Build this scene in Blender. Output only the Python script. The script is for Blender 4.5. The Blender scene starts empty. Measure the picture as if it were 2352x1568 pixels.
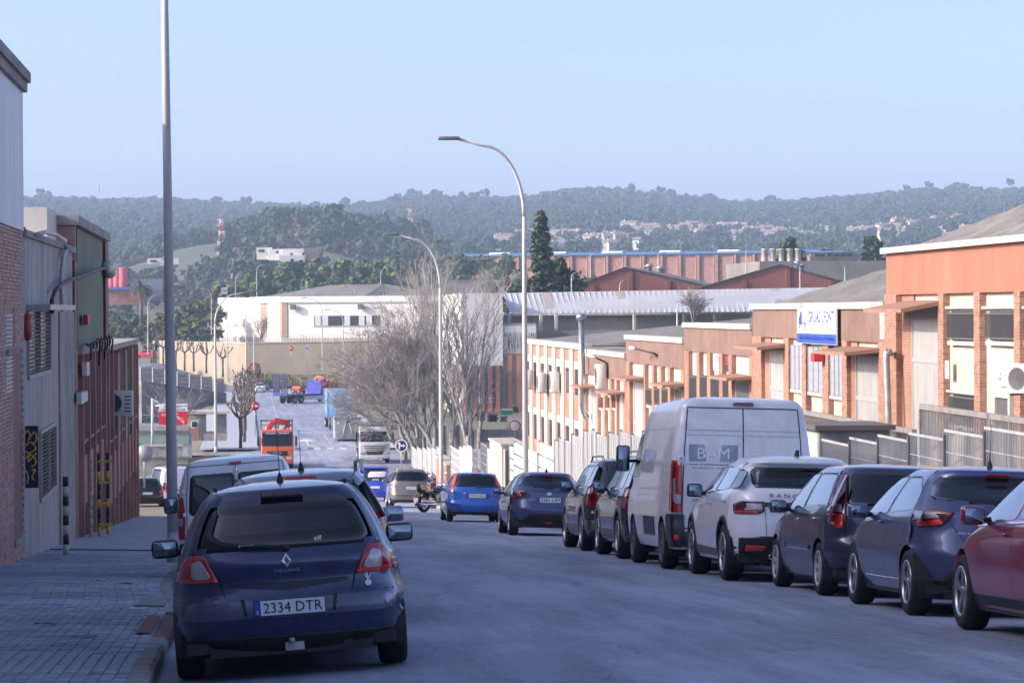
import bpy, bmesh, math, random
from mathutils import Vector, Matrix, Quaternion, noise
R = math.radians
random.seed(7)
rnd = random.random
def ru(a, b): return a + (b - a) * random.random()

scene = bpy.context.scene
COL = scene.collection
# ---------------------------------------------------------------- camera
CAM_Z = 1.5
YAW, PITCH, ROLL = R(5.13), R(0.60), R(0.35)
FPX = 6860.0                       # focal length in units of a 2352 px wide picture
cam_d = bpy.data.cameras.new('camera'); cam = bpy.data.objects.new('camera', cam_d); COL.objects.link(cam)
cam_d.sensor_width = 36.0; cam_d.lens = 36.0 * FPX / 2352.0
cam_d.clip_start = 0.5; cam_d.clip_end = 12000
CAM_R = Matrix.Rotation(-YAW, 3, 'Z') @ Matrix.Rotation(math.pi/2 - PITCH, 3, 'X') @ Matrix.Rotation(-ROLL, 3, 'Z')
cam.matrix_world = Matrix.Translation((0, 0, CAM_Z)) @ CAM_R.to_4x4()
scene.camera = cam
# ---------------------------------------------------------------- light
SUN_EL, SUN_A = R(25.0), R(9.0)    # travel direction of the light: mostly +x, a little +y
ld = Vector((math.cos(SUN_EL)*math.cos(SUN_A), math.cos(SUN_EL)*math.sin(SUN_A), -math.sin(SUN_EL)))
sun_d = bpy.data.lights.new('sun', 'SUN'); sun = bpy.data.objects.new('sun', sun_d); COL.objects.link(sun)
sun_d.energy = 2.0; sun_d.angle = R(0.53); sun_d.color = (1.0, 0.90, 0.75)
sun.rotation_mode = 'QUATERNION'; sun.rotation_quaternion = ld.to_track_quat('-Z', 'Y')
sun.location = (-60, -10, 60)
world = bpy.data.worlds.new('World'); scene.world = world; world.use_nodes = True
wn = world.node_tree.nodes; wl = world.node_tree.links
sky = wn.new('ShaderNodeTexSky'); sky.sky_type = 'NISHITA'; sky.sun_disc = False
sky.sun_elevation = SUN_EL
sky.sun_rotation = math.atan2(-ld.x, -ld.y)
sky.altitude = 0; sky.air_density = 0.42; sky.dust_density = 2.8; sky.ozone_density = 1.0
tn = wn.new('ShaderNodeMix'); tn.data_type = 'RGBA'; tn.blend_type = 'MULTIPLY'; tn.inputs[0].default_value = 1.0; tn.inputs[7].default_value = (.97, .95, 1.05, 1)   # the blue-violet cast of the whole sky
wl.new(sky.outputs[0], tn.inputs[6]); wl.new(tn.outputs[2], wn['Background'].inputs[0]); wn['Background'].inputs[1].default_value = 0.15
vs = scene.view_settings
vs.view_transform = 'Standard'; vs.look = 'None'; vs.exposure = 1.4; vs.gamma = 1.0; vs.use_curve_mapping = False
scene.cycles.use_denoising = True
scene.cycles.max_bounces = 7; scene.cycles.diffuse_bounces = 4; scene.cycles.glossy_bounces = 3
scene.cycles.transmission_bounces = 4; scene.cycles.transparent_max_bounces = 12; scene.cycles.volume_bounces = 0
scene.cycles.use_adaptive_sampling = True
scene.cycles.sample_clamp_indirect = 4.0

HAZE = 0.00024
# ---------------------------------------------------------------- pixels to places
def ray(u, v):
    """direction of a picture point given in a 2352 x 1568 frame, unit depth"""
    return CAM_R @ Vector(((u-1176)/FPX, (784-v)/FPX, -1.0))
CP = Vector((0, 0, CAM_Z))
def at(u, v, D): return CP + ray(u, v) * D
def onx(u, v, x0):
    d = ray(u, v); return CP + d * (x0 / d.x)
def ony(u, v, y0):
    d = ray(u, v); return CP + d * (y0 / d.y)
_S = [(-60, 3.28), (0, 0), (130, -7.11), (160, -8.6), (190, -9.75), (225, -10.45), (260, -10.8), (300, -10.9), (480, -10.7), (560, -10.0), (900, -9)]
def _lin(y):
    if y <= _S[0][0]: return _S[0][1]
    for (a, za), (b, zb) in zip(_S, _S[1:]):
        if y <= b: return za + (zb-za)*(y-a)/(b-a)
    return _S[-1][1]
def S(y): return sum(_lin(y+k) for k in (-16, -8, 0, 8, 16))/5.0
def zroad(x, y):
    k = 1.0 if y < 120 else max(0.25, 1-(y-120)/80)
    c = 0.116*k
    return S(y) + c - k*((0.0085 if x < 4 else 0.0055)*(min(max(x, -1.2), 9.5)-4)**2)
def ground_at(u, v, zf=None):
    zf = zf or zroad
    d = ray(u, v); lo, hi = 5.0, 900.0
    t = lo
    while t < hi:
        p = CP + d*t
        if p.z < zf(p.x, p.y): break
        t *= 1.01
    a, b = t/1.01, t
    for _ in range(30):
        m = (a+b)/2; p = CP + d*m
        if p.z < zf(p.x, p.y): b = m
        else: a = m
    return CP + d*b

# ---------------------------------------------------------------- scene helpers
def tag(o, label=None, cat=None, group=None, kind=None):
    if label: o['label'] = label
    if cat: o['category'] = cat
    if group: o['group'] = group
    if kind: o['kind'] = kind
    return o
def empty(name, loc=(0, 0, 0), rz=0, label=None, cat=None, group=None, rot=None):
    o = bpy.data.objects.new(name, None); COL.objects.link(o); o.location = loc
    o.rotation_euler = rot if rot else (0, 0, rz); o.empty_display_size = 0.2
    return tag(o, label, cat, group)
def link(name, me, parent=None, loc=(0, 0, 0), rz=0):
    o = bpy.data.objects.new(name, me); COL.objects.link(o)
    o.location = loc; o.rotation_euler = (0, 0, rz)
    if parent is not None: o.parent = parent
    return o
def copy_tree(o, parent=None):
    c = o.copy(); COL.objects.link(c); c.parent = parent
    for ch in list(o.children): copy_tree(ch, c)
    return c
class MB:
    """collects shapes; build() links them as one mesh object"""
    def __init__(s): s.v = []; s.f = []; s.m = []; s.sm = []
    def add(s, vs_, fs, m=0, smooth=False):
        b = len(s.v); s.v.extend([tuple(p) for p in vs_])
        for f in fs: s.f.append(tuple(b+i for i in f)); s.m.append(m); s.sm.append(smooth)
        return s
    def box(s, x0, x1, y0, y1, z0, z1, m=0, M=None):
        x0, x1 = min(x0, x1), max(x0, x1); y0, y1 = min(y0, y1), max(y0, y1); z0, z1 = min(z0, z1), max(z0, z1)
        p = [Vector(q) for q in ((x0,y0,z0),(x1,y0,z0),(x1,y1,z0),(x0,y1,z0),(x0,y0,z1),(x1,y0,z1),(x1,y1,z1),(x0,y1,z1))]
        if M is not None: p = [M @ q for q in p]
        return s.add(p, [(0,3,2,1),(4,5,6,7),(0,1,5,4),(1,2,6,5),(2,3,7,6),(3,0,4,7)], m)
    def rbox(s, x0, x1, y0, y1, z0, z1, r, m=0, M=None, seg=2):
        """box with rounded vertical and horizontal edges (superellipsoid-like bevel)"""
        bm = bmesh.new(); bmesh.ops.create_cube(bm, size=1)
        for w in bm.verts: w.co = Vector(((x0+x1)/2+w.co.x*(x1-x0), (y0+y1)/2+w.co.y*(y1-y0), (z0+z1)/2+w.co.z*(z1-z0)))
        bmesh.ops.bevel(bm, geom=bm.edges[:], offset=r, segments=seg, profile=0.6, affect='EDGES', clamp_overlap=True)
        bm.verts.index_update()
        p = [w.co.copy() for w in bm.verts]
        if M is not None: p = [M @ q for q in p]
        s.add(p, [[w.index for w in f.verts] for f in bm.faces], m, True); bm.free(); return s
    def prism(s, poly, a, b, axis='x', m=0, M=None):
        """closed polygon extruded along an axis; poly holds the two other coordinates in order"""
        n = len(poly)
        def mk(p, t): return {'x': (t, p[0], p[1]), 'y': (p[0], t, p[1]), 'z': (p[0], p[1], t)}[axis]
        vv = [Vector(mk(p, a)) for p in poly] + [Vector(mk(p, b)) for p in poly]
        if M is not None: vv = [M @ q for q in vv]
        fs = [tuple(range(n)), tuple(range(2*n-1, n-1, -1))] + [(i, i+n, (i+1) % n+n, (i+1) % n) for i in range(n)]
        return s.add(vv, fs, m)
    def tube(s, path, r, n=8, m=0, cap=True, smooth=True):
        path = [Vector(p) for p in path]; k = len(path)
        rr = r if isinstance(r, (list, tuple)) else [r]*k
        vv = []; up = None
        for i in range(k):
            t = (path[min(i+1, k-1)] - path[max(i-1, 0)])
            if t.length < 1e-9: t = Vector((0, 0, 1))
            t.normalize()
            if up is None:
                up = Vector((0, 0, 1)) if abs(t.z) < .9 else Vector((1, 0, 0))
            a = t.cross(up)
            if a.length < 1e-6: a = t.orthogonal()
            a.normalize(); b = a.cross(t); up = b
            for j in range(n):
                w = 2*math.pi*j/n; vv.append(path[i] + (a*math.cos(w) + b*math.sin(w))*rr[i])
        fs = [(i*n+j, i*n+(j+1) % n, (i+1)*n+(j+1) % n, (i+1)*n+j) for i in range(k-1) for j in range(n)]
        s.add(vv, fs, m, smooth)
        if cap:
            b0 = len(s.v)-len(vv)
            s.f += [tuple(b0+j for j in range(n-1, -1, -1)), tuple(b0+(k-1)*n+j for j in range(n))]; s.m += [m, m]; s.sm += [False, False]
        return s
    def lathe(s, prof, n=24, axis='z', c=(0, 0, 0), m=0, smooth=True, closed=False):
        c = Vector(c); vv = []
        for (r, h) in prof:
            for j in range(n):
                w = 2*math.pi*j/n; a, b = r*math.cos(w), r*math.sin(w)
                vv.append(c + Vector({'z': (a, b, h), 'x': (h, a, b), 'y': (a, h, b)}[axis]))
        k = len(prof); rng = k if closed else k-1
        fs = [(i*n+j, i*n+(j+1) % n, ((i+1) % k)*n+(j+1) % n, ((i+1) % k)*n+j) for i in range(rng) for j in range(n)]
        return s.add(vv, fs, m, smooth)
    def grid(s, fn, us, vs_, m=0, smooth=True):
        nu, nv = len(us), len(vs_)
        return s.add([fn(a, b) for b in vs_ for a in us], [(j*nu+i, j*nu+i+1, (j+1)*nu+i+1, (j+1)*nu+i) for j in range(nv-1) for i in range(nu-1)], m, smooth)
    def mesh(s, name, mats):
        me = bpy.data.meshes.new(name); me.from_pydata(s.v, [], s.f)
        for k in (mats if isinstance(mats, (list, tuple)) else [mats]): me.materials.append(k)
        me.polygons.foreach_set('material_index', s.m); me.polygons.foreach_set('use_smooth', s.sm)
        me.update(); return me
    def build(s, name, mats, parent=None, loc=(0, 0, 0), rz=0):
        return link(name, s.mesh(name, mats), parent, loc, rz)

# ---------------------------------------------------------------- materials
MATS = {}
def mat(name, col=(.5, .5, .5), rough=.6, metal=0., var=0., scale=3., bump=0., bscale=None, coat=0., spec=.5, col2=None, emit=None, stretch=None, detail=6, dirt=0., alpha=None, lo=.35, hi=.65):
    """procedural surface: base colour broken up by noise, optional second colour, streaks (stretch) and bump"""
    if name in MATS: return MATS[name]
    m = bpy.data.materials.new(name); m.use_nodes = True; nt = m.node_tree; N = nt.nodes; L = nt.links
    b = N['Principled BSDF']
    b.inputs['Roughness'].default_value = rough; b.inputs['Metallic'].default_value = metal
    b.inputs['Specular IOR Level'].default_value = spec
    b.inputs['Coat Weight'].default_value = coat; b.inputs['Coat Roughness'].default_value = .04
    b.inputs['Base Color'].default_value = (*col, 1)
    if emit: b.inputs['Emission Color'].default_value = (*col, 1); b.inputs['Emission Strength'].default_value = emit
    tc = N.new('ShaderNodeTexCoord'); src = tc.outputs['Object']
    if stretch:
        mp = N.new('ShaderNodeMapping'); mp.inputs['Scale'].default_value = stretch; L.new(src, mp.inputs[0]); src = mp.outputs[0]
    if var or col2:
        nz = N.new('ShaderNodeTexNoise'); nz.inputs['Scale'].default_value = scale; nz.inputs['Detail'].default_value = detail; nz.inputs['Roughness'].default_value = .65
        L.new(src, nz.inputs['Vector'])
        rp = N.new('ShaderNodeValToRGB'); c2 = col2 or tuple(c*(1-var) for c in col); c1 = tuple(min(1, c*(1+var*.5)) for c in col) if not col2 else col
        rp.color_ramp.elements[0].position = lo; rp.color_ramp.elements[1].position = hi
        rp.color_ramp.elements[0].color = (*c2, 1); rp.color_ramp.elements[1].color = (*c1, 1)
        L.new(nz.outputs['Fac'], rp.inputs[0]); L.new(rp.outputs[0], b.inputs['Base Color'])
        if dirt:
            n2 = N.new('ShaderNodeTexNoise'); n2.inputs['Scale'].default_value = scale*.23; n2.inputs['Detail'].default_value = 4; L.new(src, n2.inputs['Vector'])
            mx = N.new('ShaderNodeMix'); mx.data_type = 'RGBA'; mx.blend_type = 'MULTIPLY'; mx.inputs[0].default_value = dirt
            r2 = N.new('ShaderNodeValToRGB'); r2.color_ramp.elements[0].position = .35; r2.color_ramp.elements[1].position = .7
            r2.color_ramp.elements[0].color = (.35, .33, .3, 1); L.new(n2.outputs['Fac'], r2.inputs[0])
            L.new(rp.outputs[0], mx.inputs[6]); L.new(r2.outputs[0], mx.inputs[7]); L.new(mx.outputs[2], b.inputs['Base Color'])
    if bump:
        nb = N.new('ShaderNodeTexNoise'); nb.inputs['Scale'].default_value = bscale or scale*4; nb.inputs['Detail'].default_value = 5
        L.new(src, nb.inputs['Vector']); bp = N.new('ShaderNodeBump'); bp.inputs['Strength'].default_value = bump; bp.inputs['Distance'].default_value = .02
        L.new(nb.outputs['Fac'], bp.inputs['Height']); L.new(bp.outputs[0], b.inputs['Normal'])
    MATS[name] = m; return m
def brickmat(name, c1, c2, mortar, bw=.25, bh=.065, ax='YZ', rough=.85):
    if name in MATS: return MATS[name]
    m = bpy.data.materials.new(name); m.use_nodes = True; nt = m.node_tree; N = nt.nodes; L = nt.links; b = N['Principled BSDF']
    b.inputs['Roughness'].default_value = rough
    g = N.new('ShaderNodeNewGeometry'); sp = N.new('ShaderNodeSeparateXYZ'); L.new(g.outputs['Position'], sp.inputs[0])
    ad = N.new('ShaderNodeMath'); ad.operation = 'ADD'; L.new(sp.outputs['X'], ad.inputs[0]); L.new(sp.outputs['Y'], ad.inputs[1])
    cb = N.new('ShaderNodeCombineXYZ'); L.new(ad.outputs[0], cb.inputs[0]); L.new(sp.outputs['Z'], cb.inputs[1])
    t = N.new('ShaderNodeTexBrick'); t.inputs['Scale'].default_value = 1; t.inputs['Brick Width'].default_value = bw; t.inputs['Row Height'].default_value = bh
    t.inputs['Mortar Size'].default_value = .006; t.inputs['Color1'].default_value = (*c1, 1); t.inputs['Color2'].default_value = (*c2, 1); t.inputs['Mortar'].default_value = (*mortar, 1)
    L.new(cb.outputs[0], t.inputs['Vector'])
    nz = N.new('ShaderNodeTexNoise'); nz.inputs['Scale'].default_value = .9; nz.inputs['Detail'].default_value = 6; L.new(g.outputs['Position'], nz.inputs['Vector'])
    mx = N.new('ShaderNodeMix'); mx.data_type = 'RGBA'; mx.blend_type = 'MULTIPLY'; mx.inputs[0].default_value = .6
    rp = N.new('ShaderNodeValToRGB'); rp.color_ramp.elements[0].color = (.5, .47, .45, 1); rp.color_ramp.elements[0].position = .3; rp.color_ramp.elements[1].position = .6
    L.new(nz.outputs['Fac'], rp.inputs[0]); L.new(t.outputs['Color'], mx.inputs[6]); L.new(rp.outputs[0], mx.inputs[7]); L.new(mx.outputs[2], b.inputs['Base Color'])
    bp = N.new('ShaderNodeBump'); bp.inputs['Strength'].default_value = .5; bp.inputs['Distance'].default_value = .01; bp.invert = True
    L.new(t.outputs['Fac'], bp.inputs['Height']); L.new(bp.outputs[0], b.inputs['Normal'])
    MATS[name] = m; return m
def glassmat(name, tint=(.55, .65, .6), fac=.12, rough=.02):
    if name in MATS: return MATS[name]
    m = bpy.data.materials.new(name); m.use_nodes = True; nt = m.node_tree; N = nt.nodes; L = nt.links
    N.remove(N['Principled BSDF'])
    tr = N.new('ShaderNodeBsdfTransparent'); tr.inputs[0].default_value = (*tint, 1)
    gl = N.new('ShaderNodeBsdfGlossy'); gl.inputs['Roughness'].default_value = rough; gl.inputs[0].default_value = (.9, .95, 1, 1)
    fr = N.new('ShaderNodeFresnel'); fr.inputs[0].default_value = 1.5
    ad = N.new('ShaderNodeMath'); ad.operation = 'ADD'; ad.inputs[1].default_value = fac-.04; ad.use_clamp = True; L.new(fr.outputs[0], ad.inputs[0])
    mx = N.new('ShaderNodeMixShader'); L.new(ad.outputs[0], mx.inputs[0]); L.new(tr.outputs[0], mx.inputs[1]); L.new(gl.outputs[0], mx.inputs[2])
    L.new(mx.outputs[0], N['Material Output'].inputs[0]); MATS[name] = m; return m
def paint(name, col, metal=.35, rough=.32, dust=.12):
    """car paint: metallic base under a clear coat with a breath of dust"""
    if name in MATS: return MATS[name]
    m = mat(name, col, rough, metal, var=dust, scale=5, coat=.85, lo=.3, hi=.7); return m

BLACKP = mat('black_plastic', (.018, .018, .02), .55, var=.4, scale=9)
DARKIN = mat('dark_interior', (.06, .06, .065), .8, var=.3, scale=6)
RUBBER = mat('tyre_rubber', (.016, .016, .017), .82, var=.4, scale=14, bump=.25, bscale=60)
FRIT = mat('black_glass_border', (.008, .008, .01), .06, coat=.5)
GLASS = glassmat('tinted_car_glass', (.72, .80, .78), .09)
DGLASS = glassmat('dark_privacy_glass', (.10, .12, .14), .10)
SGLASS = glassmat('side_car_glass', (.36, .42, .42), .30)
MIRROR = mat('mirror_glass', (.22, .27, .32), .03, 1.0)
CHROME = mat('chrome', (.7, .7, .72), .12, 1.0)
ALLOY = mat('alloy_rim', (.48, .49, .5), .28, .85, var=.15, scale=8)
DALLOY = mat('dark_alloy', (.05, .05, .055), .3, .6)
HUBCAP = mat('silver_hubcap', (.42, .43, .45), .4, .3, var=.2, scale=8)
REDL = mat('red_lamp_lens', (.36, .008, .012), .12, coat=.8)
REDB = mat('bright_red_lens', (.62, .03, .015), .15, coat=.8)
DREDL = mat('dark_red_lens', (.09, .008, .012), .12, coat=.8)
CLRL = mat('clear_lamp_lens', (.42, .40, .42), .18, .2, coat=.8, var=.2, scale=30)
AMBL = mat('amber_lens', (.75, .22, .02), .2, coat=.6)
PLATE = mat('plate_white', (.66, .68, .70), .4)
PBLUE = mat('plate_blue', (.02, .06, .42), .4)
PTEXT = mat('plate_black', (.012, .012, .02), .5)
SEAM = mat('panel_gap', (.006, .006, .008), .7)
GALV = mat('galvanised_steel', (.38, .39, .40), .45, .55, var=.2, scale=4, bump=.03)
CONC = mat('concrete', (.36, .345, .32), .9, var=.25, scale=2.2, bump=.25, bscale=18, dirt=.4)
CREAM = mat('cream_render', (.48, .445, .375), .92, var=.12, scale=1.6, bump=.12, bscale=40, dirt=.25)
WHITEW = mat('white_render', (.70, .68, .64), .9, var=.10, scale=.8, bump=.1, bscale=12, dirt=.15)

def text_mesh(s, size=1.0, width=None, align='CENTER', depth=0.0, bold=False):
    """default font turned into plain polygons in the XY plane, centred; fitted to width"""
    c = bpy.data.curves.new('t', 'FONT'); c.body = s; c.size = size; c.align_x = 'CENTER'; c.align_y = 'CENTER'; c.extrude = depth; c.resolution_u = 2
    if bold: c.offset = 0.018*size
    o = bpy.data.objects.new('t', c); COL.objects.link(o)
    dg = bpy.context.evaluated_depsgraph_get(); me = bpy.data.meshes.new_from_object(o.evaluated_get(dg))
    bpy.data.objects.remove(o); bpy.data.curves.remove(c)
    xs = [w.co.x for w in me.vertices] or [0]; ys = [w.co.y for w in me.vertices] or [0]
    cx, cy = (min(xs)+max(xs))/2, (min(ys)+max(ys))/2; w0 = max(xs)-min(xs) or 1; h0 = max(ys)-min(ys) or 1
    kx = (width/w0) if width else 1; ky = size/h0
    out = [((w.co.x-cx)*kx, (w.co.y-cy)*ky, w.co.z) for w in me.vertices]; fs = [tuple(p.vertices) for p in me.polygons]
    bpy.data.meshes.remove(me); return out, fs
def add_text(mb, s, size, width, place, m=0, bold=False):
    """place(x, y) -> world/local point of the letter plane"""
    vv, fs = text_mesh(s, size, width, bold=bold)
    mb.add([place(x, y) for (x, y, z) in vv], fs, m)
# ================================================================ ground, road, pavements
def asphalt(name, c, seed=0.):
    if name in MATS: return MATS[name]
    m = bpy.data.materials.new(name); m.use_nodes = True; nt = m.node_tree; N = nt.nodes; L = nt.links; b = N['Principled BSDF']
    b.inputs['Roughness'].default_value = .88; b.inputs['Specular IOR Level'].default_value = .35
    g = N.new('ShaderNodeNewGeometry')
    def nz(scale, detail, st=None):
        n = N.new('ShaderNodeTexNoise'); n.inputs['Scale'].default_value = scale; n.inputs['Detail'].default_value = detail; n.inputs['Roughness'].default_value = .7
        if st:
            mp = N.new('ShaderNodeMapping'); mp.inputs['Scale'].default_value = st; mp.inputs['Location'].default_value = (seed, seed, 0); L.new(g.outputs['Position'], mp.inputs[0]); L.new(mp.outputs[0], n.inputs['Vector'])
        else: L.new(g.outputs['Position'], n.inputs['Vector'])
        return n.outputs['Fac']
    def ramp(src, p0, p1, c0, c1):
        r = N.new('ShaderNodeValToRGB'); e = r.color_ramp.elements; e[0].position = p0; e[1].position = p1; e[0].color = (*c0, 1); e[1].color = (*c1, 1); L.new(src, r.inputs[0]); return r.outputs[0]
    def mul(a, d, f=1.):
        x = N.new('ShaderNodeMix'); x.data_type = 'RGBA'; x.blend_type = 'MULTIPLY'; x.inputs[0].default_value = f; L.new(a, x.inputs[6]); L.new(d, x.inputs[7]); return x.outputs[2]
    base = ramp(nz(.35, 8, (1.0, .35, 1)), .3, .7, tuple(k*.78 for k in c), tuple(k*1.15 for k in c))
    grain = ramp(nz(34, 3), .3, .7, (.62, .62, .62), (1.2, 1.2, 1.2))
    tracks = ramp(nz(1.3, 4, (1., .05, 1)), .35, .6, (.72, .72, .74), (1.08, 1.08, 1.08))
    vor = N.new('ShaderNodeTexVoronoi'); vor.feature = 'DISTANCE_TO_EDGE'; vor.inputs['Scale'].default_value = .55
    dm = N.new('ShaderNodeMapping'); nn = N.new('ShaderNodeTexNoise'); nn.inputs['Scale'].default_value = 1.2
    L.new(g.outputs['Position'], nn.inputs['Vector']); ad = N.new('ShaderNodeVectorMath'); ad.operation = 'ADD'; L.new(g.outputs['Position'], ad.inputs[0]); L.new(nn.outputs['Color'], ad.inputs[1]); L.new(ad.outputs[0], dm.inputs[0]); dm.inputs['Scale'].default_value = (1, .5, 1); L.new(dm.outputs[0], vor.inputs['Vector'])
    crack = ramp(vor.outputs['Distance'], .0, .014, (.5, .5, .5), (1, 1, 1))
    out = mul(mul(mul(base, grain, .8), tracks), crack, .45)
    L.new(out, b.inputs['Base Color'])
    bp = N.new('ShaderNodeBump'); bp.inputs['Strength'].default_value = .35; bp.inputs['Distance'].default_value = .01; L.new(nz(60, 3), bp.inputs['Height']); L.new(bp.outputs[0], b.inputs['Normal'])
    MATS[name] = m; return m
ASPH = asphalt('weathered_asphalt', (.30, .335, .42)); ASPH2 = asphalt('pale_side_asphalt', (.25, .27, .31), 31)
EARTH = mat('red_earth', (.34, .19, .12), .95, var=.35, scale=1.2, bump=.4, bscale=9)
DRY = mat('dry_ground', (.20, .18, .135), .95, col2=(.10, .115, .05), scale=.05, bump=.3, bscale=1.5)
MARK = mat('road_paint', (.62, .62, .60), .7, var=.35, scale=7)
def kl(y): t = max(0, min(1, (y-33)/9)); return -.70-.32*t*t*(3-2*t)           # left kerb line
KR = 8.05
def sheet(name, x0f, x1f, ys, m, dz=0., nx=14, zf=None, parent=None):
    zf = zf or zroad; mb = MB()
    xs = [i/nx for i in range(nx+1)]
    mb.grid(lambda t, y: (x0f(y)+(x1f(y)-x0f(y))*t, y, zf(x0f(y)+(x1f(y)-x0f(y))*t, y)+dz), xs, ys)
    return mb.build(name, [m], parent)
def rng(a, b, st): return [a+(b-a)*i/max(1, round((b-a)/st)) for i in range(max(1, round((b-a)/st))+1)]
def GZ(x, y):
    """open ground beside the street"""
    z = zroad(max(-1, min(9, x)), y)-.06
    if y > 480: z += (y-480)*.012*min(1, max(0, (y-480)/200))
    if x > 13 and y < 185: z -= .3
    if x < -8 and 282 < y < 402: z -= 2.6
    return z
mb = MB()
ysg = rng(-40, 560, 12)+[600, 650, 720, 800, 900, 1000, 1200]
xsg = [-900, -600, -400, -280, -200, -150, -110, -80, -60, -45, -34, -26, -20, -14, -9, -5, -2, 0, 2, 4, 6, 8, 10, 14, 20, 28, 40, 60, 85, 120, 170, 240, 340, 480, 700, 1000]
mb.grid(lambda x, y: (x, y, GZ(x, y)), xsg, ysg); tag(mb.build('ground', [DRY]), kind='structure')
# the street runs over the dip and on; the cross street opens it to both sides
def xl(y): return kl(y)
def sm(y, a, b): t = max(0, min(1, (y-a)/(b-a))); return t*t*(3-2*t)
road = tag(sheet('road', lambda y: kl(y)+2.25*sm(y, 255, 268), lambda y: KR+2.4*sm(y, 240, 268), rng(-12, 500, 3), ASPH, .0), kind='structure')
cross = MB()
cross.grid(lambda x, y: (x, y, zroad(max(-1.0, min(9.2, x)), y)-.008), rng(-70, 34, 2.5), rng(196, 264, 4)); tag(cross.build('cross_road', [ASPH2]), kind='structure')
side = MB(); side.grid(lambda x, y: (x, y, zroad(-1.0, y)-.012-.018*max(0, -1-x)), rng(-60, -.9, 3), rng(111, 196, 4)); tag(side.build('side_yard_road', [ASPH2]), kind='structure')
hi = MB(); hi.grid(lambda x, y: (x, y, zroad(x, y)-.006), rng(-60, 90, 5), rng(455, 500, 5)); tag(hi.build('upper_road', [ASPH2]), kind='structure')
ev = MB(); ev.grid(lambda x, y: (x, y, GZ(9, y)+.03+.03*noise.noise(Vector((x*.6, y*.6, 0)))), rng(9.2, 12.5, .5), rng(192, 232, .8)); tag(ev.build('bare_earth', [EARTH]), kind='structure')
# painted markings, each a part of the road
def marking(name, pts):
    m = MB(); m.add([(x, y, zroad(x, y)+.005) for x, y in pts], [tuple(range(len(pts)))]); return m.build(name, [MARK], road)
y = 292.
while y < 450:
    marking('lane_dash', [(3.75, y), (3.9, y), (3.9, y+1.5), (3.75, y+1.5)]); y += 3.6
y = 268.
while y < 300:
    marking('lane_dash', [(7.9, y), (8.03, y), (8.03, y+1.2), (7.9, y+1.2)]); y += 2.4
for k in range(5): marking('crossing_bar', [(3.9+k*1.15, 266.5), (4.5+k*1.15, 266.5), (4.5+k*1.15, 270.5), (3.9+k*1.15, 270.5)])
for k in range(7): marking('crossing_bar', [(3.2+k*1.15, 452), (3.8+k*1.15, 452), (3.8+k*1.15, 456), (3.2+k*1.15, 456)])
marking('lane_arrow', [(5.8, 276), (5.95, 276), (5.95, 284), (6.8, 284), (5.875, 290), (4.9, 284), (5.8, 284)])
marking('stop_line', [(1.3, 264), (3.7, 264), (3.7, 264.7), (1.3, 264.7)])
marking('give_way_line', [(2.4, 262.2), (7.8, 262.2), (7.8, 262.6), (2.4, 262.6)])

# ---- left pavement: slab, kerb stones, pavers
FX = -3.9                                                        # left facade plane
SLAB = mat('pavement_bed', (.20, .205, .22), .95, var=.3, scale=3)
PAVE = mat('concrete_paver', (.42, .46, .54), .92, var=.28, scale=1.7, bump=.3, bscale=40, dirt=.5)
PAVT = mat('paving_far', (.36, .385, .44), .92, var=.25, scale=2.5, bump=.3, bscale=20)
def zpl(x, y): return zroad(kl(y), y)+.13+.022*(kl(y)-x)
lp = tag(sheet('left_pavement', lambda y: FX, lambda y: kl(y)-.14, rng(-8, 109, 2), SLAB, -.02, 6, zpl), kind='structure')
far_p = sheet('paving', lambda y: FX, lambda y: kl(y)-.15, rng(60, 109, 2), PAVT, .0, 6, zpl, lp)
pm = [MB(), MB(), MB()]
for k, q in enumerate(pm): q.rbox(-.0475, .0475, -.0975, .0975, -.04, .0, .006, seg=1)
pmesh = [q.mesh('paver', [PAVE]) for q in pm]
n = 0; rest = MB()
for j in range(0, 190):
    y = 21.2+j*.2; row = j % 2
    i = 0
    while True:
        x = kl(y)-.20-i*.1
        if x < FX+.05: break
        yy = y+(.1 if i % 2 else 0); z = zpl(x, yy)+ru(-.004, .004); i += 1
        if n < 300 and 22.2 < yy:
            o = link('paver', pmesh[n % 3], lp, (x, yy, z)); o.rotation_euler = (-.0547+ru(-.008, .008), -.022+ru(-.01, .01), ru(-.01, .01)); n += 1
        else:
            t1, t2 = ru(-.0012, .0012), ru(-.0012, .0012)
            p = [(x-.047, yy-.097, z+t1), (x+.047, yy-.097, z+t2), (x+.047, yy+.097, z-.0106+t1), (x-.047, yy+.097, z-.0106+t2)]
            q = [(a, b, c-.02) for a, b, c in p]
            rest.add(p+q, [(0, 1, 2, 3), (0, 4, 5, 1), (1, 5, 6, 2), (3, 7, 4, 0)])
tag(rest.build('paver_field', [PAVE], lp), kind='stuff')
KERB = mat('kerb_stone', (.27, .26, .25), .9, var=.3, scale=3, bump=.3); KRED = mat('kerb_red_paint', (.22, .055, .06), .8, var=.45, scale=5, col2=(.15, .075, .075))
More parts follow.
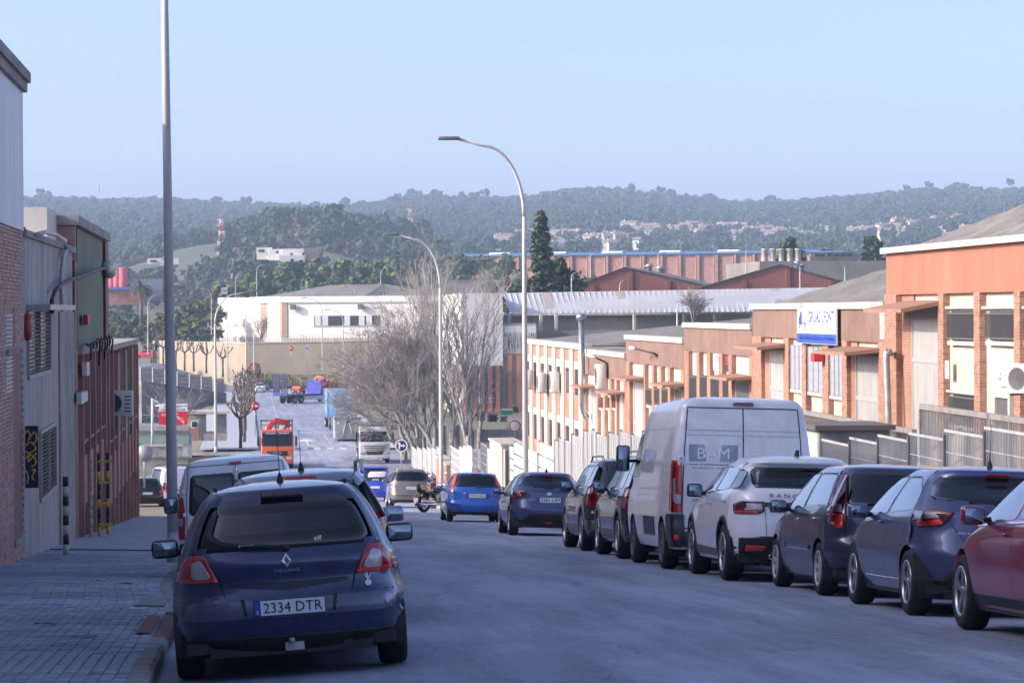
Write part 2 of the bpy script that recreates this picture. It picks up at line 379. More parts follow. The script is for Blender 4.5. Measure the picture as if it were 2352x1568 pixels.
for j in range(100):
    y = 14+j*1.0
    if y > 108: break
    m = MB(); x = kl(y+.5); low = .06 if 28 <= y <= 31 else 0
    z0, z1 = zroad(x, y), zroad(kl(y+1), y+.985)
    pts = [(kl(y)-.15, y, z0-.1), (kl(y), y, z0-.1), (kl(y), y, z0+.10-low), (kl(y)-.03, y, z0+.132-low), (kl(y)-.15, y, z0+.135-low*.4)]
    pt2 = [(kl(y+1)-.15, y+.985, z1-.1), (kl(y+1), y+.985, z1-.1), (kl(y+1), y+.985, z1+.10-low), (kl(y+1)-.03, y+.985, z1+.132-low), (kl(y+1)-.15, y+.985, z1+.135-low*.4)]
    m.add(pts+pt2, [(4, 3, 2, 1, 0), (5, 6, 7, 8, 9)]+[(i, (i+1) % 5, (i+1) % 5+5, i+5) for i in range(5)])
    m.build('kerb_stone', [KRED if 27 <= y <= 31.2 else KERB], lp)
ramp = MB(); ramp.grid(lambda t, y: (kl(y)-.17-.14*t, y, zpl(kl(y)-.17-.14*t, y)+.012), [0, .5, 1], rng(27.5, 31, .5)); ramp.build('red_painted_ramp', [KRED], lp)
cover = MB(); cy = 34.5; cover.add([(x_, y_, zpl(x_, y_)+h) for h in (.014, -.01) for x_, y_ in ((kl(cy)-.18, cy-1.2), (kl(cy)-.18, cy+1.2), (kl(cy)-.5, cy+1.2), (kl(cy)-.5, cy-1.2))], [(0, 1, 2, 3), (0, 4, 5, 1), (1, 5, 6, 2), (2, 6, 7, 3), (3, 7, 4, 0)])
cover.build('access_cover', [mat('cast_cover', (.2, .2, .2), .7, .2, var=.3, scale=6)], lp)
# ---- right pavement and its kerb
FN = 10.7                                                        # fence line
def zpr(x, y): return zroad(KR, y)+.13+.02*(x-KR)
rp_ = tag(sheet('right_pavement', lambda y: KR+.15, lambda y: FN+.4, rng(-8, 190, 2), PAVT, 0, 4, zpr), kind='structure')
for j in range(44):
    y = 14+j*4.0; m = MB(); z0, z1 = zroad(KR, y), zroad(KR, y+3.98)
    m.add([(KR, y, z0-.1), (KR+.15, y, z0-.1), (KR+.15, y, z0+.133), (KR+.03, y, z0+.132), (KR, y, z0+.10), (KR, y+3.98, z1-.1), (KR+.15, y+3.98, z1-.1), (KR+.15, y+3.98, z1+.133), (KR+.03, y+3.98, z1+.132), (KR, y+3.98, z1+.10)], [(0, 1, 2, 3, 4), (9, 8, 7, 6, 5)]+[(i, i+5, (i+1) % 5+5, (i+1) % 5) for i in range(5)])
    m.build('kerb_stone', [KERB], rp_)
# ---- far left pavement beyond the cross street
fp = tag(sheet('far_pavement', lambda y: -4.0, lambda y: 1.22, rng(266, 455, 4), PAVT, .12, 3, lambda x, y: zroad(-1, y)), kind='structure')
kf = MB(); kf.grid(lambda t, y: [(1.22, y, zroad(-1, y)+.12), (1.33, y, zroad(-1, y)+.11), (1.35, y, zroad(-1, y)-.05)][t], [0, 1, 2], rng(266, 455, 4)); kf.build('kerb', [KERB], fp)
fp2 = tag(sheet('far_right_pavement', lambda y: 10.6, lambda y: 13.8, rng(266, 455, 4), PAVT, .12, 3, lambda x, y: zroad(9, y)), kind='structure')
# litter on the pavement
for k, (u, v, a, b) in enumerate(((232, 1332, .16, .10), (315, 1398, .15, .12), (392, 1300, .12, .1), (405, 1237, .12, .1))):
    p = ground_at(u, v, zpl); m = MB(); m.grid(lambda s_, t: (s_*a, t*b*2, .012+.012*noise.noise(Vector((s_*3, t*3, k)))), [-.5, -.2, .1, .5], [-.5, 0, .5]); o = m.build('paper_scrap', [mat('litter_paper', (.62, .62, .6), .8)], loc=(p.x, p.y, zpl(p.x, p.y)), rz=ru(0, 3)); o.rotation_euler.x = -.054
    tag(o, 'crumpled white scrap of paper lying on the left pavement', 'litter', 'paper scraps on the pavement')
for k, (u, v) in enumerate(((105, 1435), (195, 1462), (290, 1341))):
    p = ground_at(u, v, zpl); m = MB(); m.grid(lambda s_, t: (s_*.22, t*.1, .01+.03*abs(noise.noise(Vector((s_*4, t*4, k+9))))), [-.5, -.2, .1, .3, .5], [-.5, -.1, .5]); o = m.build('dead_leaf', [mat('leaf_brown', (.05, .04, .03), .9)], loc=(p.x, p.y, zpl(p.x, p.y)), rz=ru(-.4, .4)); o.rotation_euler.x = -.054
    tag(o, 'dark dry leaf lying on the left pavement', 'leaf', 'dry leaves on the pavement')
# ================================================================ left-hand buildings (facade plane x = FX)
def fz(u, v, xp): return onx(u, v, xp).z
def fbox(mb, u0, u1, v0, v1, xp, d0, d1, m=0):
    """box on a facade plane given by picture columns and rows, depth d0..d1 along x"""
    uc, vc = (u0+u1)/2, (v0+v1)/2
    y0, y1 = onx(u0, vc, xp).y, onx(u1, vc, xp).y
    mb.box(xp+d0, xp+d1, y0, y1, fz(uc, v1, xp), fz(uc, v0, xp), m); return (y0, y1, fz(uc, v1, xp), fz(uc, v0, xp))
RBR = [mat('left_brick_%d' % i, c, .85, var=.3, scale=9, bump=.2) for i, c in enumerate(((.52, .31, .25), (.47, .26, .20), (.56, .36, .29)))]
MORT = mat('mortar', (.36, .33, .30), .95, var=.2, scale=6)
DRED = mat('oxblood_paint', (.14, .04, .045), .6, var=.3, scale=2)
RBRICK = brickmat('red_brick_wall', (.45, .235, .18), (.40, .20, .15), (.42, .35, .31))
METAL = mat('ribbed_sheet_grey', (.50, .49, .48), .6, .1, var=.28, scale=2.0, stretch=(1, 6, .5), dirt=.5)
yl = lambda u, v=900: onx(u, v, FX).y
# -- brick building with a white upper panel
yA, yB = -45.0, yl(55)
b1 = empty('brick_building', (FX-3, (yA+yB)/2, S(48)), 0, 'near building of pale brick under a tall white panel on the left', 'building')
def P0(o, par):            # keep world coordinates under a parent that stands elsewhere
    o.parent = par; o.matrix_parent_inverse = Matrix.Translation(par.location).inverted(); return o
zt1 = fz(47, 165, FX); zw = fz(40, 527, FX)
m = MB(); m.box(FX-8, FX-.012, yA, yB-.01, S(52)-1.5, zw); P0(m.build('wall', [MORT]), b1)
m = MB(); m.box(FX-8, FX+.02, yA, yB-.005, zw+.005, zt1-.35); P0(m.build('white_panel', [mat('white_sheet', (.72, .71, .73), .6, var=.08, scale=.6, stretch=(1, 3, .4))]), b1)
m = MB(); m.box(FX-8.05, FX+.10, yA-.05, yB+.06, zt1-.35, zt1-.18); m.box(FX-8.1, FX+.16, yA-.05, yB+.10, zt1-.18, zt1); P0(m.build('coping', [CONC]), b1)
bm_ = [MB(), MB(), MB()]
for k, q in enumerate(bm_): q.rbox(-.012, .012, -.121, .121, -.0275, .0275, .004, seg=1)
bmesh_ = [q.mesh('brick', [RBR[k]]) for k, q in enumerate(bm_)]
slot = (yl(14), yl(31), fz(22, 900, FX), fz(22, 712, FX)); red = (yl(29), yl(52), fz(40, 1240, FX), fz(40, 800, FX))
rest = MB(); n = 0; zz = zw-.04
cand = []
while zz > S(yB)-.5:
    yy = 46.0+(.125 if round((zw-zz)/.065) % 2 else 0)
    while yy < yB-.13:
        hide = zz < zpl(FX, yy)-.02 or (slot[0]-.1 < yy < slot[1]+.1 and slot[2]-.02 < zz < slot[3]+.02) or (red[0]-.1 < yy < red[1]+.1 and red[2]-.02 < zz < red[3]+.02)
        if not hide: cand.append((yy, zz))
        yy += .252
    zz -= .065
cand.sort(key=lambda q: abs(q[1]-.3)+abs(q[0]-50)*.3)
for (yy, zz) in cand:
    if n < 300: P0(link('brick', bmesh_[n*7 % 3], None, (FX+ru(-.004, .003), yy, zz)), b1); n += 1
    else:
        d = ru(-.004, .003); rest.box(FX-.012+d, FX+.012+d, yy-.121, yy+.121, zz-.0275, zz+.0275, random.randrange(3))
tag(P0(rest.build('brickwork', RBR), b1), kind='stuff')
m = MB(); k = 0
zq = slot[2]
lou = MB()
while zq < slot[3]-.05: lou.box(FX-.06, FX+.0, slot[0], slot[1], zq, zq+.03); zq += .07
P0(lou.build('louvre', [GALV]), b1)
m = MB(); m.box(FX-.05, FX+.06, slot[0]-.1, slot[1]+.2, fz(30, 812, FX), fz(30, 800, FX)); P0(m.build('louvre_ledge', [CONC]), b1)
m = MB(); m.box(FX-.05, FX-.011, red[0], red[1], red[2], red[3]); P0(m.build('recessed_panel', [DRED]), b1)
m = MB(); fbox(m, 30, 54, 1232, 1246, FX, -.04, .05); P0(m.build('sill', [CONC]), b1)
# -- grey ribbed-sheet building
yB2 = yl(171); b2 = empty('sheet_metal_building', (FX-3, (yB+yB2)/2, S(60)), 0, 'grey ribbed sheet-metal building with barred windows between brick building and green block', 'building')
zt2 = fz(110, 562, FX)
m = MB(); m.box(FX-8, FX-.05, yB, yB2, S(yB2)-1, zt2-.02); P0(m.build('wall', [mat('sheet_back', (.25, .24, .23), .7)]), b2)
rb = MB(); yy = yB+.02; win = [(yl(62), yl(113), fz(88, 858, FX), fz(88, 712, FX)), (yl(88), yl(124), fz(105, 1135, FX), fz(105, 985, FX))]
zb = S(yB2)-.6
while yy < yB2-.12:
    segs = [(zb, zt2)]
    for (a, b, c, d) in win:
        if a-.05 < yy+.06 and yy < b: segs = [q for (s0, s1) in segs for q in ((s0, min(s1, c)), (max(s0, d), s1)) if q[1]-q[0] > .02]
    for (s0, s1) in segs:
        rb.add([(FX-.02, yy, s0), (FX+.008, yy+.03, s0), (FX+.008, yy+.075, s0), (FX-.02, yy+.105, s0), (FX-.02, yy+.14, s0), (FX-.02, yy, s1), (FX+.008, yy+.03, s1), (FX+.008, yy+.075, s1), (FX-.02, yy+.105, s1), (FX-.02, yy+.14, s1)], [(0, 1, 6, 5), (1, 2, 7, 6), (2, 3, 8, 7), (3, 4, 9, 8)])
    yy += .14
tag(P0(rb.build('ribbed_cladding', [METAL]), b2), kind='stuff')
m = MB(); m.box(FX-8.1, FX+.07, yB-.02, yB2+.02, zt2, zt2+.12); P0(m.build('coping', [CONC]), b2)
rt = MB()
for i in range(11):                                              # ridge-roof tiles showing above the edge
    rt.tube([(FX-.3, yB+.3+i*.42, zt2+.16), (FX-3.4, yB+.3+i*.42, zt2+.95)], .13, 8)
P0(rt.build('roof_tiles', [mat('old_fibre_roof', (.13, .12, .11), .95, var=.4, scale=3)]), b2)
GRILL = mat('window_dark', (.03, .032, .04), .25)
for k, (a, b, c, d) in enumerate(win):
    m = MB(); m.box(FX-.06, FX-.03, a, b, c, d, 0)
    f_ = MB()
    for q in ((a, b, c-.05, c+.03), (a, b, d-.03, d+.05), (a-.03, a+.04, c, d), (b-.04, b+.03, c, d), ((a+b)/2-.03, (a+b)/2+.03, c, d)): f_.box(FX-.05, FX+.05, *q)
    w_ = P0(m.build('window', [GRILL]), b2); P0(f_.build('window_frame', [mat('frame_grey', (.3, .3, .3), .6)]), b2)
    g_ = MB(); zq = c+.06
    while zq < d: g_.box(FX+.0, FX+.025, a, b, zq, zq+.022); zq += .075
    P0(g_.build('window_bars', [mat('dark_bars', (.06, .06, .065), .6, .3)]), b2)
m = MB(); fbox(m, 58, 122, 700, 712, FX, -.02, .45); P0(m.build('awning', [GALV]), b2)
for (u0, u1, v0, v1) in ((134, 168, 716, 1262), (168, 174, 600, 1250)):
    m = MB(); fbox(m, u0, u1, v0, v1, FX, -.1, .05); P0(m.build('concrete_pier', [CONC if u0 < 150 else DRED]), b2)
for (u0, u1, v0, v1, x0, x1) in ((108, 150, 487, 566, -1.1, 0), (106, 140, 553, 590, -.9, .1)):
    m = MB(); fbox(m, u0, u1, v0, v1, FX-.35, x0, x1)
    o = m.build('air_conditioner', [mat('ac_white', (.55, .53, .48), .6, var=.1, scale=3)]); tag(o, 'tall cream air conditioner case on the sheet-metal roof' if u0 == 108 else 'low cream air conditioner case on the sheet-metal roof', 'air conditioner')
hose = MB(); hose.tube([onx(u, v, FX+.12) for u, v in ((85, 538), (105, 533), (130, 540), (150, 553), (155, 570), (145, 590), (140, 640), (142, 700), (143, 712))], .045, 8); tag(hose.build('cable_duct', [GALV]), 'pale curved cable duct running down the ribbed sheet wall', 'pipe')
red_ = MB(); p = onx(91, 732, FX); red_.lathe([(.001, .0), (.24, .02), (.26, .08), (.2, .14), (.001, .16)], 24, 'x', (FX-.02, yl(58), fz(58, 750, FX))); tag(red_.build('alarm_dome', [mat('alarm_red', (.30, .03, .03), .4)]), 'round red alarm dome on the sheet-metal wall', 'alarm')
# wall lamp with bent arm
wl_ = empty('wall_lamp', onx(120, 714, FX), 0, 'wall-mounted street lamp with bent dark arm over the sheet-metal wall', 'street lamp')
pth = [onx(u, v, FX+.1+d) for u, v, d in ((120, 716, 0), (119, 690, .02), (126, 668, .06), (142, 652, .1), (170, 640, .12), (205, 628, .14), (240, 615, .2))]
m = MB(); m.tube(pth, .045, 8); P0(m.build('arm', [mat('arm_dark', (.05, .035, .045), .6)]), wl_)
hp = onx(252, 617, FX+.22); hd = (pth[-1]-pth[-2]).normalized()
qh = hd.to_track_quat('Y', 'Z').to_matrix().to_4x4(); Mh = Matrix.Translation(hp) @ qh
def ell(mb, M, a, b, c, z0=-1, z1=1, n=14, m=0):
    pr = [(math.sqrt(max(0, 1-t*t)), t) for t in [z0+(z1-z0)*i/8 for i in range(9)]]
    vv = [M @ Vector((a*r_*math.cos(2*math.pi*j/n), b*r_*math.sin(2*math.pi*j/n), c*h)) for (r_, h) in pr for j in range(n)]
    mb.add(vv, [(i*n+j, i*n+(j+1) % n, (i+1)*n+(j+1) % n, (i+1)*n+j) for i in range(8) for j in range(n)], m, True)
m = MB(); ell(m, Mh, .25, .5, .24, 0, 1); ell(m, Mh @ Matrix.Translation((0, -.5, 0)), .12, .28, .12)
P0(m.build('lamp_head', [mat('lamp_cream', (.72, .69, .60), .5, var=.3, scale=6)]), wl_)
m = MB(); ell(m, Mh, .23, .46, .28, -1, 0); P0(m.build('lamp_glass', [mat('lamp_milk', (.45, .42, .34), .2, coat=.5)]), wl_)
# -- green block on brick piers
yB3 = yl(243); b3 = empty('green_block_building', (FX-3, (yB2+yB3)/2, S(77)), 0, 'brick-piered building with a large green panel above on the left', 'building')
GREEN = mat('green_panel', (.11, .16, .10), .7, var=.25, scale=.9, stretch=(1, 2, .6), dirt=.35)
zt3 = fz(205, 535, FX); zg = fz(205, 795, FX)
m = MB(); m.box(FX-8, FX-.06, yB2, yB3, S(yB3)-1, zg+.1); m.box(FX-.5, FX-.02, yB2+.02, yB3, zg+.1, zt3); P0(m.build('wall', [RBRICK]), b3)
m = MB(); fbox(m, 176, 236, 0, 1, FX, 0, 0) if 0 else m.box(FX-.03, FX+.03, yl(177), yl(236), zg, zt3-.05); P0(m.build('green_panel', [GREEN]), b3)
m = MB(); m.box(FX-.05, FX+.1, yl(236), yB3, zg-.2, zt3-.05); P0(m.build('edge_pier', [DRED]), b3)
m = MB(); m.box(FX-.6, FX+.16, yB2-.5, yB3+.1, zt3-.02, zt3+.2); P0(m.build('coping', [CONC]), b3)
m = MB(); m.box(FX-.42, FX+.06, yB2-.45, yB2-.02, zt2-.3, zt3+.0); P0(m.build('brick_pier', [RBRICK]), b3)
m = MB(); fbox(m, 176, 240, 790, 806, FX, -.05, .14); P0(m.build('ledge', [CONC]), b3)
cab = MB()
for k in range(9):
    yy = yl(178)+k*(yl(238)-yl(178))/9
    cab.tube([(FX+.2+ru(0, .1), yy+ru(-.2, .2), zg+.12+ru(-.05, .12)), (FX+.3, yy+.6, zg+.12+ru(-.1, .1)), (FX+.25, yy+1.1, zg-.1+ru(-.4, .1)), (FX+.25, yy+1.8, zg+.1)], .025, 6)
tag(P0(cab.build('cables', [BLACKP]), b3), kind='stuff')
def pier_wall(par, y0, y1, z0, z1, n, mats, glass=True):
    """row of brick piers with recessed dark-red panels, sills and glazing between"""
    w = (y1-y0)/n
    for i in range(n+1):
        m = MB(); a = y0+i*w; m.box(FX-.05, FX+.10, a-.14, a+.14, z0, z1); P0(m.build('brick_pier', [RBRICK]), par)
    for i in range(n):
        a, b = y0+i*w+.14, y0+(i+1)*w-.14; h = z1-z0
        m = MB(); m.box(FX-.05, FX-.03, a, b, z0, z1); P0(m.build('recessed_panel', [DRED]), par)
        for (f0, f1, kind) in ((.06, .30, 'g'), (.62, .92, 'g')):
            m = MB(); m.box(FX-.03, FX-.015, a+.05, b-.05, z0+h*f0, z0+h*f1); P0(m.build('window', [GRILL]), par)
            m = MB(); m.box(FX-.05, FX+.06, a, b, z0+h*f0-.07, z0+h*f0-.01); P0(m.build('sill', [CONC]), par)
        m = MB(); m.box(FX-.03, FX+.03, a+.03, b-.03, z0+h*.34, z0+h*.55); P0(m.build('brick_infill', [RBRICK]), par)
pier_wall(b3, yl(183), yl(236), S(yB3)-.4, zg-.1, 4, None)
# -- lower brick building with green panels
yB4 = yl(312); b4 = empty('low_brick_building', (FX-3, (yB3+yB4)/2, S(97)), 0, 'lower brick-piered building with narrow green panels at the end of the left row', 'building')
zt4 = fz(275, 797, FX)
m = MB(); m.box(FX-8, FX-.06, yB3, yB4, S(yB4)-1, zt4-.02); P0(m.build('wall', [RBRICK]), b4)
m = MB(); m.box(FX-8, FX+.13, yB3-.05, yB4+.05, zt4, zt4+.16); P0(m.build('coping', [CONC]), b4)
pier_wall(b4, yB3+.3, yB4-.15, S(yB4)-.4, zt4-.05, 8, None)
for (u0, u1) in ((268, 276), (284, 292), (297, 304)):
    m = MB(); m.box(FX-.02, FX+.05, yl(u0), yl(u1), fz(285, 1010, FX), zt4-.15); P0(m.build('green_panel', [mat('green_panel_pale', (.11, .17, .10), .7, var=.2, scale=2)]), b4)
# things fixed to the left walls
def gasrack():
    r = empty('gas_pipe_rack', (FX+.3, yl(186), S(yl(186))), 0, 'rack of yellow and black striped pipe guards against the brick piers', 'pipe rack')
    y0 = yl(183); z0 = zpl(FX+.3, y0)
    for k, (dx, c) in enumerate(((.25, 'w'), (.42, 'y'), (.62, 'k'))):
        m = MB()
        for i in range(9): m.tube([(FX+dx, y0+k*.3, z0+i*.22), (FX+dx, y0+k*.3, z0+(i+1)*.22)], .04, 10, (i % 3 > 0) if c != 'w' else 2)
        P0(m.build('upright', [mat('guard_yellow', (.55, .38, .04), .5), mat('guard_black', (.02, .02, .022), .5), mat('guard_cream', (.45, .42, .33), .6)]), r)
    for i in range(4): m = MB(); m.box(FX+.42, FX+.75, y0-.04, y0+.04, z0+.27+i*.5, z0+.32+i*.5); P0(m.build('crossbar', [mat('guard_yellow', (.55, .38, .04), .5)]), r)
gasrack()
bp_ = ground_at(152, 1272, zpl); m = MB()
for i in range(8): m.tube([(bp_.x, bp_.y, bp_.z+i*.18), (bp_.x, bp_.y, bp_.z+(i+1)*.18)], .055, 12, i % 2)
tag(m.build('striped_bollard', [mat('guard_cream', (.45, .42, .33), .6), mat('guard_black', (.02, .02, .022), .5)]), 'black and cream banded guard post on the left pavement', 'bollard')
# graffiti-covered blade sign
gs = empty('projecting_sign', (FX, yl(56), 0), 0, 'narrow dark blade sign with yellow graffiti fixed to the brick corner', 'sign')
yb = yl(55)+.06; z0, z1 = ony(70, 1120, yb).z, ony(70, 978, yb).z; x0, x1 = ony(51, 1050, yb).x, ony(88, 1050, yb).x
m = MB(); m.box(x0, x1, yb, yb+.16, z0, z1); P0(m.build('board', [mat('sign_board_dark', (.022, .02, .028), .5, var=.3, scale=4)]), gs)
g_ = MB(); hh = z1-z0; ww = x1-x0
def gp(a, b): return Vector((x0+ww*a, yb-.004, z0+hh*b))
for cv in ([(.1, .82), (.3, .93), (.5, .84), (.35, .76), (.75, .9), (.9, .78), (.6, .7)], [(.15, .66), (.5, .74), (.85, .64), (.4, .56), (.2, .6), (.6, .52), (.9, .56)], [(.12, .45), (.4, .53), (.35, .42), (.7, .5), (.85, .4), (.55, .34)], [(.15, .3), (.35, .2), (.3, .06)], [(.55, .28), (.8, .3), (.6, .18), (.75, .12)]):
    P_ = [gp(a, b) for a, b in cv]; sm_ = []
    for i in range(len(P_)-1):
        p0, p1, p2, p3 = P_[max(i-1, 0)], P_[i], P_[i+1], P_[min(i+2, len(P_)-1)]
        for t in (0, .25, .5, .75): sm_.append(.5*((2*p1)+(p2-p0)*t+(2*p0-5*p1+4*p2-p3)*t*t+(3*p1-p0-3*p2+p3)*t**3))
    g_.tube(sm_+[P_[-1]], [.012+.008*math.sin(i*.9)**2 for i in range(len(sm_)+1)], 5)
P0(g_.build('graffiti', [mat('graffiti_ochre', (.62, .36, .12), .6)]), gs)
def ac_unit(loc, w, d, h, rz, label, group=None, col=(.56, .54, .50), fan='+x'):
    """outdoor unit: case, round fan grille on the front (local -y), wall bracket"""
    r = empty('air_conditioner', loc, rz, label, 'air conditioner', group)
    m = MB(); m.rbox(-w/2, w/2, 0, d, 0, h, .02, seg=1); m.build('case', [mat('ac_case_%d' % int(col[0]*100), col, .5, var=.08, scale=3)], r)
    f = MB(); f.lathe([(h*.36, -.006), (h*.38, -.012), (h*.40, -.002)], 20, 'y', (-w*.14, 0, h*.5)); f.lathe([(.001, -.004), (h*.36, -.003)], 20, 'y', (-w*.14, 0, h*.5), m=1)
    for k in range(7): a = h*.36*(k+1)/8; f.lathe([(a, -.012), (a+.006, -.014)], 18, 'y', (-w*.14, 0, h*.5))
    for k in range(5): f.box(w*.24, w*.44, -.008, .0, h*(.15+.15*k), h*(.2+.15*k), 1)
    f.build('fan_grille', [mat('ac_grille', (.25, .25, .25), .6), mat('ac_dark', (.04, .04, .045), .6)], r)
    b = MB(); b.box(-w*.42, -w*.36, -.02, d+.1, -.05, 0); b.box(w*.36, w*.42, -.02, d+.1, -.05, 0); b.build('bracket', [GALV], r)
    return r
p = onx(262, 958, FX+.05); ac_unit((FX+.08, yl(262, 930), p.z), .95, .42, .75, R(0), 'boxed air conditioner bracketed above the left pavement')
bx_ = MB(); fbox(bx_, 236, 244, 990, 1010, FX, .1, .3)
for k, (u0, u1, v0, v1, c, nm, lab) in enumerate(((180, 186, 723, 746, (.35, .03, .03), 'alarm_box', 'small red alarm box on the dark downpipe'), (178, 184, 832, 862, (.55, .5, .45), 'alarm_box', 'white and orange alarm box on the brick pier'), (165, 180, 900, 924, (.5, .5, .48), 'meter_box', 'pale grey meter box beside the concrete pier'))):
    m = MB(); fbox(m, u0, u1, v0, v1, FX, .1, .22); tag(m.build(nm, [mat('fixture_%d' % k, c, .5)]), lab, 'wall box')
# ================================================================ right-hand industrial row (facade plane x = RX, facing -x)
RX = 18.0
yR = lambda u, v=850: onx(u, v, RX).y
zR = lambda u, v: onx(u, v, RX).z
OBR = [mat('orange_brick_%d' % i, c, .85, var=.25, scale=8, bump=.2) for i, c in enumerate(((.36, .18, .115), (.32, .155, .10), (.39, .21, .145)))]
OBRICK = brickmat('orange_brick_wall', (.35, .175, .115), (.30, .145, .095), (.38, .31, .26), bh=.075)
BROWN = mat('brown_fascia', (.22, .14, .108), .85, var=.18, scale=1.3, bump=.1, dirt=.3)
ORANGE = mat('orange_fascia', (.35, .155, .10), .9, col2=(.29, .115, .07), scale=.8, stretch=(1, 1.5, .35), bump=.15, dirt=.2, lo=.25, hi=.6)
RUST = mat('rusty_canopy', (.24, .14, .105), .85, col2=(.33, .19, .12), scale=2.4, bump=.2)
RIBG = mat('ribbed_door_grey', (.34, .335, .325), .5, .25, var=.2, scale=2.0, stretch=(1, 4, .4))
ROOFG = mat('fibre_cement_roof', (.20, .195, .185), .95, var=.3, scale=1.5, bump=.4, bscale=8, dirt=.4)
COPE = mat('pale_coping', (.50, .47, .42), .9, var=.2, scale=2, dirt=.35)
ubr = MB(); ubr.box(-.5, .5, -.5, .5, -.5, .5); UBR = [ubr.mesh('brick', [OBR[i]]) for i in range(3)]
class Facade:
    def __init__(s, name, label, u0, u1, v_top_u, v_top, floor_zc, depth=24, back=True, wallm=CREAM):
        s.y1, s.y0 = yR(u0), yR(u1); s.zt = zR(v_top_u, v_top); s.zb = floor_zc+CAM_Z
        s.root = empty(name, (RX+depth/2, (s.y0+s.y1)/2, s.zb), 0, label, 'building'); s.nb = 0; s.rest = MB()
        m = MB(); m.box(RX+.02, RX+depth, s.y0+.004, s.y1-.004, s.zb-2.5, s.zt-.14); s.part(m, 'wall', wallm)
    def part(s, m, name, mat_, kind=None):
        o = m.build(name, mat_ if isinstance(mat_, list) else [mat_]); P0(o, s.root)
        if kind: o['kind'] = kind
        return o
    def box(s, name, mt, u0, u1, v0, v1, d0, d1):
        m = MB(); r = fbox(m, u0, u1, v0, v1, RX, -d1, -d0); s.part(m, name, mt); return r
    def band(s, mt, h, cope=.22, out=.10, y0=None, y1=None):
        y0 = s.y0 if y0 is None else y0; y1 = s.y1 if y1 is None else y1
        m = MB(); m.box(RX-.14, RX+.3, y0+.006, y1-.006, s.zt-cope-h, s.zt-cope); s.part(m, 'fascia', mt)
        m = MB(); m.box(RX-.14-out, RX+.4, y0, y1, s.zt-cope, s.zt); s.part(m, 'coping', COPE); s.zband = s.zt-cope-h
    def pilaster(s, u0, u1, real=True, z1=None, z0=None, d=.16, y0=None, y1=None):
        y1 = yR(u0) if y1 is None else y1; y0 = yR(u1) if y0 is None else y0; z1 = s.zband-.003 if z1 is None else z1; z0 = s.zb-1.0 if z0 is None else z0
        m = MB(); m.box(RX-d+.012, RX+.03, y0+.008, y1-.008, z0, z1); s.part(m, 'pilaster_core', MORT if real else OBRICK)
        if not real: return
        zz = z1; k = 0
        while zz-.075 > z0:
            nb_ = max(1, round((y1-y0)/.26)); w = (y1-y0)/nb_; cuts = [y0+i*w for i in range(nb_+1)]
            if k % 2 and nb_ > 1: cuts = [y0, y0+w/2]+[y0+w/2+w*i for i in range(1, nb_)]+[y1]
            elif k % 2: cuts = [y0, (y0+y1)/2, y1]
            for a, b in zip(cuts, cuts[1:]):
                dd = d+ru(-.004, .004)
                if s.nb < 300 and zz > s.zb+.8:
                    o = link('brick', UBR[random.randrange(3)], None, (RX-dd/2, (a+b)/2, zz-.0375)); o.scale = (dd, b-a-.012, .064); P0(o, s.root); s.nb += 1
                else: s.rest.box(RX-dd, RX+.0, a+.006, b-.006, zz-.069, zz-.006, random.randrange(3))
            zz -= .075; k += 1
    def finish(s):
        if s.rest.v: s.part(s.rest, 'brickwork', OBR, 'stuff')
    def panel(s, u0, u1, v0, v1, mt=None): return s.box('render_panel', mt or CREAM, u0, u1, v0, v1, 0, .04)
    def window(s, u0, u1, v0, v1, bars=True, mesh=False, sill=True):
        y1, y0 = yR(u0, (v0+v1)/2), yR(u1, (v0+v1)/2); uc = (u0+u1)/2; z1, z0 = zR(uc, v0), zR(uc, v1)
        m = MB(); m.box(RX-.03, RX-.0, y0, y1, z0, z1); w = s.part(m, 'window', mat('window_dark', (.03, .032, .04), .25))
        if sill: m = MB(); m.box(RX-.13, RX-.0, y0-.05, y1+.05, z0-.12, z0-.02); s.part(m, 'sill', COPE)
        if bars:
            m = MB(); n = max(4, int((y1-y0)/.11))
            for i in range(n+1): yy = y0+(y1-y0)*i/n; m.box(RX-.15, RX-.13, yy-.012, yy+.012, z0+.04, z1-.04)
            m.box(RX-.155, RX-.125, y0, y1, z0+.03, z0+.07); m.box(RX-.155, RX-.125, y0, y1, z1-.07, z1-.03); s.part(m, 'window_bars', mat('iron_bars', (.16, .155, .15), .5, .5), 'stuff')
        if mesh:
            m = MB(); m.box(RX-.10, RX-.09, y0, y1, z0, z1); s.part(m, 'mesh_screen', mat('mesh_screen', (.36, .38, .42), .6, .3, var=.2, scale=30, stretch=(1, 2, 1)))
            m = MB()
            for i in range(4): yy = y0+(y1-y0)*i/3; m.box(RX-.125, RX-.10, yy-.015, yy+.015, z0, z1)
            for i in range(5): zz = z0+(z1-z0)*i/4; m.box(RX-.12, RX-.105, y0, y1, zz-.012, zz+.012)
            s.part(m, 'screen_frame', GALV)
    def door(s, u0, u1, v0, zb=None, rail=None, mt=None, zrail=None):
        y1, y0 = yR(u0), yR(u1); z1 = zR((u0+u1)/2, v0); zb = s.zb if zb is None else zb
        m = MB(); yy = y0
        while yy < y1-.03:
            m.add([(RX-.03, yy, zb), (RX-.055, yy+.03, zb), (RX-.055, yy+.07, zb), (RX-.03, yy+.10, zb), (RX-.03, min(yy+.13, y1), zb), (RX-.03, yy, z1), (RX-.055, yy+.03, z1), (RX-.055, yy+.07, z1), (RX-.03, yy+.10, z1), (RX-.03, min(yy+.13, y1), z1)], [(5, 6, 1, 0), (6, 7, 2, 1), (7, 8, 3, 2), (8, 9, 4, 3)]); yy += .13
        s.part(m, 'door', mt or RIBG)
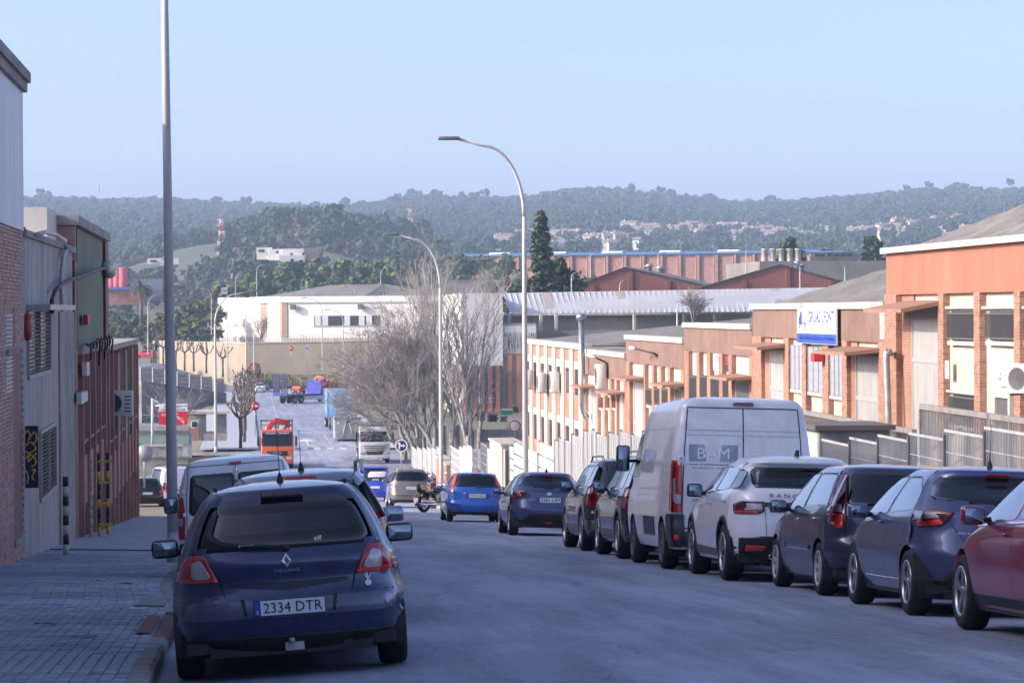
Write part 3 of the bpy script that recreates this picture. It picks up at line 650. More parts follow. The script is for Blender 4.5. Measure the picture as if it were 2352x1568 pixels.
        m = MB(); zr = zR((u0+u1)/2, rail) if rail else (z1+zb)/2; m.box(RX-.075, RX-.02, y0, y1, zr-.06, zr+.06); m.box(RX-.08, RX-.02, y0-.05, y0+.03, zb, z1); m.box(RX-.08, RX-.02, y1-.03, y1+.05, zb, z1); s.part(m, 'door_frame', mat('door_rail', (.42, .40, .37), .5, .2))
    def canopy(s, u0, u1, v, out=1.3, th=.22, slope=.12):
        """flat rusty canopy over a door; u0, u1 columns on the wall, v row of its lower edge at the wall"""
        y1, y0 = yR(u0, v), yR(u1, v); z = zR((u0+u1)/2, v)
        m = MB(); m.add([(RX, y0, z), (RX, y1, z), (RX-out, y1, z-slope), (RX-out, y0, z-slope), (RX, y0, z+th+.02), (RX, y1, z+th+.02), (RX-out, y1, z-slope+th), (RX-out, y0, z-slope+th)], [(0, 1, 2, 3), (7, 6, 5, 4), (0, 3, 7, 4), (3, 2, 6, 7), (2, 1, 5, 6), (1, 0, 4, 5)])
        s.part(m, 'canopy', RUST)
    def roof(s, rise=1.4, depth=22, ov=.0):
        """hipped fibre-cement roof behind the parapet, corrugation as geometry"""
        m = MB(); z = s.zt-.10; xa, xb, xr = RX+.3, RX+depth, RX+depth*.5; n = 46
        def pt(y, side):
            t = min(1, (s.y1-y)/(depth*.5)); zr = z+rise*max(0, t)
            return zr
        for (xe, xi) in ((xa, xr), (xb, xr)):
            vv = []
            for i in range(n+1):
                y = s.y0+(s.y1-s.y0)*i/n; t = min(1, max(0, (s.y1-y)/(depth*.5))); k = .035 if i % 2 else 0
                vv += [(xe, y, z+k), (xe+(xi-xe)*t, y, z+rise*t+k)]
            m.add(vv, [(2*i, 2*i+1, 2*i+3, 2*i+2) for i in range(n)])
        m.add([(xa, s.y0, z), (xr, s.y0, z+rise), (xb, s.y0, z)], [(0, 1, 2)], 1)
        m.add([(xa, s.y1, z-.05), (xb, s.y1, z-.05), (xr, s.y1-depth*.5, z+rise)], [(0, 1, 2)], 0)
        s.part(m, 'roof', [ROOFG, CONC])
# ---- orange building
F = Facade('orange_industrial_unit', 'industrial unit with a broad orange fascia and orange brick piers', 2048, 2490, 2048, 570, -4.3)
F.band(ORANGE, zR(2048, 578)-zR(2048, 668)+.05, .16, .18); F.roof(3.4, 16)
zl = lambda v, u=2215: zR(u, v)
F.pilaster(2048, 2075, d=.2); F.pilaster(2168, 2181); F.pilaster(2251, 2265); F.pilaster(2344, 2358); F.pilaster(2440, 2456)
m = MB(); m.box(RX-.03, RX+.0, yR(2102), yR(2075), F.zb, F.zband); F.part(m, 'door_reveal', OBRICK)
F.door(2102, 2168, 706, rail=828); F.canopy(2078, 2170, 700, 1.15, .1, .2)
for (a, b) in ((2181, 2251), (2265, 2344), (2358, 2440)):
    uc = (a+b)/2; F.box('lintel', COPE, a, b, 703, 709, 0, .12)
    if a != 2265: F.window(a+7, b, 715, 782); F.window(a+11, b+2, 908, 976)
    else: F.window(a+11, b, 715, 782)
    F.box('sill_band', COPE, a, b, 898, 904, 0, .1) if a != 2265 else None
# entrance door with frame, house number and company sign
m = MB(); m.box(RX-.05, RX+.0, yR(2330), yR(2294), F.zb, zR(2311, 913)); F.part(m, 'entrance_door', mat('entrance_glass', (.10, .10, .105), .3))
m = MB(); fbox(m, 2291, 2296, 908, 1100, RX, -.12, 0); fbox(m, 2326, 2331, 908, 1100, RX, -.12, 0); fbox(m, 2291, 2331, 905, 913, RX, -.13, 0); F.part(m, 'entrance_frame', COPE)
def lx(u, v, d): p = onx(u, v, RX-d); return p
def wallsign(name, label, u0, u1, v0, v1, d, mt, texts=(), th=.04, decor=None):
    """board on the right-hand wall; texts: (string, centre a, centre b, height, width, material, bold) as fractions of the board"""
    y1, y0 = onx(u0, (v0+v1)/2, RX-d).y, onx(u1, (v0+v1)/2, RX-d).y; uc = (u0+u1)/2; z1, z0 = onx(uc, v0, RX-d).z, onx(uc, v1, RX-d).z
    r = empty(name, (RX-d, (y0+y1)/2, z0), 0, label, 'sign'); m = MB(); m.box(RX-d, RX-d+th, y0, y1, z0, z1); P0(m.build('board', [mt]), r)
    W_, H_ = y1-y0, z1-z0
    pl = lambda a, b: Vector((RX-d-.006, y1-W_*a, z0+H_*b))
    for (t, a, b, hh, ww, tm, bold) in texts:
        q = MB(); add_text(q, t, hh*H_, ww*W_, lambda x, y, a=a, b=b: Vector((RX-d-.006, y1-W_*a-x, z0+H_*b+y)), 0, bold); P0(q.build('lettering', [tm]), r)
    if decor: decor(r, pl, W_, H_)
    return r
SBLUE = mat('sign_blue', (.03, .075, .42), .5); SGREY = mat('sign_grey_text', (.12, .12, .14), .5); SWHITE = mat('sign_white', (.72, .72, .72), .45, var=.05, scale=2); SRED = mat('sign_red', (.55, .02, .03), .5)
def truck_logo(r, pl, W_, H_):
    q = MB(); q.add([pl(.0, .295), pl(1, .295), pl(1, .012), pl(0, .012)], [(0, 1, 2, 3)]); P0(q.build('blue_band', [SBLUE]), r)
    off = Vector((-.003, 0, 0)); q = MB()
    q.add([pl(.05, .55)+off, pl(.13, .55)+off, pl(.13, .92)+off, pl(.085, .92)+off, pl(.075, .78)+off, pl(.045, .76)+off], [tuple(range(6))]); q.add([pl(.145, .60)+off, pl(.235, .60)+off, pl(.235, .56)+off, pl(.145, .56)+off], [(0, 1, 2, 3)]); q.add([pl(.15, .88)+off, pl(.245, .88)+off, pl(.245, .855)+off, pl(.15, .855)+off], [(0, 1, 2, 3)]); q.add([pl(.235, .88)+off, pl(.245, .88)+off, pl(.245, .6)+off, pl(.235, .6)+off], [(0, 1, 2, 3)])
    for a in (.07, .21):
        c = [pl(a+.028*math.cos(2*math.pi*i/14), .53+.075*math.sin(2*math.pi*i/14))+off*1.5 for i in range(14)]; d_ = [pl(a+.014*math.cos(2*math.pi*i/14), .53+.037*math.sin(2*math.pi*i/14))+off*1.5 for i in range(14)]
        q.add(c+d_, [(i, (i+1) % 14, 14+(i+1) % 14, 14+i) for i in range(14)])
    P0(q.build('truck_emblem', [SBLUE]), r)
wallsign('company_sign', 'white sign reading GRUAS J.FONT with a blue truck emblem', 1831, 1920, 709, 790, .3, SWHITE, [('GRUAS J.FONT', .63, .72, .44, .66, SBLUE, True), ('TEL. 670 298 378', .17, .39, .12, .24, SGREY, False), ('SERVICIO DE GRUA 24 H.', .65, .40, .13, .62, SGREY, False), ('TRANSPORTE DE TURISMO - VEHICULOS INDUSTRIALES - TODO TIPO DE MAQUINARIA', .5, .15, .12, .92, SWHITE, True)], .05, truck_logo)
def gravity(r, pl, W_, H_):
    q = MB(); n = 24; c = [(.13+.075*math.cos(R(140)+R(320)*i/n), .38+.17*math.sin(R(140)+R(320)*i/n)) for i in range(n+1)]
    q.add([pl(a, b)+Vector((-.002, 0, 0)) for a, b in c]+[pl(.13+(a-.13)*.6, .38+(b-.38)*.65)+Vector((-.002, 0, 0)) for a, b in c], [(i, i+1, n+2+i, n+1+i) for i in range(n)]); q.add([pl(.11, .66), pl(.17, .74), pl(.14, .6)], [(0, 1, 2)]); P0(q.build('emblem', [SRED]), r)
wallsign('company_sign', 'white sign lettered GRAVITY WORK with a red round emblem', 2292, 2334, 830, 887, .06, SWHITE, [('GRAVITY WORK', .64, .46, .09, .6, SGREY, True), ('Protecciones colectivas', .68, .25, .05, .5, SGREY, False)], .03, gravity)
wallsign('notice', 'narrow white safety notice with orange pictogram on the orange brick pier', 2170.5, 2178.5, 828, 869, .2, SWHITE, [('!', .5, .6, .4, .5, mat('sign_orange', (.75, .25, .08), .5), True)], .02)
p = onx(2346, 904, RX-.5); ac_unit((p.x, p.y, p.z), .9, .34, .68, R(-55), 'white air conditioner beside the GRAVITY sign')
F.finish()
# ---- the GRUAS building
E = Facade('crane_firm_building', 'low industrial unit with brown fascia carrying the GRUAS J.FONT sign', 1738, 2047.5, 1890, 695, -5.3)
E.band(BROWN, .95, .2); E.roof(2.7, 16)
for (a, b) in ((1738, 1759), (1810, 1822), (1853, 1862), (1900, 1914), (1945, 1957), (2029, 2047)): E.pilaster(a, b)
E.door(1773, 1812, 803, rail=892); E.door(1972, 2029, 815, rail=917); E.canopy(1759, 1814, 795, 1.1, .1, .1); E.canopy(1957, 2032, 806, 1.15, .1, .1)
for (a, b) in ((1773, 1759), (1972, 1957)): m = MB(); m.box(RX-.03, RX+.0, yR(a), yR(b), E.zb, E.zband); E.part(m, 'door_reveal', OBRICK)
for (a, b, v0, v1) in ((1824, 1853, 793, 893), (1864, 1900, 797, 900), (1915, 1945, 802, 908)): E.window(a, b, v0, v1, bars=False, mesh=True)
E.finish()
m = MB(); m.box(RX-.15, RX-.145, yR(2047)+.1, yR(2033), E.zband+.1, E.zt-.25); E.part(m, 'pale_patch', mat('patch_paint', (.42, .36, .33), .9, var=.2, scale=3))
for k, (u, v0, v1, c) in enumerate(((1903, 811, 830, (.45, .03, .03)),)): m = MB(); fbox(m, u-4, u+4, v0, v1, RX, -.5, -.2); tag(m.build('alarm_box', [mat('alarm_red2', c, .5)]), 'small red alarm box beneath the canopy of the crane firm', 'wall box')
pipe = MB(); pipe.tube([lx(2045, 812, .3), lx(2042, 807, .45), lx(2036, 810, .5), lx(2036, 830, .5), lx(2040, 950, .5), lx(2041, 1060, .5)], .09, 10); tag(pipe.build('drain_pipe', [GALV]), 'bent grey drain pipe at the corner between crane firm and orange unit', 'pipe')
# ---- three smaller units stepping down the hill
D_ = Facade('stepped_unit', 'brown-fascia unit with red and black company boards beside the crane firm', 1580, 1737, 1660, 742, -6.2); D_.band(BROWN, .95, .2); D_.roof(.9)
for (a, b) in ((1580, 1590), (1608, 1615), (1632, 1640), (1660, 1668), (1682, 1690), (1730, 1737)): D_.pilaster(a, b, False)
for (a, b) in ((1592, 1607), (1616, 1631), (1641, 1659), (1669, 1681)): D_.window(a, b, 862, 922)
D_.door(1694, 1728, 880, mt=mat('ribbed_door_dark', (.06, .06, .062), .5)); D_.canopy(1690, 1736, 868, 1.05, .1, .05)
wallsign('company_sign', 'white company board with red round emblem on the brown-fascia unit', 1638, 1656, 806, 850, .08, SWHITE, [('O', .5, .62, .35, .5, SRED, True), ('TUB', .5, .25, .14, .5, SGREY, False)], .03)
wallsign('company_sign', 'black company board with red and white lettering on the brown-fascia unit', 1664, 1683, 808, 853, .08, mat('sign_black', (.03, .03, .035), .5), [('S', .28, .55, .5, .3, SRED, True), ('SOCIAL', .68, .62, .2, .5, SWHITE, True), ('METAL', .7, .35, .12, .4, SRED, True)], .03)
Cc = Facade('stepped_unit', 'brown-fascia unit with a wall lamp above two rusty canopies', 1445, 1579.5, 1512, 772, -7.0); Cc.band(BROWN, 1.05, .22); Cc.roof(.9)
for (a, b) in ((1445, 1453), (1484, 1489), (1504, 1509), (1522, 1527), (1541, 1547), (1572, 1579)): Cc.pilaster(a, b, False)
for (a, b) in ((1491, 1503), (1510, 1521), (1528, 1540)): Cc.window(a, b, 892, 930)
Cc.door(1460, 1482, 878); Cc.door(1553, 1571, 895, mt=mat('ribbed_door_dark', (.06, .06, .062), .5)); Cc.canopy(1453, 1486, 870, .95, .1, .05); Cc.canopy(1548, 1580, 884, 1.05, .1, .05)
Bb = Facade('stepped_unit', 'brown-fascia unit with white wall panels at the low end of the stepped row', 1345, 1444.5, 1395, 806, -7.8, wallm=WHITEW); Bb.band(BROWN, 1.1, .22); Bb.roof(.8)
for (a, b) in ((1345, 1351), (1376, 1380), (1391, 1396), (1406, 1411), (1420, 1424), (1438, 1444)): Bb.pilaster(a, b, False)
for (a, b) in ((1381, 1390), (1397, 1405), (1412, 1419)): Bb.window(a, b, 912, 936, bars=False)
Bb.door(1362, 1375, 898); Bb.door(1425, 1437, 912); Bb.canopy(1350, 1375, 888, .95, .1, .05); Bb.canopy(1410, 1442, 902, .95, .1, .05)
# ---- the strip-fronted unit with chimney pipe and air conditioners
A = Facade('strip_fronted_unit', 'unit with alternating cream and brick vertical strips and a tall steel flue', 1212, 1344.5, 1280, 784, -8.8); A.band(COPE, .02, .3); 
n = 7; w = (A.y1-A.y0)/n
for i in range(n):
    a = A.y0+w*i; m = MB(); m.box(RX-.12, RX+.0, a+w*.10, a+w*.5, A.zb-.5, A.zt-.33); A.part(m, 'cream_strip', CREAM)
    m = MB(); m.box(RX-.06, RX+.0, a+w*.5, a+w*1.1-.02, A.zb-.5, A.zt-.33); A.part(m, 'brick_strip', OBRICK)
    for (f0, f1) in ((.60, .80), (.12, .34)):
        h = A.zt-A.zb; m = MB(); m.box(RX-.075, RX-.055, a+w*.58, a+w*.95, A.zb+h*f0, A.zb+h*f1); A.part(m, 'window', mat('window_dark', (.03, .032, .04), .25))
        m = MB(); m.box(RX-.1, RX-.055, a+w*.55, a+w*.98, A.zb+h*f1, A.zb+h*f1+.4); A.part(m, 'blind_box', mat('blind_white', (.5, .5, .5), .7))
A.roof(1.4, 26)
fl = MB(); pf = lx(1335, 735, .5); pb = lx(1338, 930, .5); fl.tube([pf, pb, lx(1341, 945, .4), lx(1347, 957, .2)], .16, 14); fl.lathe([(.16, 0), (.27, .02), (.27, .3), (.16, .32)], 16, 'z', pf); tag(fl.build('flue_pipe', [mat('steel_flue', (.4, .4, .4), .3, .8, var=.2, scale=2)]), 'tall stainless flue pipe rising above the strip-fronted unit', 'chimney')
for (u, v) in ((1228, 892), (1258, 900), (1288, 900)):
    p = lx(u, v, .1); ac_unit((RX-.7, p.y, p.z), 1.1, .45, 1.15, R(-90), 'white air conditioner bracketed on the strip-fronted unit', 'air conditioners on the strip-fronted unit')
p = lx(1397, 892, .1); ac_unit((RX-.7, p.y, p.z), 1.2, .45, 1.2, R(-90), 'white air conditioner above a rusty canopy on the white-panelled unit')
for (u, v, du, w_) in ((1394, 843, -42, 'white-panelled'), (1510, 825, -66, 'middle')):                # wall lamps
    r_ = empty('wall_lamp', lx(u, v, .1), 0, 'grey wall lamp on a bent arm fixed to the brown fascia of the %s unit' % w_, 'street lamp')
    q = MB(); q.tube([lx(u, v, .1), lx(u, v-8, .15), lx(u-6, v-13, .3), lx(u+du*.75, v-24, .9)], .045, 6); P0(q.build('arm', [mat('arm_dark', (.05, .035, .045), .6)]), r_)
    e_ = lx(u+du*.75, v-24, .9); f_ = lx(u+du, v-27, 1.1); q = MB(); ell(q, Matrix.Translation((e_+f_)/2) @ (f_-e_).to_track_quat('Y', 'Z').to_matrix().to_4x4(), .14, .38, .11); P0(q.build('lamp_head', [mat('lamp_grey', (.42, .42, .42), .5)]), r_)
# ---- raised yards and front fences
def yard(y0, y1, z, nm='yard'):
    m = MB(); m.box(13.25, RX+.02, y0, y1, z-3, z); return m
for q in (F, E, D_, Cc, Bb, A):
    o = yard(q.y0+.002, q.y1-.002, q.zb).build('yard', [mat('yard_concrete', (.30, .29, .27), .9, var=.25, scale=.8, bump=.2)]); tag(o, kind='structure')
o = yard(20, F.y0, F.zb+.6).build('yard', [MATS['yard_concrete']]); tag(o, kind='structure')
def rail_fence(u0, u1, v, xq, h, label, n_low=.12):
    y1, y0 = onx(u0, v, xq).y, onx(u1, v, xq).y; zt = onx((u0+u1)/2, v, xq).z; r = empty('yard_railing', (xq, (y0+y1)/2, zt-h), 0, label, 'railing')
    m = MB(); m.box(xq-.05, xq+.05, y0, y1, zt-.10, zt); m.box(xq-.04, xq+.04, y0, y1, zt-h, zt-h+.07); P0(m.build('rail', [mat('brown_steel', (.33, .30, .28), .6, .2, var=.2, scale=3)]), r)
    for yy in (y0, y1): m = MB(); m.box(xq-.05, xq+.05, yy-.05, yy+.05, zt-h-.3, zt-.1); P0(m.build('post', [MATS['brown_steel']]), r)
    m = MB(); n = int((y1-y0)/n_low)
    for i in range(1, n): yy = y0+(y1-y0)*i/n; m.box(xq-.01, xq+.01, yy-.01, yy+.01, zt-h, zt-.1)
    tag(P0(m.build('bars', [MATS['brown_steel']]), r), kind='stuff')
rail_fence(1840, 2100, 963, 13.2, 1.25, 'brown steel railing along the raised yard of the crane firm'); rail_fence(2116, 2470, 951, 13.2, 1.25, 'brown steel railing along the raised yard of the orange unit')
wallc = mat('low_wall_brick', (.46, .25, .17), .9, var=.25, scale=5, bump=.2)
def mesh_panel(y0, y1, z1, zb, label, group):
    r = empty('mesh_fence_panel', (FN, y0, zb), 0, label, 'fence', group); fm = mat('fence_steel', (.55, .55, .54), .5, .2, var=.15, scale=4)
    m = MB(); m.box(FN-.02, FN+.02, y0, y1, z1-.04, z1); P0(m.build('top_rail', [fm]), r); m = MB(); m.box(FN-.035, FN+.035, y0-.05, y0+.02, zb, z1+.06); P0(m.build('post', [mat('fence_post_dark', (.16, .16, .16), .5, .5)]), r)
    m = MB(); n = int((y1-y0)/.09)
    for i in range(n): yy = y0+(y1-y0)*i/n; m.box(FN-.004, FN+.004, yy-.004, yy+.004, zb, z1-.02)
    for zz in (zb+.1, zb+.7, z1-.35): m.box(FN-.007, FN+.007, y0, y1, zz-.005, zz+.005)
    tag(P0(m.build('mesh_wires', [fm]), r), kind='stuff')
us = [1850, 1889, 1953, 2018, 2089, 2171, 2263, 2368, 2490]; vs_ = [1011, 1007, 1003, 997, 992, 985, 979, 972, 965]
for k in range(1, len(us)-1):
    y1, y0 = onx(us[k], vs_[k], FN).y, onx(us[k+1], vs_[k], FN).y; z1 = onx(us[k], vs_[k], FN).z
    mesh_panel(y0, y1, z1, zpr(FN, (y0+y1)/2)+.35, 'stepped grey wire-mesh fence panel in front of the raised yard', 'mesh fence panels above the right pavement')
lw = MB(); lw.grid(lambda t, y: [(FN-.12, y, zpr(FN, y)-.1), (FN-.12, y, zpr(FN, y)+.38), (FN+.12, y, zpr(FN, y)+.38), (FN+.12, y, zpr(FN, y)-.1)][t], [0, 1, 2, 3], rng(20, 190, 2), smooth=False); tag(lw.build('low_wall', [wallc]), 'long low brick-coloured wall under the fences of the right pavement', 'wall')
# electrical cabinet
cb = empty('electrical_cabinet', (11.4, onx(1870, 1030, 11.2).y, 0), 0, 'pale electrical cabinet with concrete side and yellow notice behind the fence', 'cabinet')
yc1, yc0 = onx(1838, 1020, 11.2).y, onx(1882, 1020, 11.2).y; zc1 = onx(1860, 984, 11.2).z; zc0 = zpr(FN, yc0)-.2
m = MB(); m.box(11.2, 12.6, yc0, yc1, zc0, zc1); P0(m.build('case', [CONC]), cb); m = MB(); m.box(11.1, 12.7, yc0-.1, yc1+.1, zc1, zc1+.1); P0(m.build('lid', [mat('cabinet_lid', (.12, .11, .10), .9)]), cb)
for k in range(2): m = MB(); a = yc0+.06+(yc1-yc0-.06)/2*k; m.box(11.17, 11.2, a, a+(yc1-yc0)/2-.08, zc0+.1, zc1-.08); P0(m.build('door', [SWHITE]), cb)
m = MB(); m.box(11.155, 11.168, yc0+.2, yc0+.55, zc1-1.5, zc1-.6); P0(m.build('notice', [mat('yellow_notice', (.75, .68, .15), .5)]), cb)
st_ = empty('steel_stair', (14.0, onx(2120, 1040, 13.9).y, E.zb-1), 0, 'grey steel stair rising behind the mesh fence', 'stairs')
sa, sb_ = onx(2080, 1075, 13.6), onx(2205, 985, 13.6)
for dx in (0, .9):
    m = MB(); m.tube([sa+Vector((dx, 0, 0)), sb_+Vector((dx, 0, 0))], .03, 6); P0(m.build('handrail', [GALV]), st_); m = MB(); m.tube([sa+Vector((dx, 0, -.95)), sb_+Vector((dx, 0, -.95))], .06, 6); P0(m.build('stringer', [GALV]), st_)
for k in range(9): q = sa.lerp(sb_, k/8); m = MB(); m.box(q.x, q.x+.9, q.y-.14, q.y+.14, q.z-1.0, q.z-.95); P0(m.build('tread', [GALV]), st_)
# sheet-panel fences and gates along the middle stretch, each panel a thing
SHEET = mat('zinc_sheet', (.50, .50, .49), .55, .3, var=.22, scale=1.6, stretch=(1, 3, .5), bump=.05); WGATE = mat('white_gate', (.66, .66, .65), .5, var=.1, scale=3)
def sheet_panel(u0, u1, v0, label, group, mt=None, zlow=.42, xo=0., slats=0, h=None, mesh=False, name='fence_panel'):
    xq = FN+xo; y1, y0 = onx(u0, v0, xq).y, onx(u1, v0, xq).y; z1 = onx((u0+u1)/2, v0, xq).z; zb = zpr(FN, (y0+y1)/2)+zlow
    if h: zb = z1-h
    mt = mt or SHEET; r = empty(name, (xq, y0, zb), 0, label, 'fence', group)
    m = MB()
    if mesh:
        n = max(3, int((y1-y0)/.14))
        for i in range(n+1): yy = y0+(y1-y0)*i/n; m.box(xq-.012, xq+.012, yy-.012, yy+.012, zb, z1)
        for i in range(6): zz = zb+(z1-zb)*i/5; m.box(xq-.015, xq+.015, y0, y1, zz-.02, zz+.02)
    elif slats:
        for i in range(slats): a = zb+(z1-zb)*i/slats; m.box(xq-.015, xq+.015, y0+.03, y1-.03, a+.05, zb+(z1-zb)*(i+1)/slats-.02)
    else:
        n = max(2, int((y1-y0)/.25))
        for i in range(n): a = y0+(y1-y0)*i/n; b = y0+(y1-y0)*(i+1)/n; m.box(xq-.012-(.012 if i % 2 else 0), xq+.012, a+.004, b-.004, zb, z1-.03)
    o = P0(m.build('sheet', [mt]), r)
    if slats: o['kind'] = 'stuff'
    m = MB(); m.box(xq-.03, xq+.03, y0, y1, z1-.04, z1); P0(m.build('top_rail', [mt]), r); m = MB(); m.box(xq-.05, xq+.05, y1-.05, y1+.04, zb-.3, z1+.05); P0(m.build('post', [GALV]), r)
G1 = 'zinc sheet panels of the middle fence'; L1 = 'tall zinc sheet fence panel between the dark SUV and the lamp post'
for (a, b, v) in ((1275, 1285, 1014), (1286, 1298, 1009), (1299, 1313, 1013), (1315, 1341, 1003), (1343, 1362, 993), (1362, 1372, 990), (1372, 1395, 1000), (1400, 1424, 998), (1425, 1452, 994), (1452, 1478, 1003), (1478, 1500, 996)): sheet_panel(a, b, v, L1, G1)
for (a, b, v) in ((1172, 1182, 1027), (1182, 1234, 1028), (1238, 1273, 1022)): sheet_panel(a, b, v, 'white slatted gate leaf behind the dark blue car with plate 3381 LRP', 'white slatted gate leaves', WGATE, slats=4, name='gate')
for (a, b, v) in ((1120, 1130, 1031), (1142, 1150, 1018), (1150, 1160, 1030)): sheet_panel(a, b, v, 'narrow zinc fence panel beside the concrete gate pillar', 'zinc panels by the concrete pillar')
for (a, b, v) in ((1057, 1066, 1028), (1066, 1075, 1026), (1075, 1083, 1024)): sheet_panel(a, b, v, 'solid white gate panel behind the bright blue car', 'white gate panels', WGATE, name='gate')
sheet_panel(1036, 1056, 1031, 'white gate leaf with glazed lattice beside the lamp post', None, WGATE, mesh=True, name='gate'); sheet_panel(1089, 1096, 1034, 'grey barred gate leaf in shade', None, GALV, mesh=True, name='gate'); sheet_panel(1106, 1119, 1021, 'tall grey barred gate leaf beside the concrete pillar', None, GALV, mesh=True, name='gate')
for (a, b, v) in ((946, 958, 1029), (959, 970, 1030), (971, 981, 1030), (982, 992, 1029), (993, 1003, 1030), (1004, 1010, 1027)): sheet_panel(a, b, v, 'weathered zinc fence panel at the bottom of the street below the bare trees', 'zinc panels below the bare trees', zlow=1.0)
gp_ = empty('gate_pillar', onx(1150, 1100, FN), 0, 'thick cream concrete gate pillar with flaking paint', 'pillar'); m = MB(); y1, y0 = onx(1130, 1060, FN).y, onx(1158, 1060, FN).y; z1 = onx(1145, 1017, FN).z; m.box(FN-.1, FN+.9, y0, y1, zpr(FN, y0)-.2, z1); P0(m.build('shaft', [CREAM]), gp_); m = MB(); m.box(FN-.16, FN+.96, y0-.06, y1+.06, z1, z1+.08); P0(m.build('cap', [COPE]), gp_)
for (a, b, v, l) in ((1010, 1022, 1047, 'dark orange brick gate post beside the mid-street lamp'), (1022, 1034, 1060, 'lower orange brick gate post with meter box')):
    r = empty('gate_post', onx(a, v, FN), 0, l, 'pillar'); m = MB(); y1, y0 = onx(a, v, FN).y, onx(b, v, FN).y; z1 = onx(a, v, FN).z; m.box(FN-.2, FN+.25, y0, y1, zpr(FN, y0)-.2, z1); P0(m.build('shaft', [OBRICK]), r); m = MB(); m.box(FN-.24, FN+.29, y0-.04, y1+.04, z1, z1+.07); P0(m.build('cap', [COPE]), r)
# ================================================================ vehicles
def pchip(pts):
    xs = [p[0] for p in pts]; ys = [p[1] for p in pts]; n = len(xs)
    d = [(ys[i+1]-ys[i])/(xs[i+1]-xs[i]) for i in range(n-1)]
    m = [d[0]] + [0 if d[i-1]*d[i] <= 0 else 2*d[i-1]*d[i]/(d[i-1]+d[i]) for i in range(1, n-1)] + [d[-1]]
    def f(x):
        if x <= xs[0]: return ys[0]
        if x >= xs[-1]: return ys[-1]
        i = 0
        while x > xs[i+1]: i += 1
        h = xs[i+1]-xs[i]; t = (x-xs[i])/h
        return (2*t**3-3*t*t+1)*ys[i] + (t**3-2*t*t+t)*h*m[i] + (-2*t**3+3*t*t)*ys[i+1] + (t**3-t*t)*h*m[i+1]
    return f
def inside(poly, x, y):
    c = False; j = len(poly)-1
    for i in range(len(poly)):
        (xi, yi), (xj, yj) = poly[i], poly[j]
        if (yi > y) != (yj > y) and x < (xj-xi)*(y-yi)/(yj-yi)+xi: c = not c
        j = i
    return c
def span(poly, z):
    xs = []
    for (a, za), (b, zb) in zip(poly, poly[1:]+poly[:1]):
        if (za > z) != (zb > z): xs.append(a+(b-a)*(z-za)/(zb-za))
    return (min(xs), max(xs)) if xs else None
def roundpoly(poly, r, n=3):
    """rounds the corners of a polygon"""
    out = []; k = len(poly)
    for i in range(k):
        p0, p, p1 = Vector(poly[i-1]), Vector(poly[i]), Vector(poly[(i+1) % k])
        a = (p0-p); b = (p1-p); ra = min(r, a.length*.45, b.length*.45)
        if ra < 1e-4: out.append(tuple(p)); continue
        A = p+a.normalized()*ra; B = p+b.normalized()*ra
        for j in range(n+1):
            t = j/n; out.append(tuple(A*(1-t)**2 + p*2*t*(1-t) + B*t*t))
    return out
def shrink(poly, d):
    """polygon moved inwards by d (counter or clockwise alike)"""
    k = len(poly); area = sum(poly[i-1][0]*poly[i][1]-poly[i][0]*poly[i-1][1] for i in range(k))
    sg = 1 if area > 0 else -1; out = []
    for i in range(k):
        p0, p, p1 = Vector(poly[i-1]), Vector(poly[i]), Vector(poly[(i+1) % k])
        e0 = (p-p0).normalized(); e1 = (p1-p).normalized()
        n0 = Vector((-e0.y, e0.x))*sg; n1 = Vector((-e1.y, e1.x))*sg; nn = n0+n1
        if nn.length < 1e-6: nn = n0
        nn.normalize(); out.append(tuple(p+nn*d/max(.5, nn.dot(n0))))
    return out
WHEELS = {}
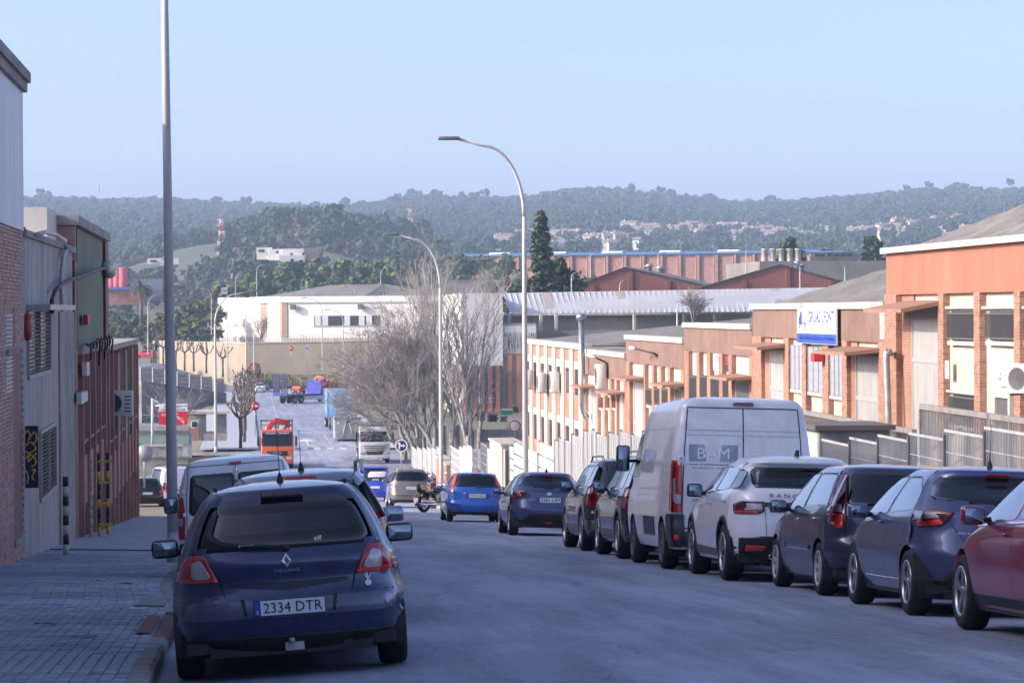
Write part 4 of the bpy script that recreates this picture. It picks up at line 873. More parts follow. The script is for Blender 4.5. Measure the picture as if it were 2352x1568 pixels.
def wheel_mesh(r, w, style):
    """tyre and rim, outer face towards -x, axle along x, centre at origin"""
    key = (r, w, style)
    if key in WHEELS: return WHEELS[key]
    rr = r*.66 if style != 'truck' else r*.56
    t = MB(); h = w/2
    t.lathe([(rr-.01, -h*.9), (rr+.012, -h), (r*.86, -h*1.05), (r*.955, -h*.95), (r, -h*.66), (r*1.0, -h*.2), (r, h*.2), (r, h*.66), (r*.955, h*.95), (r*.86, h*1.05), (rr, h)], 36, 'x')
    rm = MB()
    for k in range(3):
        q = r-.004+.0055*0
    rm.lathe([(rr+.004, -h*.98), (rr-.012, -h*.97), (rr-.02, -h*.8), (rr-.04, h*.2), (0.001, h*.2)], 30, 'x', m=1)
    rm.lathe([(rr+.006, -h*.96), (rr+.004, -h*1.03), (rr-.014, -h*1.03), (rr-.02, -h*.8)], 30, 'x')
    n = {'five': 5, 'ten': 10, 'hub': 7, 'truck': 8, 'six': 6, 'plain': 9}[style]
    sw = {'five': .30, 'ten': .13, 'hub': .30, 'truck': .2, 'six': .24, 'plain': .3}[style]
    rm.lathe([(.001, -h*.86), (r*.13, -h*.88), (r*.16, -h*.7), (r*.16, h*.1)], 16, 'x', m=1 if style == 'ten' else 0)
    for i in range(n):
        a0 = 2*math.pi*i/n+.2
        for j in ((0, 1) if style == 'five' else (0,)):
            a = a0+(j*.24)
            ww = sw*.55 if style == 'five' else sw
            p = []
            for (rad, hw, hx) in ((r*.1, ww*r*.5, -h*.82), (rr*.97, ww*r*(.62 if style != 'ten' else .5), -h*.9)):
                for s_ in (-1, 1): p.append(Vector((hx, rad*math.cos(a)-s_*hw*.5*math.sin(a), rad*math.sin(a)+s_*hw*.5*math.cos(a))))
            q = [v+Vector((h*.35, 0, 0)) for v in p]
            rm.add(p+q, [(0, 1, 3, 2), (4, 6, 7, 5), (0, 2, 6, 4), (1, 5, 7, 3), (0, 4, 5, 1), (2, 3, 7, 6)], 0)
    WHEELS[key] = (t.mesh('wheel', [RUBBER]), rm.mesh('rim', [{'hub': HUBCAP, 'truck': HUBCAP, 'plain': mat('steel_wheel', (.12, .12, .13), .5, .4)}.get(style, ALLOY), BLACKP if style not in ('truck', 'hub') else DALLOY]))
    return WHEELS[key]

class Car:
    def __init__(s, name, loc, rz, label, L, W, H, wb, ro, rear, front, width, paintm, r=.31, tw=.2, rc=((.2, .22), (1.4, .22)), bow=.10, taper=.05, zb=.2, dome=.06, style='five', rot=None, group=None, cat='car', clear=.045, wx=None):
        s.L, s.W, s.H, s.wb, s.ro, s.r, s.tw, s.style, s.paint = L, W, H, wb, ro, r, tw, style, paintm
        s.fr, s.ff, s.fw, s.frc = pchip(rear), pchip(front), pchip(width), pchip(rc)
        s.bow, s.tp, s.zb, s.dome, s.zt = bow, taper, zb, dome, H-dome
        s.clear = clear; s.holes = {'rear': [], 'L': [], 'R': [], 'front': []}
        s.root = empty(name, loc, rz, label, cat, group, rot=rot)
        s.wx = wx or W/2-tw/2-.015
        s.arch = r+clear
    def yr(s, z): return -s.ro + s.fr(z)
    def yf(s, z): return s.L-s.ro - s.ff(z)
    def w(s, z): return s.fw(z)
    def tap(s, y, z):
        a, b = s.yr(z), s.yf(z); m1 = a+(b-a)*.38; m2 = a+(b-a)*.62; t = 1.
        if y < m1: t -= s.tp*((m1-y)/(m1-a))**2.2
        if y > m2: t -= s.tp*1.3*((y-m2)/(b-m2))**2.2
        return t
    def wr(s, z): return s.w(z)*(1-s.tp)
    def wf(s, z): return s.w(z)*(1-s.tp*1.3)
    def rcz(s, z): return min(s.frc(z), s.wr(z)*.8)
    def edge(s, x, w, rc, bow):
        ax = min(abs(x), w); y = bow*(ax/w)**2
        if ax > w-rc: y += rc*(1-math.sqrt(max(0, 1-((ax-(w-rc))/rc)**2)))
        return y
    def rear_y(s, x, z): return s.yr(z)+s.edge(x, s.wr(z), s.rcz(z), s.bow)
    def front_y(s, x, z): return s.yf(z)-s.edge(x, s.wf(z), s.rcz(z)*1.6, s.bow*1.6)
    def side_x(s, y, z):
        y = max(y, s.yr(z)+s.bow*.2); return s.w(z)*s.tap(y, z)
    def P(s, side, a, z):
        if side == 'rear': return Vector((a, s.rear_y(a, z), z))
        if side == 'front': return Vector((a, s.front_y(a, z), z))
        return Vector((s.side_x(a, z)*(1 if side == 'R' else -1), a, z))
    def Pn(s, side, a, z, off):
        p = s.P(side, a, z); e = .012
        t1 = s.P(side, a+e, z)-s.P(side, a-e, z); t2 = s.P(side, a, min(z+e, s.zt))-s.P(side, a, z-e)
        n = t1.cross(t2)
        if n.length < 1e-9: n = Vector((0, -1, 0))
        n.normalize()
        out = {'rear': Vector((0, -1, 0)), 'front': Vector((0, 1, 0)), 'R': Vector((1, 0, 0)), 'L': Vector((-1, 0, 0))}[side]
        if n.dot(out) < 0: n.negate()
        return p+n*off
    # ---- shell
    def body(s, extra_mats=()):
        nC, nR, nS, nz = 5, 9, 62, 46
        zs = [s.zb+(s.zt-s.zb)*i/(nz-1) for i in range(nz)]
        def ring(z):
            pts = []; wr, rc = s.wr(z), s.rcz(z)
            xs = [-wr+rc*(1-math.cos(math.pi/2*i/nC)) for i in range(nC)]
            xs = [-(wr-rc)-rc*math.cos(math.pi/2*i/nC) for i in range(nC)] + [-(wr-rc)+2*(wr-rc)*i/(nR-1) for i in range(nR)] + [(wr-rc)+rc*math.sin(math.pi/2*i/nC) for i in range(1, nC+1)]
            for x in xs: pts.append(('rear', x, s.rear_y(x, z)))
            wf, rf = s.wf(z), s.rcz(z)*1.6
            y0, y1 = s.rear_y(wr, z), s.front_y(wf, z)
            for i in range(1, nS): y = y0+(y1-y0)*i/nS; pts.append(('R', s.side_x(y, z), y))
            rf = min(rf, wf*.9)
            xs = [(wf-rf)+rf*math.cos(math.pi/2*i/nC) for i in range(nC)] + [(wf-rf)-2*(wf-rf)*i/(nR-1) for i in range(nR)] + [-(wf-rf)-rf*math.sin(math.pi/2*i/nC) for i in range(1, nC+1)]
            for x in xs: pts.append(('front', x, s.front_y(x, z)))
            for i in range(nS-1, 0, -1): y = y0+(y1-y0)*i/nS; pts.append(('L', -s.side_x(y, z), y))
            return pts
        V = []; SD = []
        for z in zs:
            for (sd, x, y) in ring(z): V.append([x, y, z]); SD.append(sd)
        n = len(V)//nz
        top = V[-n:]; cx = 0; cy = sum(p[1] for p in top)/n
        es = (.03, .08, .16, .28, .45, .65, .88)
        for e in es:
            for p in top: V.append([p[0]*(1-e), cy+(p[1]-cy)*(1-e), s.zt+s.dome*(1-(1-e)**2.6)]); SD.append('roof')
        wheels = [(0, s.r), (s.wb, s.r)]
        ins = [None]*len(V)
        for i, (p, sd) in enumerate(zip(V, SD)):
            if sd in 'LR' or (sd in ('rear', 'front') and abs(p[0]) > s.W*.47):
                for (wy, wz) in wheels:
                    d = math.hypot(p[1]-wy, p[2]-wz)
                    if d < s.arch: ins[i] = (wy, wz, d)
        hol = [False]*len(V)
        for i, (p, sd) in enumerate(zip(V, SD)):
            if sd in s.holes:
                a = p[0] if sd in ('rear', 'front') else p[1]
                hol[i] = any(inside(h, a, p[2]) for h in s.holes[sd])
        F = []
        nl = nz+len(es)
        for k in range(nl-1):
            for j in range(n):
                f = (k*n+j, k*n+(j+1) % n, (k+1)*n+(j+1) % n, (k+1)*n+j)
                if all(ins[i] for i in f) or all(hol[i] for i in f): continue
                F.append(f)
        for i, q in enumerate(ins):
            if q:
                wy, wz, d = q; p = V[i]; k = s.arch/max(d, 1e-4)
                y2, z2 = wy+(p[1]-wy)*k, wz+(p[2]-wz)*k
                if z2 < s.zb: z2 = s.zb; y2 = wy+math.copysign(math.sqrt(max(0, s.arch**2-(wz-z2)**2)), p[1]-wy)
                p[1], p[2] = y2, z2; p[0] = math.copysign(s.side_x(y2, z2), p[0])
        mb = MB(); mb.add(V, F, 0, True)
        mb.add(V[-n:], [tuple(range(n))], 0, True)
        b = mb.build('body', [s.paint], s.root)
        u = MB()                                     # floor pan and wheel wells
        u.box(-s.W*.34, s.W*.34, s.yr(.4)+.12, s.yf(.4)-.15, s.zb-.015, s.zb+.05)
        u.box(-s.W*.455, s.W*.455, s.arch+.02, s.wb-s.arch-.02, s.zb-.01, s.zb+.08)
        u.box(-s.W*.44, s.W*.44, s.yr(.4)+.15, -s.arch-.02, s.zb+.02, s.zb+.1)
        for wy in (0, s.wb):
            for sg in (-1, 1):
                x1 = sg*(s.side_x(wy, s.r+.1)-.01); x0 = sg*(s.wx-s.tw*.9)
                ang = [math.pi*(-.12+1.24*i/14) for i in range(15)]
                pr = [(wy+(s.arch+.012)*math.cos(a), s.r+(s.arch+.012)*math.sin(a)) for a in ang]
                u.add([(x0, *p) for p in pr]+[(x1, *p) for p in pr], [(i, i+1, 16+i, 15+i) for i in range(14)], 0, True)
                u.add([(x0, *p) for p in pr], [tuple(range(15))], 0)
        u.build('underbody', [BLACKP], s.root)
        return b
    def wheels(s):
        tm, rm = wheel_mesh(s.r, s.tw, s.style)
        for wy in (0, s.wb):
            for sg in (-1, 1):
                o = link('wheel', tm, s.root, (sg*s.wx, wy, s.r), 0 if sg < 0 else math.pi)
                o.rotation_euler = (0, 0, 0 if sg < 0 else math.pi)
                link('rim', rm, o)
    # ---- things laid on the shell
    def patch_into(s, mb, side, poly, off=.006, m=0, nx=10, nz=8, frit=0, m2=1, skirt=.014):
        z0 = min(p[1] for p in poly); z1 = max(p[1] for p in poly); e = (z1-z0)*.004
        zs = sorted(set([z0+e, z1-e]+[z0+(z1-z0)*i/nz for i in range(1, nz)]+[p[1] for p in poly if z0+2*e < p[1] < z1-2*e]))
        if frit: zs = sorted(set([z for z in zs if not (z0+e < z < z0+frit or z1-frit < z < z1-e)]+[z0+frit, z1-frit]))
        rows = []
        for z in zs:
            a, b = span(poly, z) or (0, 0); ww = b-a
            ts = [i/nx for i in range(nx+1)]
            if frit and ww > 2.5*frit:
                k = frit/ww; ts = [0]+[k+(1-2*k)*i/(nx-2) for i in range(nx-1)]+[1]
            rows.append([(a+ww*t, z) for t in ts])
        nr = len(rows); nc = nx+1
        vv = [s.Pn(side, a, z, off) for row in rows for (a, z) in row]
        flip = side in ('rear', 'R')
        base = len(mb.v); mb.v += [tuple(p) for p in vv]
        for j in range(nr-1):
            for i in range(nx):
                f = (base+j*nc+i, base+j*nc+i+1, base+(j+1)*nc+i+1, base+(j+1)*nc+i)
                mb.f.append(f if flip else f[::-1]); mb.sm.append(True)
                mb.m.append(m2 if frit and (j == 0 or j == nr-2 or i == 0 or i == nx-1) else m)
        if skirt:
            loop = [(0, i) for i in range(nc)]+[(j, nx) for j in range(1, nr)]+[(nr-1, i) for i in range(nx-1, -1, -1)]+[(j, 0) for j in range(nr-2, 0, -1)]
            b2 = len(mb.v); mb.v += [tuple(s.Pn(side, *rows[j][i], off-skirt)) for (j, i) in loop]
            for k, (j, i) in enumerate(loop):
                k2 = (k+1) % len(loop); j2, i2 = loop[k2]
                mb.f.append((base+j*nc+i, b2+k, b2+k2, base+j2*nc+i2)); mb.m.append(m2 if frit else m); mb.sm.append(False)
        return mb
    def patch(s, name, side, poly, mats, off=.006, parent=None, rnd_=0., **k):
        if rnd_: poly = roundpoly(poly, rnd_)
        mb = MB(); s.patch_into(mb, side, poly, off, **k)
        return mb.build(name, mats if isinstance(mats, list) else [mats], parent or s.root)
    def both(s, name, side, poly, mats, off=.006, parents=(None, None), **k):
        """on the rear or the front: a shape and its mirror image (each its own part); on the sides: left and right"""
        if side in ('rear', 'front'):
            a = s.patch(name, side, poly, mats, off, parents[0], **k); b = s.patch(name, side, [(-x, z) for (x, z) in poly], mats, off, parents[1], **k)
        else:
            a = s.patch(name, 'L', poly, mats, off, parents[0], **k); b = s.patch(name, 'R', poly, mats, off, parents[1], **k)
        return a, b
    def window(s, side, poly, glass=None, frit=.05, off=.004, name='window', margin=.03, sides=('L', 'R'), see=True, rnd_=.05, nx=12, nz=10):
        poly = roundpoly(poly, rnd_)
        glass = glass or GLASS
        for sd in (sides if side == 'side' else (side,)):
            if see: s.holes[sd].append(shrink(poly, margin))
            s.patch(name, sd, poly, [glass, FRIT], off, frit=frit, nx=nx, nz=nz)
    def seam(s, side, pts, wd=.006, off=.0025, mb=None):
        own = mb is None; mb = mb or MB()
        pp = []
        for a, b in zip(pts, pts[1:]):
            k = max(1, int(math.hypot(b[0]-a[0], b[1]-a[1])/.05))
            pp += [(a[0]+(b[0]-a[0])*i/k, a[1]+(b[1]-a[1])*i/k) for i in range(k)]
        pp.append(pts[-1]); n = len(pp); vv = []
        for i in range(n):
            a, b = pp[max(i-1, 0)], pp[min(i+1, n-1)]; d = Vector((b[0]-a[0], b[1]-a[1])).normalized()
            for sg in (-1, 1): vv.append(s.Pn(side, pp[i][0]-d.y*sg*wd/2, pp[i][1]+d.x*sg*wd/2, off))
        mb.add(vv, [(2*i, 2*i+1, 2*i+3, 2*i+2) for i in range(n-1)], 0)
        return mb
    def seams(s, items, mat_=None, name='panel_gap', wd=.006):
        for (side, pts) in items:
            for sd in (('L', 'R') if side == 'side' else (side,)): s.seam(sd, pts, wd).build(name, [mat_ or SEAM], s.root)
    def plate(s, z, txt, side='rear', x=0., sz=(.52, .11), off=.02, tilt=0., short=False):
        p = s.Pn(side, x, z, off); sg = -1 if side == 'rear' else 1
        hw, hh = sz[0]/2, sz[1]/2; M = Matrix.Translation(p) @ Matrix.Rotation(tilt, 4, 'X')
        if side == 'front': M = M @ Matrix.Rotation(math.pi, 4, 'Z')
        b = MB(); b.box(-hw-.006, hw+.006, 0, .012, -hh-.006, hh+.006, 1, M); b.box(-hw, hw, -.003, .004, -hh, hh, 0, M)
        b.box(-hw, -hw+.045, -.0045, .003, -hh, hh, 2, M)
        o = b.build('license_plate', [PLATE, BLACKP, PBLUE], s.root)
        if txt:
            t = MB(); add_text(t, txt, sz[1]*.68, sz[0]-.085, lambda a, c: M @ Vector((a+.024, -.0065, c)), 0)
            add_text(t, 'E', .022, .014, lambda a, c: M @ Vector((a-hw+.022, -.0062, c-hh*.5)), 1)
            t.build('plate_text', [PTEXT, PLATE], o)
        return o
    def lettering(s, txt, side, a, z, size, width, m, off=.006, name='lettering', bold=False, parent=None):
        t = MB(); sg = {'rear': 1, 'R': 1, 'L': -1, 'front': -1}[side]
        add_text(t, txt, size, width, lambda x, y: s.Pn(side, a+sg*x, z+y, off), 0, bold)
        return t.build(name, [m], parent or s.root)
    def mirrors(s, y, z, m=None, size=(.23, .16, .1), gap=.06):
        for sg in (-1, 1):
            x0 = s.side_x(y, z)-.01; b = MB()
            xc = sg*(x0+gap+size[0]/2)
            b.rbox(xc-size[0]/2, xc+size[0]/2, y-size[2]/2, y+size[2]/2+.03, z-size[1]/2, z+size[1]/2, .04, 0)
            b.tube([(sg*(x0-.03), y+.03, z-.03), (sg*(x0+gap+.03), y+.02, z-.04)], .028, 6, 1)
            o = b.build('wing_mirror', [m or s.paint, BLACKP], s.root)
            g = MB(); g.rbox(xc-size[0]/2+.015, xc+size[0]/2-.015, y-size[2]/2-.004, y-size[2]/2+.01, z-size[1]/2+.015, z+size[1]/2-.015, .02, 0)
            g.build('mirror_glass', [MIRROR], o)
    def handles(s, spots, m=None):
        for (y, z) in spots:
            for sd in ('L', 'R'):
                b = MB(); p = s.Pn(sd, y, z, .022); sg = -1 if sd == 'L' else 1
                b.rbox(p.x-.012, p.x+.012, y-.09, y+.09, z-.014, z+.014, .01)
                b.box(min(p.x, p.x-sg*.03), max(p.x, p.x-sg*.03), y-.08, y-.06, z-.01, z+.01); b.box(min(p.x, p.x-sg*.03), max(p.x, p.x-sg*.03), y+.06, y+.08, z-.01, z+.01)
                b.build('door_handle', [m or s.paint], s.root)
    def antenna(s, y, h=.45, lean=.35, x=0., fin=False):
        z = s.H-.005; b = MB()
        if fin: b.prism([(y-.08, z-.02), (y+.1, z-.02), (y-.05, z+.07), (y-.075, z+.07)], x-.02, x+.02, 'x')
        else:
            b.lathe([(.032, -.02), (.03, .0), (.014, .05), (.006, .07)], 10, 'z', (x, y, z))
            b.tube([(x, y, z+.05), (x, y-lean*h*.2, z+.05+h)], [.004, .0025], 6)
        b.build('antenna', [BLACKP], s.root)
    def wiper(s, pts, side='rear'):
        b = MB(); b.tube([s.Pn(side, x, z, .02) for (x, z) in pts], .009, 6)
        b.lathe([(.001, -.02), (.025, -.015), (.03, .02)], 10, 'y', s.Pn(side, *pts[0], .01)); b.build('wiper', [BLACKP], s.root)
    def interior(s, zs=.5, seat=.62, yd=None, rear_seat=True):
        """floor, front seats, rear bench and dashboard, seen through the glass"""
        m = DARKIN; W2 = s.w(.8)-.12
        t = MB(); t.box(-W2, W2, s.yr(.9)+.25, s.wb-.1, zs-.25, zs-.2); yd = yd or s.wb-.45
        t.rbox(-W2, W2, yd, yd+.5, zs, zs+.42, .08); t.build('dashboard', [m], s.root)
        st = MB(); st.lathe([(.17, -.015), (.185, 0), (.17, .015), (.155, 0)], 20, 'y', (-.36, yd-.12, zs+.36), closed=True); st.build('steering_wheel', [m], s.root)
        for x in (-.37, .37):
            a = MB(); a.rbox(x-.25, x+.25, yd-1.15, yd-.65, zs-.2, zs-.02, .06); a.rbox(x-.24, x+.24, yd-1.3, yd-1.12, zs-.1, zs+.5, .07)
            a.rbox(x-.14, x+.14, yd-1.33, yd-1.21, zs+.53, zs+.73, .05); a.tube([(x-.05, yd-1.26, zs+.45), (x-.05, yd-1.26, zs+.6)], .01, 6); a.tube([(x+.05, yd-1.26, zs+.45), (x+.05, yd-1.26, zs+.6)], .01, 6)
            a.build('front_seat', [m], s.root)
        if rear_seat:
            a = MB(); yb = yd-2.05
            a.rbox(-W2+.05, W2-.05, yb, yb+.5, zs-.2, zs-.02, .06); a.rbox(-W2+.05, W2-.05, yb-.14, yb+.04, zs-.1, zs+.33, .06)
            a.build('rear_seat', [m], s.root)
        mi = MB(); mi.rbox(-.12, .12, yd+.12, yd+.16, s.H-.23, s.H-.16, .02); mi.tube([(0, yd+.14, s.H-.17), (0, yd+.2, s.H-.08)], .008, 6); mi.build('rear_view_mirror', [BLACKP], s.root)
    def rails(s, y0, y1, x, z, m=None, h=.05):
        for sg in (-1, 1):
            b = MB(); k = 9
            b.tube([(sg*x, y0+(y1-y0)*i/k, z-.03+(h+.03)*min(1, 3.2*math.sin(math.pi*i/k))) for i in range(k+1)], .018, 6); b.build('roof_rail', [m or ALLOY], s.root)
    def flare(s, wid, m, off=.012):
        """cladding ring round each wheel arch"""
        for wy in (0, s.wb):
            for sd in ('L', 'R'):
                mb = MB(); a0 = math.asin(max(-1, min(1, (s.zb+.03-s.r)/s.arch)))
                n = 24; vv = []
                for i in range(n+1):
                    a = a0+(math.pi-2*a0)*i/n
                    for (rad, o) in ((s.arch-.006, off-.02), (s.arch-.004, off), (s.arch+wid, off), (s.arch+wid+.01, off-.02)):
                        vv.append(s.Pn(sd, wy+rad*math.cos(a), max(s.zb, s.r+rad*math.sin(a)), o))
                mb.add(vv, [(i*4+j, i*4+j+1, (i+1)*4+j+1, (i+1)*4+j) for i in range(n) for j in range(3)], 0, True); mb.build('arch_trim', [m], s.root)
    def badge(s, z, kind, r=.05, x=0., side='rear', m=None):
        mb = MB(); P = lambda a, c, o=.012: s.Pn(side, x+a, z+c, o)
        def loop(fa, n=20, k=.78):
            v = []
            for i in range(n):
                a, c = fa(2*math.pi*i/n); v += [P(a, c), P(a*k, c*k), P(a, c, -.004), ]
            mb.add(v, [q for i in range(n) for q in ((3*i, 3*i+1, 3*((i+1) % n)+1, 3*((i+1) % n)), (3*i, 3*((i+1) % n), 3*((i+1) % n)+2, 3*i+2))], 0)
        if kind == 'diamond':
            loop(lambda t: ((lambda c_, s_: (r*.72*c_/(abs(c_)+abs(s_)), r*s_/(abs(c_)+abs(s_))))(math.cos(t), math.sin(t))), 4, .55)
        elif kind == 'chevrons':
            for k in (0, 1):
                zz = -k*r*.62
                for sg in (-1, 1): mb.add([P(0, zz+r*.6), P(sg*r, zz-r*.2), P(sg*r, zz-r*.55), P(0, zz+r*.22)], [(0, 1, 2, 3)], 0)
        elif kind == 'ringbar':
            loop(lambda t: (r*math.cos(t), r*math.sin(t)*.9), 20, .78)
            mb.add([P(-r*1.1, -.22*r), P(r*1.1, -.22*r), P(r*1.1, .22*r), P(-r*1.1, .22*r)], [(0, 1, 2, 3)], 0)
        elif kind == 'oval':
            v = [P(r*1.25*math.cos(2*math.pi*i/20), r*.55*math.sin(2*math.pi*i/20)) for i in range(20)]; mb.add(v, [tuple(range(20))], 1)
            loop(lambda t: (r*1.25*math.cos(t), r*.55*math.sin(t)), 20, .88)
        elif kind == 'ellipses':
            loop(lambda t: (r*1.3*math.cos(t), r*.85*math.sin(t)), 20, .86)
            v = [P(.45*r*math.cos(2*math.pi*i/16), .8*r*math.sin(2*math.pi*i/16)) for i in range(16)]; mb.add([p for p in v]+[P(.3*r*math.cos(2*math.pi*i/16), .62*r*math.sin(2*math.pi*i/16)) for i in range(16)], [(i, (i+1) % 16, 16+(i+1) % 16, 16+i) for i in range(16)], 0)
        else: loop(lambda t: (r*math.cos(t), r*math.sin(t)), 20, .8)
        mb.build('badge', [m or CHROME, PBLUE], s.root)
def loc_on_road(x, y, dz=0.):
    return (x, y, zroad(x, y)+dz)
def road_rot(x, y, rz=0., wb=2.6, tr=1.5):
    """pitch and roll of a car standing on the road, heading +y turned by rz"""
    sy = (zroad(x, y+wb)-zroad(x, y))/wb; sx = (zroad(x+tr/2, y)-zroad(x-tr/2, y))/tr
    nrm = Vector((-sx, -sy, 1)).normalized(); f = Vector((-math.sin(rz), math.cos(rz), 0)); f = (f-nrm*f.dot(nrm)).normalized()
    rt = f.cross(nrm); M = Matrix((rt, f, nrm)).transposed()
    return M.to_euler()
def place_car(u, v, y=None, x=None):
    p = ground_at(u, v); return (p.x if x is None else x, p.y if y is None else y)
def std_front(c, zw0, zw1, w0, w1, glass=None, see=True):
    c.window('front', [(-w0, zw0), (w0, zw0), (w1, zw1), (-w1, zw1)], glass or GLASS, .04, name='windscreen', see=see)
def std_lights_front(c, z=.66, x0=.45, x1=.74, h=.12):
    c.both('headlight', 'front', [(x0, z-h/2), (x1, z-h/3), (x1, z+h*.6), (x0, z+h/2)], CLRL, .008)
    c.patch('grille', 'front', [(-.4, z-.06), (.4, z-.06), (.42, z+.05), (-.42, z+.05)], BLACKP, .006)
ROWG = 'cars parked in the row along the right kerb'
def car_at(x, y, rz=0., wb=2.6):
    return dict(loc=loc_on_road(x, y), rz=0, rot=road_rot(x, y, rz, wb))

# ---- dark blue hatchback in the left foreground (rear axle at x, y)
def megane(x, y):
    P_ = paint('midnight_blue_paint', (.034, .046, .115), .35, .30, dust=.35)
    c = Car('parked_car', label='dark blue hatchback with white plate 2334 DTR parked at the left kerb', L=4.21, W=1.777, H=1.457, wb=2.625, ro=.80,
        rear=[(.18, .16), (.28, .07), (.4, .02), (.5, 0), (.585, .015), (.61, .06), (.72, .085), (.85, .07), (.90, .08), (.945, .13), (1.0, .17), (1.3, .37), (1.36, .40), (1.40, .44)],
        front=[(.18, .12), (.45, 0), (.6, .03), (.75, .2), (.86, .6), (.97, 1.12), (1.05, 1.27), (1.3, 1.8), (1.4, 2.05)],
        width=[(.18, .80), (.32, .872), (.5, .895), (.62, .888), (.75, .872), (.88, .838), (.96, .80), (1.1, .742), (1.25, .665), (1.34, .60), (1.4, .535)],
        rc=[(.2, .34), (.6, .36), (.9, .30), (1.0, .2), (1.4, .14)], bow=.10, taper=.055, zb=.19, dome=.06, r=.315, tw=.205, style='hub', paintm=P_, **car_at(x, y))
    c.window('rear', [(-.715, .955), (.715, .955), (.575, 1.335), (-.575, 1.335)], GLASS, .115, name='rear_window', rnd_=.03, nx=14, nz=12)
    std_front(c, 1.0, 1.35, .66, .52)
    c.window('side', [(.0, .95), (.92, .945), (.92, 1.31), (.35, 1.31)], SGLASS, .03); c.window('side', [(.97, .945), (2.0, .93), (1.45, 1.31), (.97, 1.31)], SGLASS, .03)
    c.body(); c.wheels(); c.interior(.52)
    for sg in (-1, 1):
        f = lambda q: [(sg*a, b) for a, b in q]
        l = c.patch('tail_light', 'rear', f([(.845, .755), (.80, .86), (.735, .925), (.66, .94), (.60, .93), (.57, .87), (.505, .735), (.66, .738)]), REDL, .012, rnd_=.02, nz=10)
        c.patch('clear_lens', 'rear', f([(.705, .785), (.70, .885), (.65, .90), (.625, .895), (.565, .785), (.58, .768), (.69, .77)]), CLRL, .016, l, rnd_=.02, skirt=.006)
        c.patch('red_reflector', 'rear', f([(.80, .742), (.80, .77), (.53, .772), (.515, .74)]), REDB, .0145, l, skirt=.006)
    c.seams([('rear', [(-.715, .955), (-.60, .93), (-.57, .87), (-.505, .735), (-.47, .612), (-.2, .603), (.2, .603), (.47, .612), (.505, .735), (.57, .87), (.60, .93), (.715, .955)]),
             ('rear', [(-.84, .60), (-.47, .612)]), ('rear', [(.47, .612), (.84, .60)]), ('side', [(.95, .3), (.95, 1.33)]), ('side', [(2.0, .3), (2.05, .93)]), ('side', [(-.05, .98), (.0, .75), (.33, .62), (.36, .3)])], wd=.009)
    fold = MB()                                  # dark strip paints in the shade of the tailgate's lower fold
    c.patch_into(fold, 'rear', [(-.46, .69), (0, .645), (.46, .69), (.44, .715), (0, .70), (-.44, .715)], .0035, skirt=0, nx=16); fold.build('tailgate_crease_shade', [mat('painted_crease_shade', (.006, .009, .028), .35)], c.root)
    c.patch('bumper_panel', 'rear', roundpoly([(-.79, .455), (.79, .455), (.76, .585), (-.76, .585)], .04), paint('dusty_bumper_plastic', (.075, .085, .15), .1, .45, dust=.4), .012, nx=18)
    c.patch('lower_valance', 'rear', [(-.76, .19), (.76, .19), (.80, .32), (-.80, .32)], BLACKP, .004, nx=16)
    for sg in (-1, 1): c.patch('plate_recess_edge', 'rear', [(sg*.33, .59), (sg*.36, .59), (sg*.335, .48), (sg*.315, .48)], BLACKP, .014)
    c.plate(.525, '2334 DTR', off=.024)
    c.patch('high_brake_light', 'rear', [(-.16, 1.342), (.16, 1.342), (.155, 1.362), (-.155, 1.362)], DREDL, .012)
    c.badge(.865, 'diamond', .05); c.lettering('MEGANE', 'rear', 0, .795, .024, .19, CHROME, name='model_lettering')
    st = MB(); c_ = lambda a, b: c.Pn('rear', .595+a*.9, .655+b*.9, .006)   # white onion sticker on the corner
    st.add([c_(.028*math.cos(2*math.pi*i/18), .024*math.sin(2*math.pi*i/18)-(.004 if i == 13 else 0)) for i in range(18)], [tuple(range(18))])
    for (a0, b0, a1, b1) in ((-.004, .02, .0, .085), (-.003, .03, -.035, .075), (.003, .03, .03, .08), (-.004, .035, -.02, .09)): st.add([c_(a0-.005, b0), c_(a0+.006, b0), c_(a1+.003, b1), c_(a1-.003, b1)], [(0, 1, 2, 3)])
    st.build('white_sticker', [PLATE], c.root)
    c.lettering('elf', 'rear', .245, 1.01, .035, .06, PLATE, .009, 'window_sticker', True); c.lettering('RENAULT', 'rear', -.29, .985, .02, .11, PLATE, .009, 'window_sticker')
    c.wiper([(.0, .95), (-.2, .97), (-.33, .975)]); c.mirrors(1.75, .96, BLACKP, (.22, .15, .1), .08); c.antenna(.15, .42, .2)
    tb = MB(); tb.tube([(0, c.yr(.3)+.1, .25), (0, c.yr(.3)-.02, .24)], .02, 8); tb.box(-.05, .09, c.yr(.3)+.02, c.yr(.3)+.06, .2, .26); tb.lathe([(.001, .0), (.024, .01), (.024, .04), (.001, .05)], 10, 'z', (0, c.yr(.3)-.02, .25)); tb.build('tow_bar', [GALV], c.root)
    ex = MB(); ex.tube([(.42, c.yr(.3)+.3, .24), (.42, c.yr(.3)+.06, .23)], .035, 10); ex.rbox(.3, .62, c.yr(.3)+.15, c.yr(.3)+.4, .2, .3, .04); ex.build('exhaust', [mat('sooty_steel', (.05, .045, .04), .6, .5)], c.root)
    for sg in (-1, 1):                            # black roof ditch strips
        b = MB(); b.tube([(sg*.50, .05, 1.422), (sg*.52, .9, 1.428), (sg*.50, 1.5, 1.40)], .014, 6); b.build('roof_strip', [BLACKP], c.root)
    return c.root

